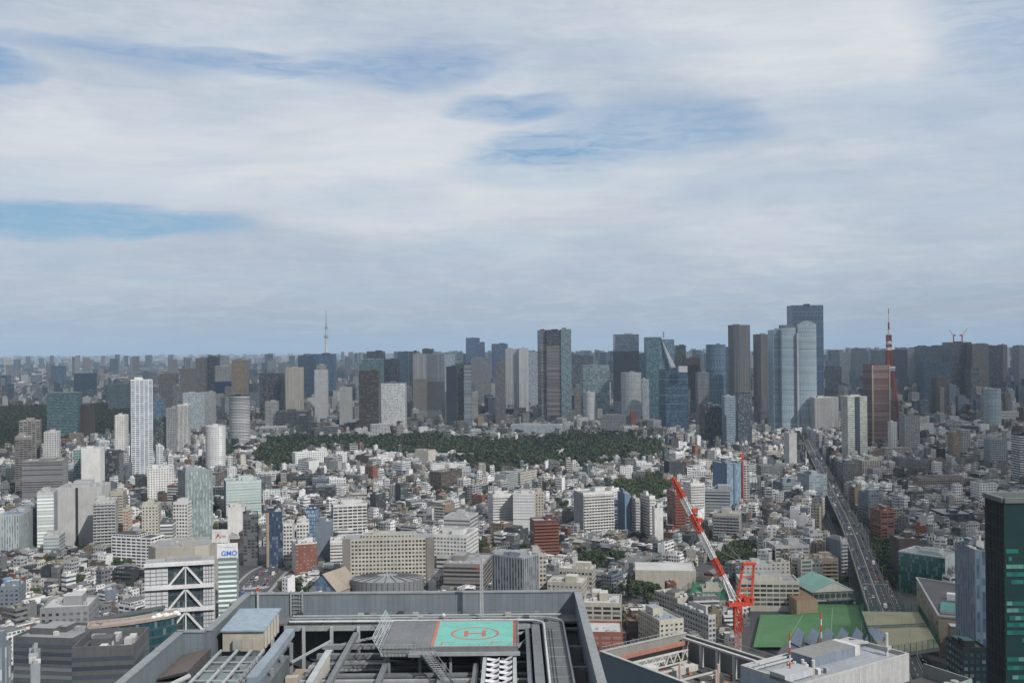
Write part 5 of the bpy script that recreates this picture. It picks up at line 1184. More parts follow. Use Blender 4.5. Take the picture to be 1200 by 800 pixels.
# ---- sand-coloured tennis deck over the road
CZ = 17; Q = spoly([(1006, 715), (1076, 716), (1100, 757), (1031, 768), (1018, 750)], CZ)
t = thing('court_deck', 'raised sand-coloured sports deck spanning the road beside the green field', 'sports deck', (*G3(1050, 740, 0)[:2], 0)); LMK.append((1050, 738, 'the sand-coloured sports deck'))
m = MB(); m.prism(Q, CZ - 2.4, CZ, (.14, .16, .14), top=(.27, .26, .17), bottom=True); m.obj('deck', t)
m = MB(); A, B = Vector((*Q[0], 0)), Vector((*Q[1], 0)); Cx, Dx = Vector((*Q[2], 0)), Vector((*Q[3], 0))
def ml(f0, f1, w_, col): a = A.lerp(Dx, f0); b = B.lerp(Cx, f1); n = Vector((0, w_, 0)); m.poly([(a.x, a.y, CZ + .02), (b.x, b.y, CZ + .02), (b.x, b.y + w_, CZ + .02), (a.x, a.y + w_, CZ + .02)], col)
ml(.04, .04, .4, (.5, .5, .45)); ml(.96, .96, .4, (.5, .5, .45)); m.obj('court_marking', t)
m = MB(); a = A.lerp(Dx, .42); b = B.lerp(Cx, .42); m.bar((a.x, a.y, CZ + 1.5), (b.x, b.y, CZ + 1.5), 2.6, (.03, .10, .08), .2); m.obj('court_net', t)
net(t, [Q[0], Q[1], Q[2], Q[3], Q[4], Q[0]], 5.5, CZ, 5, (.03, .11, .08), 4)
OCCL0 = [(*G3(1052, 742, CZ)[:2], 60, 80, .3, 0, CZ)]
# ---- green-netted court beside the gymnasium
m = MB(); P3 = spoly([(812, 684), (853, 684), (850, 702), (808, 703)], 9); t = thing('rooftop_court', 'bright green court behind green nets right of the pale gymnasium', 'court', (*P3[0], 0)); m.prism(P3[::-1], 0, 9, (.35, .34, .30), top=(.03, .16, .08)); m.obj('court', t); net(t, P3 + [P3[0]], 5, 9, 4, (.04, .18, .13), 4)
# ---- vehicles
PAINTS = [('white', (.75, .75, .74)), ('white', (.7, .7, .7)), ('black', (.02, .02, .022)), ('silver', (.42, .43, .45)), ('dark grey', (.10, .10, .11)), ('navy', (.03, .05, .12)), ('red', (.4, .03, .03)), ('yellow', (.6, .42, .05))]
def car_meshes(col, van=False):
    L, W, Hh = (4.4, 1.76, 1.45) if not van else (6.4, 2.2, 2.9); gl = (.02, .025, .03); out = {}
    m = MB(); b0, b1 = .32, .88 if not van else 1.1
    prof = [(-L/2, b0), (L/2, b0), (L/2, b1 * .82), (L/2 - .12, b1), (-L/2 + .08, b1 + .02), (-L/2, b1 * .9)]
    for s in (-1, 1): m.poly([(s * W/2, y, z) for y, z in (prof if s > 0 else prof[::-1])], col)
    for i in range(len(prof)): a, b = prof[i], prof[(i + 1) % len(prof)]; m.poly([(W/2, a[0], a[1]), (-W/2, a[0], a[1]), (-W/2, b[0], b[1]), (W/2, b[0], b[1])], col)
    if van: m.box(0, -.6, b1, Hh, W, L - 1.6, 0, col)
    out['body'] = m.mesh('body')
    m = MB(); y0, y1, t0, t1 = (-L/2 + .5, L/2 - 1.1, -L/2 + .95, L/2 - 1.9) if not van else (L/2 - 1.5, L/2 - .2, L/2 - 1.5, L/2 - .5); w0, w1 = W/2 - .08, W/2 - .24; zt = Hh - .05 if not van else 2.2
    A = [(-w0, y0, b1), (w0, y0, b1), (w0, y1, b1), (-w0, y1, b1)]; B = [(-w1, t0, zt), (w1, t0, zt), (w1, t1, zt), (-w1, t1, zt)]
    for i in range(4): j = (i + 1) % 4; m.poly([A[i], A[j], B[j], B[i]], gl)
    out['cabin_glass'] = m.mesh('cabin_glass')
    m = MB(); m.poly([(x * 1.03, y * 1.02, z + .05) for x, y, z in B], col); m.poly([(x * 1.03, y * 1.02, z) for x, y, z in B[::-1]], col); out['roof'] = m.mesh('roof')
    m = MB(); m.tube((-.1, 0, 0), (.1, 0, 0), .33, (.02, .02, .02), 10); out['wheel'] = m.mesh('wheel')
    m = MB(); m.box(0, 0, -.08, .08, .34, .06, 0, (.8, .8, .76), bottom=True); out['headlight'] = m.mesh('headlight'); return out, (L, W)
CARM = [(n, car_meshes(c)) for n, c in PAINTS] + [('white van', car_meshes((.72, .72, .7), True)), ('blue truck', car_meshes((.1, .2, .4), True))]
def car(ci, x, y, z, ang, label, cat='car', group=None):
    n, (ms, (L, W)) = CARM[ci]; t = bpy.data.objects.new('parked_car' if group and 'street' in group else 'car' if ci < 8 else 'van', None); COL.objects.link(t); t.location = (x, y, z); t.rotation_euler = (0, 0, ang); t['label'] = label; t['category'] = cat; t.empty_display_size = .5
    if group: t['group'] = group
    def P(nm, loc=(0, 0, 0)): o = bpy.data.objects.new(nm, ms[nm]); COL.objects.link(o); o.parent = t; o.location = loc
    P('body'); P('cabin_glass'); P('roof')
    for a in (-1, 1):
        P('headlight', (a * W * .36, L / 2 + .01, .62))
        for b in (-1, 1): P('wheel', (a * (W / 2 - .08), b * L * .31, .33))
def along(L, s):
    for a, b in zip(L[:-1], L[1:]):
        d = math.hypot(b[0] - a[0], b[1] - a[1])
        if s <= d: return (a[0] + (b[0] - a[0]) * s / d, a[1] + (b[1] - a[1]) * s / d), math.atan2(b[1] - a[1], b[0] - a[0])
        s -= d
    return None
def road_cars(L, lanes, z, s0, s1, gap, grp, where, seed, cap=12):
    rg = random.Random(seed); jobs = []
    for o_, nm in lanes:
        s = s0 + rg.uniform(0, gap)
        LL = offset_line(L, o_)
        while s < s1:
            r_ = along(LL, s)
            if r_ and r_[0][1] > 560: jobs.append((nm, o_, r_, rg.choice([0, 0, 1, 2, 3, 4, 5, 0, 3, 8, 2, 6, 8, 9]) if rg.random() < .97 else 7))
            s += gap * rg.uniform(.4, 1.7)
    cnt_ = {}
    for nm, o_, ((x, y), an), ci in jobs:
        k = (CARM[ci][0], nm); cnt_[k] = cnt_.get(k, 0) + 1; n = CARM[ci][0]; n = n if ci >= 8 else n + ' car'; i = cnt_[k]
        car(ci, x, y, z, an - math.pi / 2 + (math.pi if o_ < 0 else 0), f"{n} on {where}, {nm}, {['nearest', 'second', 'third', 'fourth', 'fifth', 'sixth', 'seventh', 'eighth', 'ninth', 'tenth', 'eleventh', 'twelfth', 'thirteenth'][min(i - 1, 12)]} from the near end", 'van' if ci >= 8 else 'car', grp)
road_cars(RL, [(-7.2, 'left outer lane'), (-3, 'left inner lane'), (3, 'right inner lane'), (7.2, 'right outer lane')], SH + .02, 150, 1500, 55, 'cars on the expressway', 'the expressway', 5)
road_cars(RL, [(-15.5, 'left side'), (17, 'right side'), (-20, 'left kerb lane')], .06, 60, 620, 42, 'cars on the road below the expressway', 'the lower road', 9)
road_cars(AL, [(-7.8, 'left side'), (-3, 'left middle'), (4, 'right middle'), (8, 'right side')], .09, 5, 420, 20, 'cars at the crossing by the red brick office', 'the left avenue', 12)
OCCL = OCCL0 + [(-20, 160, 62, 80, 0, 0, 161), (64, 330, 40, 46, R(34.5), 0, 108), (95, 305, 50, 20, R(36), 0, 115)]

# lamp posts along the deck and direction-sign gantries
LP = offset_line(RL, 9.8); LP2 = offset_line(RL, -9.8)
for side_, LL, wd_ in ((1, LP, 'right'), (-1, LP2, 'left')):
    for k in range(26):
        r_ = along(LL, 120 + k * 38)
        if not r_: break
        (x, y), an = r_; t = thing('street_lamp', f'thin grey lamp post on the {wd_} edge of the expressway, one of an even row', 'street lamp', (x, y, SH), f'lamp posts on the {wd_} edge of the expressway'); nx, ny = math.sin(an) * -side_, -math.cos(an) * -side_
        m = MB(); m.tube((x, y, SH + 1.1), (x, y, SH + 9.5), .11, (.45, .46, .47), 6); m.bar((x, y, SH + 9.4), (x + nx * 1.8, y + ny * 1.8, SH + 9.9), .1, (.45, .46, .47)); m.obj('post', t); m = MB(); m.box(x + nx * 2.1, y + ny * 2.1, SH + 9.85, SH + 10.05, .8, .35, an, (.6, .6, .6), bottom=True); m.obj('lamp_head', t)
for s_, lab in ((330, 'nearest blue-green sign gantry over the expressway'), (620, 'farther blue-green sign gantry over the expressway')):
    (x, y), an = along(RL, s_); fr = FR(x, y, an - math.pi / 2); t = thing('sign_gantry', lab, 'sign gantry', (x, y, SH)); m = MB(); [m.bar(fr(u, 0, SH + 1.2), fr(u, 0, SH + 7.6), .35, (.4, .41, .42)) for u in (-9.8, 9.8)]; m.bar(fr(-9.8, 0, SH + 7.4), fr(9.8, 0, SH + 7.4), .4, (.4, .41, .42)); m.obj('frame', t)
    m = MB(); q = fr(3.5, 0); m.box(q[0], q[1], SH + 5.6, SH + 7.9, 4.5, .2, an - math.pi / 2, (.03, .17, .14), bottom=True); m.obj('sign_board', t)
# groves: small clumps of garden and shrine trees
GROVES = []
rg_ = random.Random(77)
for px, py, r_, n_ in ((705, 652, 22, 10), (750, 690, 16, 7), (630, 660, 14, 6), (560, 640, 12, 5), (460, 560, 16, 7), (860, 655, 22, 9), (905, 600, 16, 6), (1040, 610, 24, 9), (1035, 660, 22, 9), (1120, 600, 16, 6), (1150, 560, 18, 7), (700, 620, 14, 6), (590, 600, 12, 5), (120, 640, 14, 6), (60, 660, 14, 6), (30, 700, 13, 5), (150, 660, 12, 5), (215, 600, 14, 6), (330, 560, 18, 8), (410, 560, 14, 6), (520, 575, 14, 6), (650, 570, 16, 7), (670, 590, 14, 6), (830, 545, 18, 8), (850, 590, 12, 5), (1080, 540, 20, 8), (1020, 530, 16, 7), (340, 690, 9, 4), (735, 735, 9, 4), (640, 700, 9, 4), (170, 520, 16, 8), (230, 535, 22, 10), (1100, 640, 15, 6), (980, 610, 10, 4), (945, 640, 10, 4)):
    x, y, _ = G3(px, py, 5); GROVES.append((x, y, r_))
    for k in range(int(n_ * 1.6)): a_, q_ = rg_.uniform(0, 6.28), r_ * rg_.uniform(0, 1) ** .5; tree_jobs2.append((x + q_ * math.cos(a_), y + q_ * math.sin(a_), rg_.uniform(8, 13.5), rg_.random()))
# ================================================================ FOREGROUND ROOFS
GRY = (.15, .17, .185); GRY2 = (.19, .205, .22); PALE = (.36, .375, .385); DKG = (.065, .075, .085); STEEL = (.26, .275, .29)
MP = flat('panel_metal', (.165, .195, .215, 1), .5, 0.0, .35, .22)
def panel_mat():
    m, g = newmat('screen_panel'); pos = g.n('ShaderNodeNewGeometry').outputs['Position']; s = g.n('ShaderNodeSeparateXYZ'); g.l(pos, s.inputs[0]); x, y, z = s.outputs
    t = g.m('ADD', x, y); f = g.m('FRACT', g.m('DIVIDE', t, 1.1)); seam = g.m('LESS_THAN', f, .05); ce = g.n('ShaderNodeTexWhiteNoise', noise_dimensions='1D'); g.l(g.m('FLOOR', g.m('DIVIDE', t, 1.1)), ce.inputs['W'])
    n = g.noise(pos, .4, 5, .6); k = g.m('ADD', .72, g.m('ADD', g.m('MULTIPLY', ce.outputs[0], .16), g.m('MULTIPLY', n, .35)))
    k = g.m('MULTIPLY', k, g.m('SUBTRACT', 1.0, g.m('MULTIPLY', seam, .45))); sc = g.n('ShaderNodeVectorMath', operation='SCALE'); sc.inputs[0].default_value = (.125, .15, .168); g.l(k, sc.inputs['Scale'])
    b = g.n('ShaderNodeBsdfPrincipled'); g.l(sc.outputs[0], b.inputs['Base Color']); b.inputs['Roughness'].default_value = .45; finish(g, b); return m
PANEL = panel_mat()
def tower_roof():
    t = thing('high_rise_building', 'large grey high-rise roof in the foreground with parapet, beams, pipes and helipad', 'high-rise', (-20, 160, 0))
    XL, XR, XN, YF, YN, YB = -51.5, 12.2, -56.0, 200.4, 173.5, 112.0; ZT, ZD, ZW = 163.0, 159.0, 150.5
    m = MB(); m.prism([(XN, YB), (XR, YB), (XR, YF), (XL, YF), (XL, YN), (XN, YN)], 0, ZW, (.2, .22, .24), (.05, .07, .09), (.9, .7, 1), 3, 4.2, top=(.07, .075, .08)); m.obj('shaft', t)
    # parapet walls, one mesh each, with a pale coping
    def par(a, b, th=1.0, z0=ZW, z1=ZT):
        ax, ay = a; bx, by = b; L = math.hypot(bx - ax, by - ay); an = math.atan2(by - ay, bx - ax); m = MB(); m.box((ax + bx) / 2, (ay + by) / 2, z0, z1, L, th, an, GRY); o = m.obj('parapet', t, PANEL)
        m = MB(); m.box((ax + bx) / 2, (ay + by) / 2, z1 + .003, z1 + .22, L + .3, th + .35, an, (.27, .29, .305), bottom=True); m.obj('coping', o)
    par((XL - .5, YF - .5), (XR + .5, YF - .5)); par((XR, YB), (XR, YF - 1.0)); par((XL, YN + .5), (XL, YF - 1.0)); par((XN - .5, YN), (XL - .5, YN)); par((XN, YB), (XN, YN - .5))
    # decks: far walkway, right lane, left deck
    m = MB(); m.box((XL + XR) / 2, 196.4, ZD - .4, ZD, XR - XL - 1, 6.0, 0, (.17, .18, .19), bottom=True); m.obj('walkway', t)
    m = MB(); m.box(7.0, 152.5, ZD - .5, ZD + .02, 4.0, 81, 0, (.15, .16, .17), bottom=True); m.obj('walkway', t)
    m = MB(); m.box(10.3, 155, ZD - 2.6, ZD - 2.2, 2.4, 86, 0, (.055, .06, .065)); m.obj('gutter', t)
    for i in range(7): m = MB(); m.bar((9.0, 120 + i * 11.5, ZD - .3), (11.6, 120 + i * 11.5, ZD - .3), .5, GRY2); m.obj('gutter_strut', t)
    for i in range(15): m = MB(); m.box(7.0, 118 + i * 5.3, ZD + .03, ZD + .12, 3.6, .25, 0, STEEL); m.obj('deck_joint', t)
    m = MB(); m.box(-47.2, 143, ZW, ZD - .2, 18.6, 62, 0, (.13, .145, .155), top=(.155, .175, .19)); m.obj('left_deck', t)
    # handrails
    def rail(pts, z, h=1.1, gap=1.6, col=STEEL, t_=.07, name='handrail', rows=2):
        m = MB()
        for a, b in zip(pts[:-1], pts[1:]):
            L = math.hypot(b[0] - a[0], b[1] - a[1]); k = max(1, round(L / gap))
            for i in range(k + 1): x, y = a[0] + (b[0] - a[0]) * i / k, a[1] + (b[1] - a[1]) * i / k; m.bar((x, y, z), (x, y, z + h), t_, col)
            for r_ in range(rows): m.bar((*a, z + h * (r_ + 1) / rows), (*b, z + h * (r_ + 1) / rows), t_, col)
        return m.obj(name, t)
    rail([(-43, 193.6), (8, 193.6)], ZD, .9); rail([(-43, 198.5), (9, 198.5)], ZD, .6, 2.5, rows=1)
    # pipes bending round the far right corner
    def pipe(pts, r, col, name='pipe', par_=None):
        m = MB()
        for a, b in zip(pts[:-1], pts[1:]): m.tube(a, b, r, col, 8)
        return m.obj(name, par_ or t)
    def bend(cx, cy, z, rr, a0, a1, n=7): return [(cx + rr * math.cos(R(a0 + (a1 - a0) * i / n)), cy + rr * math.sin(R(a0 + (a1 - a0) * i / n)), z) for i in range(n + 1)]
    pipe([(-42, 194.9, ZD + .5)] + [(4.6, 194.9, ZD + .5)] + bend(4.6, 190.5, ZD + .5, 4.4, 90, 0) + [(9.0, 114, ZD + .5)], .17, (.50, .52, .53))
    pipe([(-42, 193.1, ZD + .4), (2.4, 193.1, ZD + .4)] + bend(2.4, 190.1, ZD + .4, 3.0, 90, 0) + [(5.2, 114, ZD + .4)], .2, (.62, .64, .65))
    pipe([(-42, 196.6, ZD + .5), (9, 196.6, ZD + .5)], .22, (.35, .37, .38))
    for i in range(9): m = MB(); m.box(-42 + i * 6, 194.4, ZD, ZD + .35, .4, 2.6, 0, DKG); m.obj('pipe_support', t)
    # inner frame beam at right, posts and cross beams of the open well
    m = MB(); m.box(3.9, 153, ZD - 1.0, ZD - .1, 1.5, 78, 0, GRY2, bottom=True); m.obj('beam', t)
    m = MB(); m.box(2.4, 153, ZD - 1.4, ZD - .8, .8, 78, 0, (.16, .18, .20), bottom=True); m.obj('beam', t)
    m = MB(); m.box(-20, 193.2, ZD - 1.3, ZD - .42, 46, .6, 0, (.36, .38, .39), bottom=True); m.obj('beam', t)
    for x in (-45, -39.2, -34, -29, -24.3, -19, -12.5, -6, 0): m = MB(); m.box(x, 192.4, ZW, ZD - .4, .55, .55, 0, (.44, .46, .47)); m.obj('post', t)
    for y, z, w_, c_ in ((188.6, 155.6, 1.0, STEEL), (183.4, 155.4, 1.2, GRY2), (178.6, 155.2, 1.2, GRY2), (173.0, 155.0, 1.3, GRY2), (168.2, 155.6, .8, PALE), (163.5, 155.4, .9, STEEL), (159, 155.2, .9, GRY2), (153, 155, 1.2, GRY2), (146, 155, 1.2, GRY2)):
        m = MB(); m.box(-16.5, y, z, z + .8, 37, w_, 0, c_, bottom=True); m.obj('cross_beam', t)
    for x, z in ((-29.4, 156.9), (-21.8, 156.4), (-12, 156.4), (-6.5, 156.2), (-.8, 156.4)):
        m = MB(); m.box(x, 170, z, z + .8, .9, 44, 0, GRY2, bottom=True); m.obj('long_beam', t)
    rr = random.Random(2)
    for i in range(38):
        x, y = rr.uniform(-33, 1), rr.uniform(140, 190); s = rr.uniform(1.5, 4); m = MB(); m.box(x, y, ZW, ZW + rr.uniform(1, 3), s, s * rr.uniform(.5, 1.5), 0, rr.choice([(.10, .11, .12), (.16, .17, .18), (.24, .25, .26), (.34, .35, .35)])); m.obj('plant_unit', t)
    for i in range(10):
        y = 142 + i * 5; pipe([(-33, y, ZW + 3.2), (rr.uniform(-18, -6), y, ZW + 3.2), (rr.uniform(-4, 2), y + 2, ZW + 3.2)], .25, rr.choice([(.5, .5, .5), (.3, .31, .32)]), 'duct')
    for a, b in (((-5, 188, 157), (2.6, 192, 157.6)), ((.6, 184, 157), (3, 190, 157.4)), ((-38, 176, 157), (-33, 186, 157.8)), ((-34, 190, 155.5), (-24.5, 192, 157))): m = MB(); m.bar(a, b, .35, PALE); m.obj('brace', t)
    # big raised beam at the left of the well and the tan floor patch under it
    m = MB(); m.box(-39.3, 168, 160.0, 161.3, 1.5, 27, 0, (.27, .32, .37), bottom=True); m.box(-39.3, 168, ZD - .2, 160, .5, 26, 0, (.18, .21, .24)); m.obj('raised_beam', t)
    for y in (156, 163, 170, 177): m = MB(); m.box(-38.2, y, ZW, 160, .5, .5, 0, STEEL); m.obj('post', t)
    m = MB(); m.box(-35.2, 170, ZW, 155.0, 5.2, 18, 0, (.15, .15, .15), top=(.34, .29, .24)); m.obj('tan_floor', t)
    for i in range(8): m = MB(); x, y = rr.uniform(-37, -33.2), rr.uniform(162, 178); s = rr.uniform(.6, 1.8); m.box(x, y, 155, 155 + s, s * 1.4, s, 0, rr.choice([PALE, DKG, (.5, .45, .38), STEEL])); m.obj('plant_unit', t)
    m = MB(); m.box(-31.9, 169, 155, 158.2, .5, 17, 0, (.56, .55, .50)); m.box(-31.9, 169, 158.2, 158.6, 1.1, 17.4, 0, (.44, .46, .47), bottom=True); m.obj('pale_screen', t)
    # penthouse with pale blue sloping roof
    m = MB(); q = [(-49.8, 176.5), (-42.9, 176.5), (-42.9, 188.6), (-49.8, 188.6)]; m.prism(q, ZD - .2, 162.4, (.45, .42, .35)); ph = m.obj('penthouse', t)
    m = MB(); e = .35; m.poly([(-50.1, 176.1, 162.43), (-42.6, 176.1, 162.43), (-42.6, 189, 163.0), (-50.1, 189, 163.0)], (.30, .37, .43)); m.poly([(-50.1, 176.1, 162.18), (-42.6, 176.1, 162.18), (-42.6, 176.1, 162.43), (-50.1, 176.1, 162.43)], (.25, .30, .35)); m.poly([(-42.6, 176.1, 162.18), (-42.6, 189, 162.7), (-42.6, 189, 163.0), (-42.6, 176.1, 162.43)], (.36, .42, .48)); m.obj('penthouse_roof', ph)
    m = MB(); m.box(-47.2, 176.0, 159.2, 161.0, 1.3, .8, 0, (.36, .36, .34)); m.obj('wall_unit', ph)
    for i in range(5): m = MB(); m.bar((-42.82, 178 + i * 2.3, ZD), (-42.82, 178 + i * 2.3, 162.2), .28, (.62, .60, .54)); m.obj('wall_rib', ph)
    m = MB(); m.box(-44.2, 176.44, ZD, 161.1, 1.0, .1, 0, (.48, .45, .38)); m.obj('door', ph)
    # brown cover sheet and the gondola rails on the left deck
    m = MB(); m.poly([(-55.3, 160, 159.5), (-50.6, 160, 160.6), (-50.6, 172.4, 160.6), (-55.3, 172.4, 159.5)], (.15, .125, .12)); m.poly([(-55.3, 160, 159.2), (-50.6, 160, 160.1), (-50.6, 160, 160.6), (-55.3, 160, 159.5)], (.05, .05, .05)); m.poly([(-50.6, 160, 159), (-50.6, 172.4, 159), (-50.6, 172.4, 160.6), (-50.6, 160, 160.6)], (.10, .09, .09)); m.obj('cover_sheet', t)
    for x in (-49.6, -46.9, -44.5, -42.4, -40.9):
        m = MB(); m.box(x, 145, ZD + .25, ZD + .6, .35, 60, 0, (.42, .45, .47), bottom=True); r_ = m.obj('gondola_rail', t)
        m = MB(); [m.box(x + .0, y, ZD - .2, ZD + .24, .5, .5, 0, DKG) for y in range(118, 175, 4)]; m.obj('rail_foot', r_)
    for y in (160, 164.8, 169.3, 152, 145): m = MB(); m.box(-45.8, y, ZD + .05, ZD + .2, 8.6, .3, 0, (.36, .39, .41), bottom=True); m.obj('tie_bar', t)
    for x, y, w_, d in ((-48.2, 162, 2.1, 4.2), (-45.7, 161, 1.8, 6), (-48.2, 154, 2.1, 6), (-45.7, 152, 1.8, 5), (-43.4, 158, 1.5, 8)): m = MB(); m.box(x, y, ZD - .15, ZD + .06, w_, d, 0, (.19, .225, .235)); m.obj('deck_panel', t)
    m = MB(); m.tube((-54.3, 147, 160.2), (-49.4, 157, 160.8), .38, (.42, .44, .45), 8); m.tube((-53, 146.5, 159), (-53, 150, 161.2), .3, (.4, .42, .43), 8); m.tube((-52.4, 152, 159), (-52.4, 152, 161.3), .2, DKG, 6); m.obj('gondola_arm', t)
    rail([(-40.4, 118), (-40.4, 163)], ZD + .3, 1.6, 1.2, PALE, .09)
    rail([(-41.6, 118), (-41.6, 168)], ZD + .3, 1.3, 2.0, STEEL, .08)
    # curved pipes at the bottom left of the well
    for k, (r_, c_) in enumerate(((8.5, PALE), (7.2, STEEL), (6.1, PALE), (9.8, STEEL))):
        pipe(bend(-27, 150.5, 157.2, r_, 180, 92) + [(-15, 150.5 + r_, 157.2)], .28, c_)
    m = MB(); m.box(-15, 154.5, ZW, 157.4, 4, 4, 0, (.40, .41, .41)); m.obj('plant_unit', t)
    m = MB(); m.box(-21.4, 161.6, 156.6, 157.5, 2.4, .7, 0, (.62, .62, .60), bottom=True); m.obj('sign_plate', t)
    for i in range(26):
        x, y = rr.uniform(-42, 8), rr.uniform(194, 198.8); s = rr.uniform(.25, .9); m = MB(); m.box(x, y, ZD, ZD + s * rr.uniform(.5, 1.4), s * 1.4, s, 0, rr.choice([PALE, DKG, (.42, .40, .36), STEEL])); m.obj('junction_box', t)
    for i in range(14):
        x, y = rr.uniform(-49, -41.4), rr.uniform(140, 174); s = rr.uniform(.3, .9); m = MB(); m.box(x, y, ZD - .2, ZD + s, s * 1.3, s, 0, rr.choice([PALE, DKG, STEEL, (.3, .22, .16)])); m.obj('junction_box', t)
    for k in range(7):
        y0_ = 142 + k * 7; pipe([(-33, y0_, 156.1), (-20 + k, y0_ + .6, 155.9), (2, y0_ + .2, 156.2)], .09, (.06, .06, .06), 'cable')
    for k in range(3): pipe([(5.6 + k * .5, 116, ZD + .1), (5.5 + k * .5, 150, ZD + .1), (5.7 + k * .5, 188, ZD + .1)], .06, (.05, .05, .05), 'cable')
    # helipad
    X0, X1, Y0, Y1, Z = -22.2, .6, 173.6, 191.0, 160.0
    m = MB(); m.box((X0 + X1) / 2, (Y0 + Y1) / 2, Z - .7, Z, X1 - X0, Y1 - Y0, 0, (.18, .19, .20), bottom=True); hp = m.obj('helipad', t)
    m = MB(); gx0, gx1 = -14.1, .2; m.poly([(gx0, Y0 + .3, Z + .01), (gx1, Y0 + .3, Z + .01), (gx1, Y1 - .3, Z + .01), (gx0, Y1 - .3, Z + .01)], (.07, .40, .33)); m.obj('landing_surface', hp, flat('pad_green', (.11, .31, .27, 1), .8, scale=.35, var=.6))
    rd = (.47, .17, .13); m = MB(); zz = Z + .02
    def q4(x0, y0, x1, y1): m.poly([(x0, y0, zz), (x1, y0, zz), (x1, y1, zz), (x0, y1, zz)], rd)
    q4(gx0 - .05, Y0 + .3, gx0 + .5, Y1 - .3); q4(gx1 - .5, Y0 + .3, gx1, Y1 - .3); q4(gx0 + .75, Y0 + .3, gx1 - .75, Y0 + .75); q4(gx0 + .75, Y1 - .7, gx1 - .75, Y1 - .3)
    cx, cy = (gx0 + gx1) / 2, (Y0 + Y1) / 2 - .3
    for i in range(40):
        a, b = 2 * math.pi * i / 40, 2 * math.pi * (i + 1) / 40; m.poly([(cx + r_ * math.cos(t_) , cy + r_ * .95 * math.sin(t_), zz) for r_, t_ in ((3.8, a), (4.25, a), (4.25, b), (3.8, b))], rd)
    q4(cx - 1.9, cy - 1.9, cx - 1.2, cy + 1.9); q4(cx + 1.2, cy - 1.9, cx + 1.9, cy + 1.9); q4(cx - 1.2, cy - .35, cx + 1.2, cy + .35)
    for (x_, y_) in ((gx0 + 1.6, Y0 + 1.4), (gx1 - 4.2, Y0 + 1.4)): q4(x_, y_, x_ + .25, y_ + 1.6); q4(x_, y_ + 1.6, x_ + 2.4, y_ + 1.85)
    m.obj('landing_marks', hp)
    m = MB(); [m.box(-22 + i * 2.05, (Y0 + Y1) / 2, Z + .012, Z + .03, .06, Y1 - Y0 - .4, 0, (.17, .18, .18)) for i in range(1, 4)]; m.obj('deck_seam', hp)
    for i in range(5): m = MB(); m.bar((X0 + 1 + i * 5.2, Y0 + 1, ZW), (X0 + 1 + i * 5.2, Y0 + 1, Z - .7), .4, STEEL); m.obj('pad_leg', hp)
    m = MB(); m.box((X0 + X1) / 2, Y0 - .25, Z - 1.3, Z - .72, X1 - X0 + .6, .5, 0, (.34, .36, .37), bottom=True); m.obj('edge_beam', hp)
    # flared safety net on the left and the railings
    m = MB()
    for i in range(17): y = Y0 - 1 + i * 1.15; m.bar((X0 + .1, y, Z - .9), (X0 - 1.6, y + .2, Z + 1.9), .10, (.50, .55, .57))
    for k in range(6): f = k / 5; m.bar((X0 + .1 - 1.7 * f, Y0 - 1, Z - .9 + 2.8 * f), (X0 + .1 - 1.7 * f, Y0 + 17.4, Z - .9 + 2.8 * f), .09, (.46, .51, .54))
    m.obj('safety_net', hp)
    rail([(X0, Y0 - .9), (X0 + 5.6, Y0 - .9)], Z - .9, 1.7, .6, PALE, .07, rows=3); rail([(X0 + 5.6, Y0), (X0 + 5.6, Y0 + 3)], Z, 1.1, 1); rail([(X0, Y1), (X1, Y1)], Z, 1.0, 2.4, PALE, .06); rail([(X1 + .1, Y1), (X1 + .1, Y0)], Z, 1.0, 2.4, PALE, .06); rail([(-14, Y0 - .1), (X1, Y0 - .1)], Z - .1, .7, 1.6, PALE, .05)
    m = MB(); m.box(X0 + 6.8, Y0 - 1.2, Z - .9, Z - .5, 4.5, 2.4, 0, (.27, .28, .29), bottom=True); m.obj('stair_head', t)
    # stair with landing
    def stair(a, b, wd, nm='stair'):
        m = MB(); a, b = Vector(a), Vector(b); n = 14; d = (b - a); h = Vector((d.x, d.y, 0)).normalized(); s = Vector((-h.y, h.x, 0)) * wd / 2
        for i in range(n): p = a + d * ((i + .5) / n); m.box(p.x, p.y, p.z - .05, p.z + .05, wd if abs(h.y) > .7 else 1.0, .35 if abs(h.y) > .7 else wd, 0 if abs(h.y) > .7 or abs(h.x) > .9 else math.atan2(h.y, h.x), (.30, .31, .32), bottom=True)
        for k in (-1, 1): m.bar(a + s * k, b + s * k, .12, GRY2, .45); m.bar(a + s * k + Vector((0, 0, 1.1)), b + s * k + Vector((0, 0, 1.1)), .08, STEEL); [m.bar(a + d * (i / 6) + s * k, a + d * (i / 6) + s * k + Vector((0, 0, 1.1)), .06, STEEL) for i in range(7)]
        return m.obj(nm, t)
    stair((-14.6, 171.6, Z - .6), (-10.4, 164.5, 156.6), 1.7); m = MB(); m.box(-9.2, 163.6, 156.0, 156.5, 4.6, 3.0, 0, (.27, .28, .29), bottom=True); m.obj('stair_landing', t)
    stair((-11.4, 162, 156.3), (-15.5, 154, 152.5), 1.7); rail([(-11.5, 165), (-6.9, 165), (-6.9, 162.2)], 156.5, 1.1, .9, STEEL, .06)
    # silvery folded conduit bundle running towards the camera under the pad
    m = MB()
    for s in (-5.0, 0.0): m.box(s, 160, 157.2, 158.4, .6, 28, 0, (.44, .46, .47), bottom=True)
    m.obj('rack_side', t)
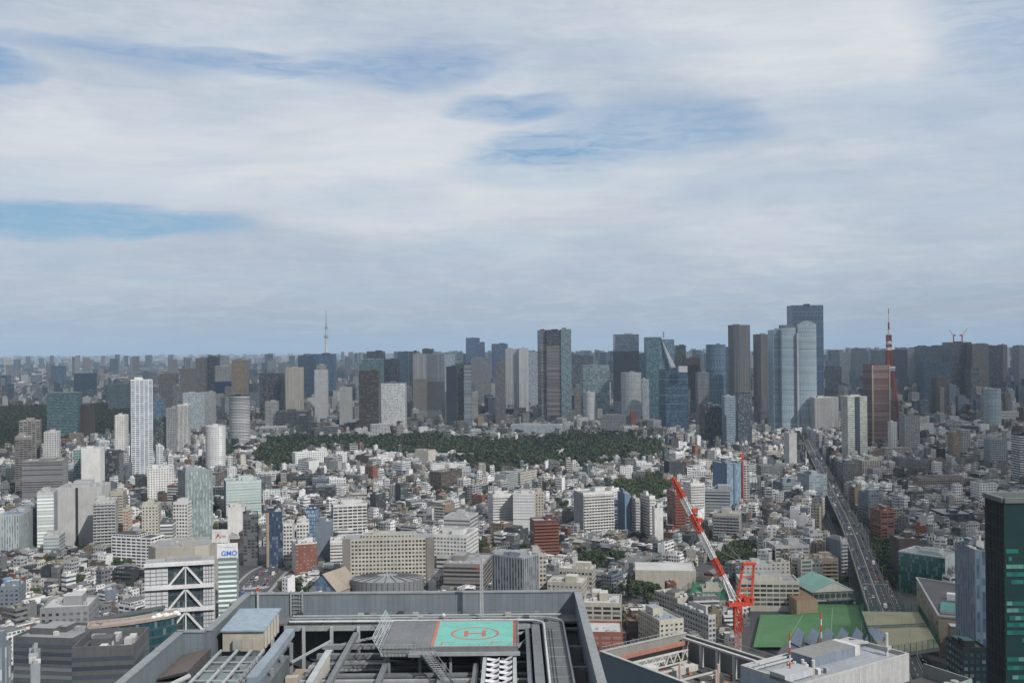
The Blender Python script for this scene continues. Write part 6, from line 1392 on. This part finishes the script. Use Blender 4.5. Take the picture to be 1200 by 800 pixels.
    for i in range(19):
        y = 147 + i * 1.4
        for s, (xa, xb) in enumerate(((-4.6, -2.5), (-2.5, -.4))):
            m = MB(); dz = .55 if (i + s) % 2 else -.25; m.poly([(xa, y, 158 - dz), (xb, y + .55, 158 + dz), (xb, y + 1.35, 158.2 + dz), (xa, y + .95, 158.15 - dz)], (.66, .67, .68)); m.poly([(xa, y + .95, 158.13 - dz), (xb, y + 1.35, 158.17 + dz), (xb, y + 1.45, 157.4), (xa, y + 1.05, 157.4)], (.22, .23, .24)); m.obj('folded_sheet', t)
    # lattice light mast behind the pad, lightning rod corner, ladder over the parapet
    mx, my = -6.1, 194.2; m = MB(); lattice(m, (mx, my, ZD), (mx, my, 169.6), .55, .45, 16, .09, [(.60, .62, .63)]); ms = m.obj('mast', t); m = MB(); m.tube((mx, my, 169.6), (mx, my, 171.3), .06, PALE, 6); m.box(mx - .7, my, 168.6, 169.0, .5, .35, 0, (.42, .04, .04), bottom=True); m.bar((mx, my, 168.8), (mx - 1, my, 168.8), .1, PALE); m.obj('beacon', ms)
    lx = -41.9; m = MB(); 
    for s in (-1.1, 1.1): m.bar((lx + s, 199.2, ZD), (lx + s, 199.2, ZT + .7), .28, PALE)
    for i in range(6): m.bar((lx - 1.1, 199.2, ZD + .5 + i * .72), (lx + 1.1, 199.2, ZD + .5 + i * .72), .13, PALE)
    for s in (-.55, .55): m.bar((lx + s, 199.2, ZD), (lx + s, 199.2, ZT + .2), .1, PALE)
    m.obj('parapet_ladder', t)
    m = MB(); m.bar((-49.3, 199.0, ZD + 1), (-49.3, 199.0, ZT + .8), .35, (.5, .52, .53)); m.bar((-49.3, 199, ZT + .8), (-49.3, 199, ZT + 1.5), .4, (.6, .10, .06)); m.obj('warning_light', t)
    m = MB(); m.tube((-13.2, 193.0, ZD), (-13.2, 193, ZD + 1.1), .09, PALE, 6); rings(m, -13.2, 193, [(ZD + 1.0, .1), (ZD + 1.3, .38), (ZD + 1.6, .32), (ZD + 1.8, .03)], 10, (.8, .8, .78)); m.obj('roof_lamp', t)
tower_roof()
# ---------------------------------------------------------------- open-roofed building and white-roofed building at the right
A34 = math.atan2(22, 32); 
def open_roof():
    fr = FR(28, 341, A34); W, Dp, Z = 39.0, 46.0, 110.0; e = lambda u, v_, z=0: fr(u, -v_, z)
    t = thing('office_building', 'grey building with an open roof well of white trusses and columns', 'office building', fr(W / 2, -Dp / 2)); LMK.append((780, 775, 'the open-roofed grey building'))
    P_ = [e(0, Dp)[:2], e(W, Dp)[:2], e(W, 0)[:2], e(0, 0)[:2]]
    m = MB(); m.prism(P_, 0, Z - 9, (.16, .18, .20), (.06, .08, .1), (.5, .9, 0), 4, 4, top=(.12, .115, .11)); m.obj('wall', t)
    def sw(a, b, z0, z1, th, col=None, mat=None, cop=(.42, .44, .42), nm='screen_wall'):
        A, B = Vector(a), Vector(b); L = (B - A).length; an = math.atan2(B.y - A.y, B.x - A.x); c_ = (A + B) / 2; m = MB(); m.box(c_.x, c_.y, z0, z1, L, th, an, col or GRY); o = m.obj(nm, t, mat); m = MB(); m.box(c_.x, c_.y, z1 + .003, z1 + .3, L, th + .5, an, cop, bottom=True); m.obj('coping', o)
    pm = flat('dark_screen', (.095, .125, .145, 1), .5, 0, .3, .25, vscale=(1, 1, .15))
    sw(e(.4, 0), e(.4, Dp), Z - 9, Z, .7, mat=pm); sw(e(.8, .4), e(W - .5, .4), Z - 9, Z, .7, (.30, .29, .27)); sw(e(W, 0), e(W, Dp), Z - 9, Z - .8, .7, (.22, .23, .23))
    m = MB()
    for i in range(22): a = e(.8 + i * 1.75, .4, Z + .3); m.bar(a, (a[0], a[1], Z + 1.5), .12, (.35, .36, .35))
    m.bar(e(.8, .4, Z + 1.5), e(W, .4, Z + 1.5), .12, (.4, .4, .39)); m.bar(e(W, .4, Z + 1.5), e(W, Dp, Z + 1.5), .12, (.4, .4, .39)); m.obj('handrail', t)
    m = MB(); m.bar(e(2.5, 3, Z - 2.4), e(W - 2, 3, Z - 2.4), 1.2, (.40, .19, .14)); m.obj('rust_beam', t)
    for i in range(9):
        m = MB(); u0, u1 = 3 + i * 3.6, 3 + (i + 1) * 3.6; um = (u0 + u1) / 2; c_ = (.62, .62, .58)
        m.bar(e(u0, 5, Z - 4.2), e(u1, 5, Z - 4.2), .45, c_); m.bar(e(u0, 5, Z - 8), e(u1, 5, Z - 8), .45, c_); m.bar(e(u0, 5, Z - 8), e(um, 5, Z - 4.2), .4, c_); m.bar(e(um, 5, Z - 4.2), e(u1, 5, Z - 8), .4, c_); m.obj('truss_bay', t)
    for i in range(6): m = MB(); p = e(W - 3, 3 + i * 7.6); m.box(p[0], p[1], Z - 9, Z - 1.2, 1.1, 1.1, A34, (.52, .53, .53)); m.obj('column', t)
    m = MB(); m.bar(e(W - 3, 2, Z - 1.1), e(W - 3, Dp, Z - 1.1), 1.2, (.52, .51, .50), .6); m.obj('column_beam', t)
    for i in range(3): m = MB(); m.bar(e(4, 10 + i * 9, Z - 4), e(20 + i * 3, 10 + i * 9, Z - 4), .5, (.55, .55, .52)); m.obj('cross_beam', t)
    m = MB(); m.tube(e(12, 12, Z - 9), e(12, 12, Z - 4), 2.2, (.55, .55, .53), 14); m.obj('round_tank', t)
    rr = random.Random(9)
    for i in range(34): m = MB(); p = e(rr.uniform(2, W - 5), rr.uniform(6, Dp - 3)); s = rr.uniform(.8, 3.0); m.box(p[0], p[1], Z - 9, Z - 9 + rr.uniform(.6, 3), s * 1.5, s, A34, rr.choice([(.5, .5, .48), (.30, .29, .27), (.08, .08, .08), (.42, .20, .12), (.6, .58, .52)])); m.obj('building_material', t)
    for u, v_ in ((15, 22), (19, 34), (24, 30)): m = MB(); p = e(u, v_); m.tube((p[0], p[1], Z - 9), (p[0], p[1], Z - 1), .4, (.56, .44, .38), 8); m.obj('pile_post', t)
    take(*fr(W / 2, -Dp / 2)[:2], W, Dp, A34, Z)
open_roof()
def white_roof():
    fr = FR(66.5, 305, A34); W, Dp, Z = 50.0, 22.0, 115.0; e = lambda u, v_, z=0: fr(u, -v_, z)
    t = thing('office_building', 'white-walled building with pale blue-grey roof and two striped masts', 'office building', fr(W / 2, -Dp / 2)); LMK.append((960, 772, 'the white-roofed building'))
    P_ = [e(0, Dp)[:2], e(W, Dp)[:2], e(W, 0)[:2], e(0, 0)[:2]]
    m = MB(); WW = (.50, .50, .495); m.prism(P_, 0, Z, WW, (.55, .55, .55), (.06, 1.01, 0), 3.2, 200, top=(.33, .355, .38), cols=[((.50, .50, .495), (.5, .5, .5), (.04, 1.01, 0)), None, None, ((.42, .48, .55), (.28, .33, .4), (.05, 1.01, 0))]); m.obj('wall', t)
    def pw(a, b, th=.6, z1=Z + 1.3):
        A, B = Vector(a), Vector(b); c_ = (A + B) / 2; m = MB(); m.box(c_.x, c_.y, Z - .01, z1, (B - A).length, th, math.atan2(B.y - A.y, B.x - A.x), (.50, .50, .495)); m.obj('parapet', t)
    pw(e(.3, .0), e(.3, Dp)); pw(e(.6, Dp - .3), e(W - .6, Dp - .3)); pw(e(.6, .3), e(W - .6, .3)); pw(e(W - .3, 0), e(W - .3, Dp))
    m = MB(); m.box(*e(28, 7)[:2], Z, Z + 3, 20, 9, A34, (.22, .26, .32), top=(.25, .25, .245)); m.obj('plant_house', t)
    m = MB(); m.box(*e(39.2, 7)[:2], Z + .01, Z + 2.9, 2.4, 9, A34, (.62, .62, .6)); m.obj('plant_house_end', t)
    m = MB(); m.box(*e(6, 14)[:2], Z + .3, Z + 2.4, 12, 5.5, A34, (.50, .52, .55), top=(.40, .42, .44)); m.obj('roof_hatch', t)
    for k in (1.5, 3.2): m = MB(); m.bar(e(1.2, k * 1.3, Z + 1), e(W * .42, k * 1.3, Z + 1), .5, (.5, .52, .54)); m.obj('roof_rail', t)
    for k in (2.2, 4): m = MB(); m.bar(e(40, k, Z + 1.6), e(W - 1, k + 4, Z + 1.6), .7, (.5, .51, .51)); m.obj('roof_rail', t)
    rr = random.Random(3)
    for i in range(16): m = MB(); p = e(rr.uniform(9, 19), rr.uniform(8, 17)); s = rr.uniform(.5, 1.5); m.box(p[0], p[1], Z, Z + s * 1.3, s, s, A34, rr.choice([(.7, .7, .7), (.4, .4, .4), (.12, .12, .12), (.5, .44, .36)])); m.obj('roof_unit', t)
    for i in range(4): m = MB(); p = e(12 + i * 1.8, 10 + (i % 2) * 2.4); m.tube((p[0], p[1], Z), (p[0], p[1], Z + 2.6), .5, (.62, .62, .6), 8); m.obj('vent_pipe', t)
    for (px, py0, py1), lab in (((919, 742, 782), 'striped'), ((996, 722, 762), 'striped')):
        pass
    for u, v_, h in ((6.5, 13, 12.5), (34, 2, 12)):
        p = e(u, v_); m = MB()
        for k in range(6): m.tube((p[0], p[1], Z + h * k / 6), (p[0], p[1], Z + h * (k + 1) / 6), .22, RED if k % 2 else WHT, 8)
        mo = m.obj('striped_mast', t); m = MB(); [m.bar((p[0] - .6, p[1], Z + h * k / 6), (p[0] + .6, p[1], Z + h * k / 6), .08, STEEL) for k in (3, 5)]; m.obj('mast_rung', mo)
    m = MB(); p = e(46, 17); m.tube((p[0], p[1], Z - 8), (p[0], p[1], Z + 7), .5, (.58, .6, .61), 8); m.box(p[0], p[1], Z + 2, Z + 3, 2, 2, A34, (.5, .5, .5), bottom=True); m.obj('exhaust_pipe', t)
    take(*fr(W / 2, -Dp / 2)[:2], W, Dp, A34, Z)
    t = thing('office_building', 'grey-green wall block with a notched edge at the bottom right of the white-roofed building', 'office building', fr(W + 1, -Dp - 6)); f2 = FR(*fr(26, -Dp - 1.2)[:2], A34); z = 112
    m = MB(); m.prism([f2(0, -16)[:2], f2(29, -16)[:2], f2(31, 1)[:2], f2(0, 1)[:2]], 0, z - 4, (.30, .32, .30), top=(.08, .08, .08)); m.obj('wall', t)
    m = MB(); m.bar(f2(0, -16, z - 2), f2(29, -16, z - 2), .5, (.30, .33, .31), 4); m.bar(f2(29, -16, z - 2), f2(31, 1, z - 2), .5, (.26, .29, .27), 4); m.obj('screen_wall', t)
    for i in range(8): m = MB(); p = f2(1.5 + i * 3.4, -13); m.tube((p[0], p[1], z - 4), (p[0], p[1], z - .6), 1.2, (.35, .36, .36), 10); m.obj('cooling_tower', t)
white_roof()
# ---------------------------------------------------------------- sawtooth skylights before the field
def sawtooth():
    t = thing('workshop_hall', 'hall with a row of tilted blue-grey skylight panels before the green field', 'hall', (*G3(970, 745, 20)[:2], 0)); LMK.append((968, 745, 'the tilted skylight panels'))
    B = spoly([(918, 752), (1022, 755), (1030, 775), (905, 775)], 14); m = MB(); m.prism(B[::-1], 0, 14, (.3, .3, .31), top=(.12, .12, .125)); m.obj('wall', t)
    for i in range(6):
        x = 925 + i * 17.2; w_ = 15 if i < 5 else 24; a, b, c_, d = G3(x, 751, 15), G3(x + w_ * .82, 757, 15), G3(x + w_ + 2, 741, 21), G3(x + 9, 733.5, 21)
        m = MB(); m.poly([a, b, c_, d], (.24, .29, .36)); m.poly([b, (b[0], b[1], 14), (c_[0], c_[1], 14), c_], (.10, .11, .12)); m.poly([a, (a[0], a[1], 14), (b[0], b[1], 14), b], (.10, .11, .13)); m.poly([d, c_, (c_[0], c_[1], 14), (d[0], d[1], 14)], (.12, .13, .15)); m.poly([a, d, (d[0], d[1], 14), (a[0], a[1], 14)], (.12, .13, .15)); m.obj('skylight', t)
    take(*G3(970, 752, 14)[:2], 66, 30, 0, 20)
sawtooth()
# ---------------------------------------------------------------- big red and white tower crane
def crane():
    D = 520; P = lambda px, py, d=0: Vector((PX(px, D + d, py), D + d, PZ(py, D + d, px))); base = P(864, 745); t = thing('tower_crane', 'big tower crane with red machinery and a long red and white lattice boom', 'crane', (base.x, D, 0)); LMK.append((864, 700, 'the big red crane'))
    m = MB(); a, b = Vector((base.x, D, 0)), P(864, 716); lattice(m, a, b, 2.6, 2.6, 34, .32, [(.45, .46, .46)] * 3 + [(.55, .3, .26)]); m.obj('mast', t)
    m = MB(); c_ = P(864, 738); lattice(m, c_, P(864, 708), 3.4, 3.4, 5, .5, [RED]); m.obj('climbing_frame', t)
    z0 = P(864, 706).z; x0 = base.x; m = MB(); m.box(x0 + 1, D, z0 - 1, z0 + 1, 13, 4.5, R(12), RED, bottom=True); rings(m, x0, D, [(z0 - 2.6, 2.4), (z0 - 1, 2.6)], 14, RED); m.obj('slewing_platform', t)
    m = MB(); m.box(x0 + 6.4, D + 1.4, z0 + 1.003, z0 + 2.6, 4, 4.2, R(12), (.55, .07, .035)); m.box(x0 + 2.2, D + 1, z0 + 1.003, z0 + 4.2, 3.5, 3.2, R(12), (.6, .08, .04)); m.tube((x0 + 4, D - 2, z0 + 2.6), (x0 + 4, D + 2.6, z0 + 2.6), 1.3, (.5, .06, .03), 12); m.obj('winch_house', t)
    m = MB(); m.box(x0 - 3.6, D - 1.6, z0 - .4, z0 + 2.3, 2, 2, R(12), (.75, .75, .73), bottom=True); m.box(x0 - 3.7, D - 2.65, z0 + .6, z0 + 1.9, 1.7, .12, R(12), (.03, .04, .05), bottom=True); m.obj('cab', t)
    top = P(878, 660); pts = [Vector((x0 - .6, D - 1.5, z0 + 1)), Vector((x0 - .6, D + 1.5, z0 + 1)), Vector((x0 + 7, D - 1.5, z0 + 1)), Vector((x0 + 7, D + 1.5, z0 + 1))]; m = MB()
    for i, p in enumerate(pts): q = top + Vector((-3 if i < 2 else 2.2, -1.2 if i % 2 == 0 else 1.2, 0)); m.bar(p, q, .5, RED)
    for f in (.33, .66):
        for i, j in ((0, 2), (1, 3), (0, 1), (2, 3)): qi = top + Vector((-3 if i < 2 else 2.2, -1.2 if i % 2 == 0 else 1.2, 0)); qj = top + Vector((-3 if j < 2 else 2.2, -1.2 if j % 2 == 0 else 1.2, 0)); m.bar(pts[i].lerp(qi, f), pts[j].lerp(qj, f), .3, RED)
    m.box(top.x - .4, D, top.z - .5, top.z + .7, 6.6, 3.2, 0, RED, bottom=True); m.obj('a_frame', t)
    foot = Vector((x0 - 1.2, D, z0 + 1.2)); tip = P(788, 559, 22); n = 8; cols = [WHT, WHT, RED, WHT, WHT, RED, WHT, RED]; k = 0
    segs = [(0, .20, WHT), (.20, .335, RED), (.335, .54, WHT), (.54, .69, RED), (.69, .83, WHT), (.83, 1, RED)]
    for f0, f1, c_ in segs: m = MB(); w0 = 2.3 if f0 < .9 else 2; lattice(m, foot.lerp(tip, f0), foot.lerp(tip, f1), w0, w0 if f1 < .99 else 1.5, max(3, int((f1 - f0) * 34)), .36, [c_], .24); m.obj('boom_section', t)
    m = MB(); up = Vector((1.6, 0, 3.0)); 
    for f in (.60, .68): m.box(*(foot.lerp(tip, f) + up)[:2], (foot.lerp(tip, f) + up).z - 1.2, (foot.lerp(tip, f) + up).z + .8, 2.6, 2, 0, RED, bottom=True)
    m.obj('boom_strut', t)
    m = MB(); a_ = top + Vector((-3, 0, .6)); [m.bar(a_ + Vector((0, s_, 0)), foot.lerp(tip, f_) + Vector((.8, s_, .9)), .1, (.25, .25, .25)) for s_ in (-.8, .8) for f_ in (.42, .92)]; m.bar(a_, foot.lerp(tip, .64) + up, .14, (.3, .3, .3)); m.bar(foot.lerp(tip, .64) + up, tip, .14, (.3, .3, .3)); m.obj('boom_rope', t)
    m = MB(); hk = Vector((tip.x, tip.y, tip.z - 26)); m.bar(tip, hk, .12, (.2, .2, .2)); m.box(hk.x, hk.y, hk.z - 1.6, hk.z, .7, .7, 0, RED, bottom=True); m.obj('hook', t)
    m = MB(); 
    for s in (-2.5, 2.5): m.bar(foot + Vector((s, -1.4, 0)), foot.lerp(tip, .17) + Vector((s * .3, -1.2, 0)), .4, WHT)
    m.obj('boom_stay', t); take(x0, D, 5, 5, 0, 60)
crane()
# conifers and other trees named one by one
for px, py, z, h, lab in ((737, 704, 0, 24, 'tall dark conifer before the pale gymnasium, left of its neighbour'), (757, 712, 0, 19, 'broader dark conifer before the pale gymnasium, right of its taller neighbour'), (700, 672, 0, 17, 'dark conifer beside the small blue-grey house'), (659, 690, 0, 12, 'small conifer behind the near cream school'), (669, 692, 0, 12, 'second small conifer right behind the near cream school')):
    x, y, _ = G3(px, py, 0); tree_jobs.append((x, y, h, px * .01, lab, True))
for px, py, h, lab in ((349, 697, 17, 'large dark green tree at the crossing below the red brick office'), (736, 745, 15, 'dark bushy tree right of the red-panelled hall'), (728, 738, 16, 'taller brownish green tree behind the red-panelled hall'), (785, 738, 10, 'small tree in the cream school yard'), (745, 700, 12, 'round tree between the two dark conifers'), (768, 700, 13, 'round tree right of the two dark conifers'), (840, 722, 8, 'small tree left of the big red crane')):
    x, y, _ = G3(px, py, 0); tree_jobs.append((x, y, h, px * .01, lab, False))
# ------------------------------------------------- build the fill
make_tree_meshes()
for x, y, h, sd_, lab, con in tree_jobs: tree_obj(x, y, h, sd_, 'conifer_tree' if con else 'tree', lab, con)
fill_near()
rngt = random.Random(3)
for i in range(2600):
    y = rngt.uniform(620, 2300); x = rngt.uniform(-.55, .55) * y
    trees.append((x, y, rngt.uniform(5, 10), rngt.random()))
tx = np.array([t[0] for t in trees]); ty = np.array([t[1] for t in trees]); tb = taken(tx, ty) | near_line(ROADC, tx, ty, 14)
for z_ in KEEP: tb |= inpoly(z_, tx, ty)
trees = [t for t, b in zip(trees, tb) if not b] + [t for t in tree_jobs2 if not taken(t[0], t[1])]
def bvh_pick():
    vs = []; fs = []; own = []
    def bx(cx, cy, w_, d, a, z0, z1, idn):
        p = rect(cx, cy, w_, d, a); b = len(vs)
        vs.extend([(q[0], q[1], z0) for q in p] + [(q[0], q[1], z1) for q in p])
        for f in ((0, 1, 5, 4), (1, 2, 6, 5), (2, 3, 7, 6), (3, 0, 4, 7), (4, 5, 6, 7)): fs.append(tuple(b + k for k in f)); own.append(idn)
    for i, r in enumerate(recs): bx(r['x'], r['y'], r['w'], r['d'], r['a'], 0, r['h'], ('r', i))
    for i, t in enumerate(trees): bx(t[0], t[1], t[2] * .7, t[2] * .7, .7, 0, t[2] * .95, ('t', i))
    for h_ in RECS_HERO: bx(h_[0], h_[1], h_[2], h_[3], h_[4], 0, h_[5], ('h', 0))
    for b in OCCL: bx(*b, ('h', 0))
    tr = BVHTree.FromPolygons(vs, fs); cnt = {}; pos = {}
    o = Vector((0, 0, H))
    for j in range(400, 800, 2):
        for i in range(0, 1200, 2):
            u, v_ = UV_(i, j); d = Vector((u, F, -v_)).normalized(); hit = tr.ray_cast(o, d)
            if hit[0] is not None:
                k = own[hit[2]]
                cnt[k] = cnt.get(k, 0) + 4
    return cnt
cnt = bvh_pick()
ORD = ['nearest', 'second nearest', 'third nearest', 'fourth nearest', 'fifth nearest', 'sixth nearest', 'seventh nearest', 'eighth nearest', 'ninth nearest', 'tenth nearest', 'eleventh nearest', 'twelfth nearest']
def place_words(items):
    """items: (screen x, screen y, description) -> a label that names one thing: description, order and side of the closest landmark"""
    grp = {}
    for n, (sx, sy, desc) in enumerate(items):
        best = sorted(((sx - a) ** 2 + 1.6 * (sy - b) ** 2, a, b, t) for a, b, t in LMK)[0]
        dx, dy = sx - best[1], sy - best[2]
        side = ('right of' if dx > 0 else 'left of') if abs(dx) > abs(dy) else ('in front of' if dy > 0 else 'behind')
        grp.setdefault((desc, side, best[3]), []).append((best[0], n))
    out = {}
    for (desc, side, lm), l in grp.items():
        for k, (_, n) in enumerate(sorted(l)):
            if len(l) == 1: out[n] = f"{desc} {side} {lm}"
            else: out[n] = f"{desc}, {ORD[k] if k < len(ORD) else 'number %d nearest' % (k + 1)} {side} {lm}"
    return [out[n] for n in range(len(items))]
def pick(kind, lim=300):
    l = [(cnt.get(('r', i), 0), i) for i, r in enumerate(recs) if r['k'] == kind]; l = [x for x in l if x[0] >= 12]; l.sort(reverse=True); return [i for _, i in l[:lim]]
chosen = {k: pick(k, 290) for k in ('house', 'apartment_building', 'office_building')}
rest = MB(); chosen_set = set(sum(chosen.values(), []))
def rest_P(n): return rest
for i, r in enumerate(recs):
    if i not in chosen_set: emit_rec(r, rest_P, False)
items = []; order = []
for k, ids in chosen.items():
    for i in ids:
        r = recs[i]; sx, sy = SCR(r['x'], r['y'], r['h']); size = ('small ' if r['w'] * r['d'] < 90 else 'broad ') if k == 'house' else ('low ' if r['h'] < 14 else 'tall ' if r['h'] > 22 else '')
        rf = ROOFS[r['ri']][0].replace(' ', '-') + ('-gabled ' if r['pit'] else '-roofed ')
        items.append((sx, sy, f"{size}{WALLS[r['wi']][0].replace(' ', '-')} {rf}{ {'house': 'house', 'apartment_building': 'flats', 'office_building': 'office'}[k]}")); order.append(i)
labs = place_words(items)
GR = dict(house='low houses filling the streets', apartment_building='mid-rise apartment buildings among the houses', office_building='small office buildings among the houses')
CT = dict(house='house', apartment_building='apartment building', office_building='office building')
for i, lab in zip(order, labs):
    r = recs[i]; big = cnt.get(('r', i), 0)
    root = thing(r['k'], lab, CT[r['k']], (r['x'], r['y'], 0), GR[r['k']]); PM = []
    def P(n, PM=PM, big=big):
        if n in ('cooling_unit', 'balcony', 'rooftop_box') or not any(a == n for a, _ in PM): PM.append((n, MB()))
        return [b for a, b in PM if a == n][-1]
    emit_rec(r, P, True)
    for n, b in PM: b.obj(n, root)
# trees
tl = sorted(((cnt.get(('t', i), 0), i) for i in range(len(trees))), reverse=True); tl = [i for c_, i in tl if c_ >= 8][:270]
labs = place_words([(*SCR(trees[i][0], trees[i][1], trees[i][2] * .7), 'small round leafy tree' if trees[i][2] < 7.5 else 'full leafy street tree') for i in tl])
for i, lab in zip(tl, labs): tree_obj(*trees[i], label=lab, group='trees between the buildings')
s_ = set(tl); rs = np.random.RandomState(8); out = []; protos = [leaf_cloud(rs, 120, .42, .42, .36, .58, .07, 7) for _ in range(6)]
for i, t in enumerate(trees):
    if i not in s_: out.append(protos[i % 6] * t[2] + np.array([t[0], t[1], 0]))
o = bpy.data.objects.new('distant_trees', plain_mesh('distant_trees', np.concatenate(out), LEAF)); COL.objects.link(o); o['kind'] = 'stuff'
# farther city
def hf_mid(rs, X, Y, f, n):
    z = rs.choice([9, 12, 16, 22, 30, 38], n, p=[.26, .26, .2, .14, .09, .05]) * rs.uniform(.85, 1.2, n); k = (rs.rand(n) < .05 * np.where(X < -.3 * Y, .35, 1)) & (Y > 2800); z[k] = rs.uniform(42, 92, k.sum()); k = (rs.rand(n) < .05 * (X > 500) * (Y > 2800)); z[k] = rs.uniform(35, 75, k.sum()); return z
def hf_far(rs, X, Y, f, n):
    z = rs.uniform(12, 38, n); c = np.exp(-((X / Y - .05) / .20) ** 2) + .45 * np.exp(-((X / Y - .42) / .12) ** 2) + .12; k = rs.rand(n) < .10 * c; z[k] = rs.uniform(60, 190, k.sum()) ; k = rs.rand(n) < .05; z[k] = rs.uniform(45, 90, k.sum()); return z
def hf_vfar(rs, X, Y, f, n):
    z = rs.uniform(10, 35, n); k = rs.rand(n) < .03; z[k] = rs.uniform(50, 130, k.sum()); return z
far_blocks(rest, 2640, 5600, 27, hf_mid, 1)
far_blocks(rest, 5600, 13500, 62, hf_far, 2)
far_blocks(rest, 13500, 34000, 150, hf_vfar, 3)
o = rest.obj('distant_buildings'); o['kind'] = 'stuff'
woodland('cemetery_wood', WOODS[:2], LEAFD, 10.0, (7, 18), 46, .12, 1)
woodland('small_woods', WOODS[2:], LEAF, 7.5, (8, 13), 110, .075, 2)
# ================================================================ UNSEEN HIGH CLOUD SHEET, added and shaped to shade the far city and the right side
CA = 5000.0; OX, OY = sv.x / sv.z * CA, sv.y / sv.z * CA
def shade_cloud_mat():
    m, g = newmat('cloud'); pos = g.n('ShaderNodeNewGeometry').outputs['Position']; sp = g.n('ShaderNodeSeparateXYZ'); g.l(pos, sp.inputs[0])  # opacity follows the ground areas that the added cloud should shade
    X = g.m('SUBTRACT', sp.outputs[0], OX); Y = g.m('SUBTRACT', sp.outputs[1], OY)
    P = g.comb(X, Y, 0.0); n1 = g.noise(P, .0011, 5, .6); n2 = g.noise(P, .00035, 3, .5)
    far = g.m('MULTIPLY', .60, g.ss(g.m('ADD', Y, g.m('MULTIPLY', g.m('SUBTRACT', n1, .5), 1400.0)), 2050, 2650))
    right = g.ss(g.m('ADD', g.m('SUBTRACT', X, g.m('ADD', g.m('MULTIPLY', Y, .27), 30.0)), g.m('MULTIPLY', g.m('SUBTRACT', n1, .5), 160.0)), 0, 90)
    k = g.m('MAXIMUM', far, right); hole = g.m('MULTIPLY', g.ss(n2, .50, .60), g.ss(Y, 2500, 3500)); k = g.m('MULTIPLY', k, g.m('SUBTRACT', 1.0, g.m('MULTIPLY', hole, .8)))
    a = g.m('MULTIPLY', k, CLOUD_A)
    tr = g.n('ShaderNodeBsdfTransparent'); tl_ = g.n('ShaderNodeBsdfTranslucent'); tl_.inputs[0].default_value = (.9, .9, .9, 1); mx = g.n('ShaderNodeMixShader'); g.l(a, mx.inputs[0]); g.l(tr.outputs[0], mx.inputs[1]); g.l(tl_.outputs[0], mx.inputs[2])
    o = g.n('ShaderNodeOutputMaterial'); g.l(mx.outputs[0], o.inputs[0]); return m
cx0, cx1, cy0, cy1 = OX - 7600, OX + 8200, OY + 100, OY + 13200; cm_ = MB(); nx, ny = 40, 34; rs_ = np.random.RandomState(4); hz_ = rs_.uniform(0, 120, (nx + 1, ny + 1)); hz_[0] = hz_[-1] = 0; hz_[:, 0] = hz_[:, -1] = 0
def cp_(i, j, s): return (cx0 + (cx1 - cx0) * i / nx, cy0 + (cy1 - cy0) * j / ny, CA + s * float(hz_[i, j]) * (1 if s > 0 else .4))
for i in range(nx):
    for j in range(ny):
        cm_.poly([cp_(i, j, 1), cp_(i + 1, j, 1), cp_(i + 1, j + 1, 1), cp_(i, j + 1, 1)], (1, 1, 1)); cm_.poly([cp_(i, j + 1, -1), cp_(i + 1, j + 1, -1), cp_(i + 1, j, -1), cp_(i, j, -1)], (1, 1, 1))
cm_.obj('unseen_shade_cloud', mat=shade_cloud_mat())['kind'] = 'structure'
# ================================================================ HAZE
hz = MB(); hz.box(0, 31000, -1, 720, 128000, 70000, 0, (1, 1, 1), bottom=True)
m_, g__ = newmat('haze'); vp = g__.n('ShaderNodeVolumePrincipled'); vp.inputs['Color'].default_value = (.60, .79, 1, 1); vp.inputs['Density'].default_value = HAZE_D; vp.inputs['Anisotropy'].default_value = .0
oo = g__.n('ShaderNodeOutputMaterial'); g__.l(vp.outputs[0], oo.inputs['Volume'])
ho = hz.obj('haze', mat=m_); ho['kind'] = 'stuff'
for o in bpy.data.objects:
    if '_base' in o: del o['_base']
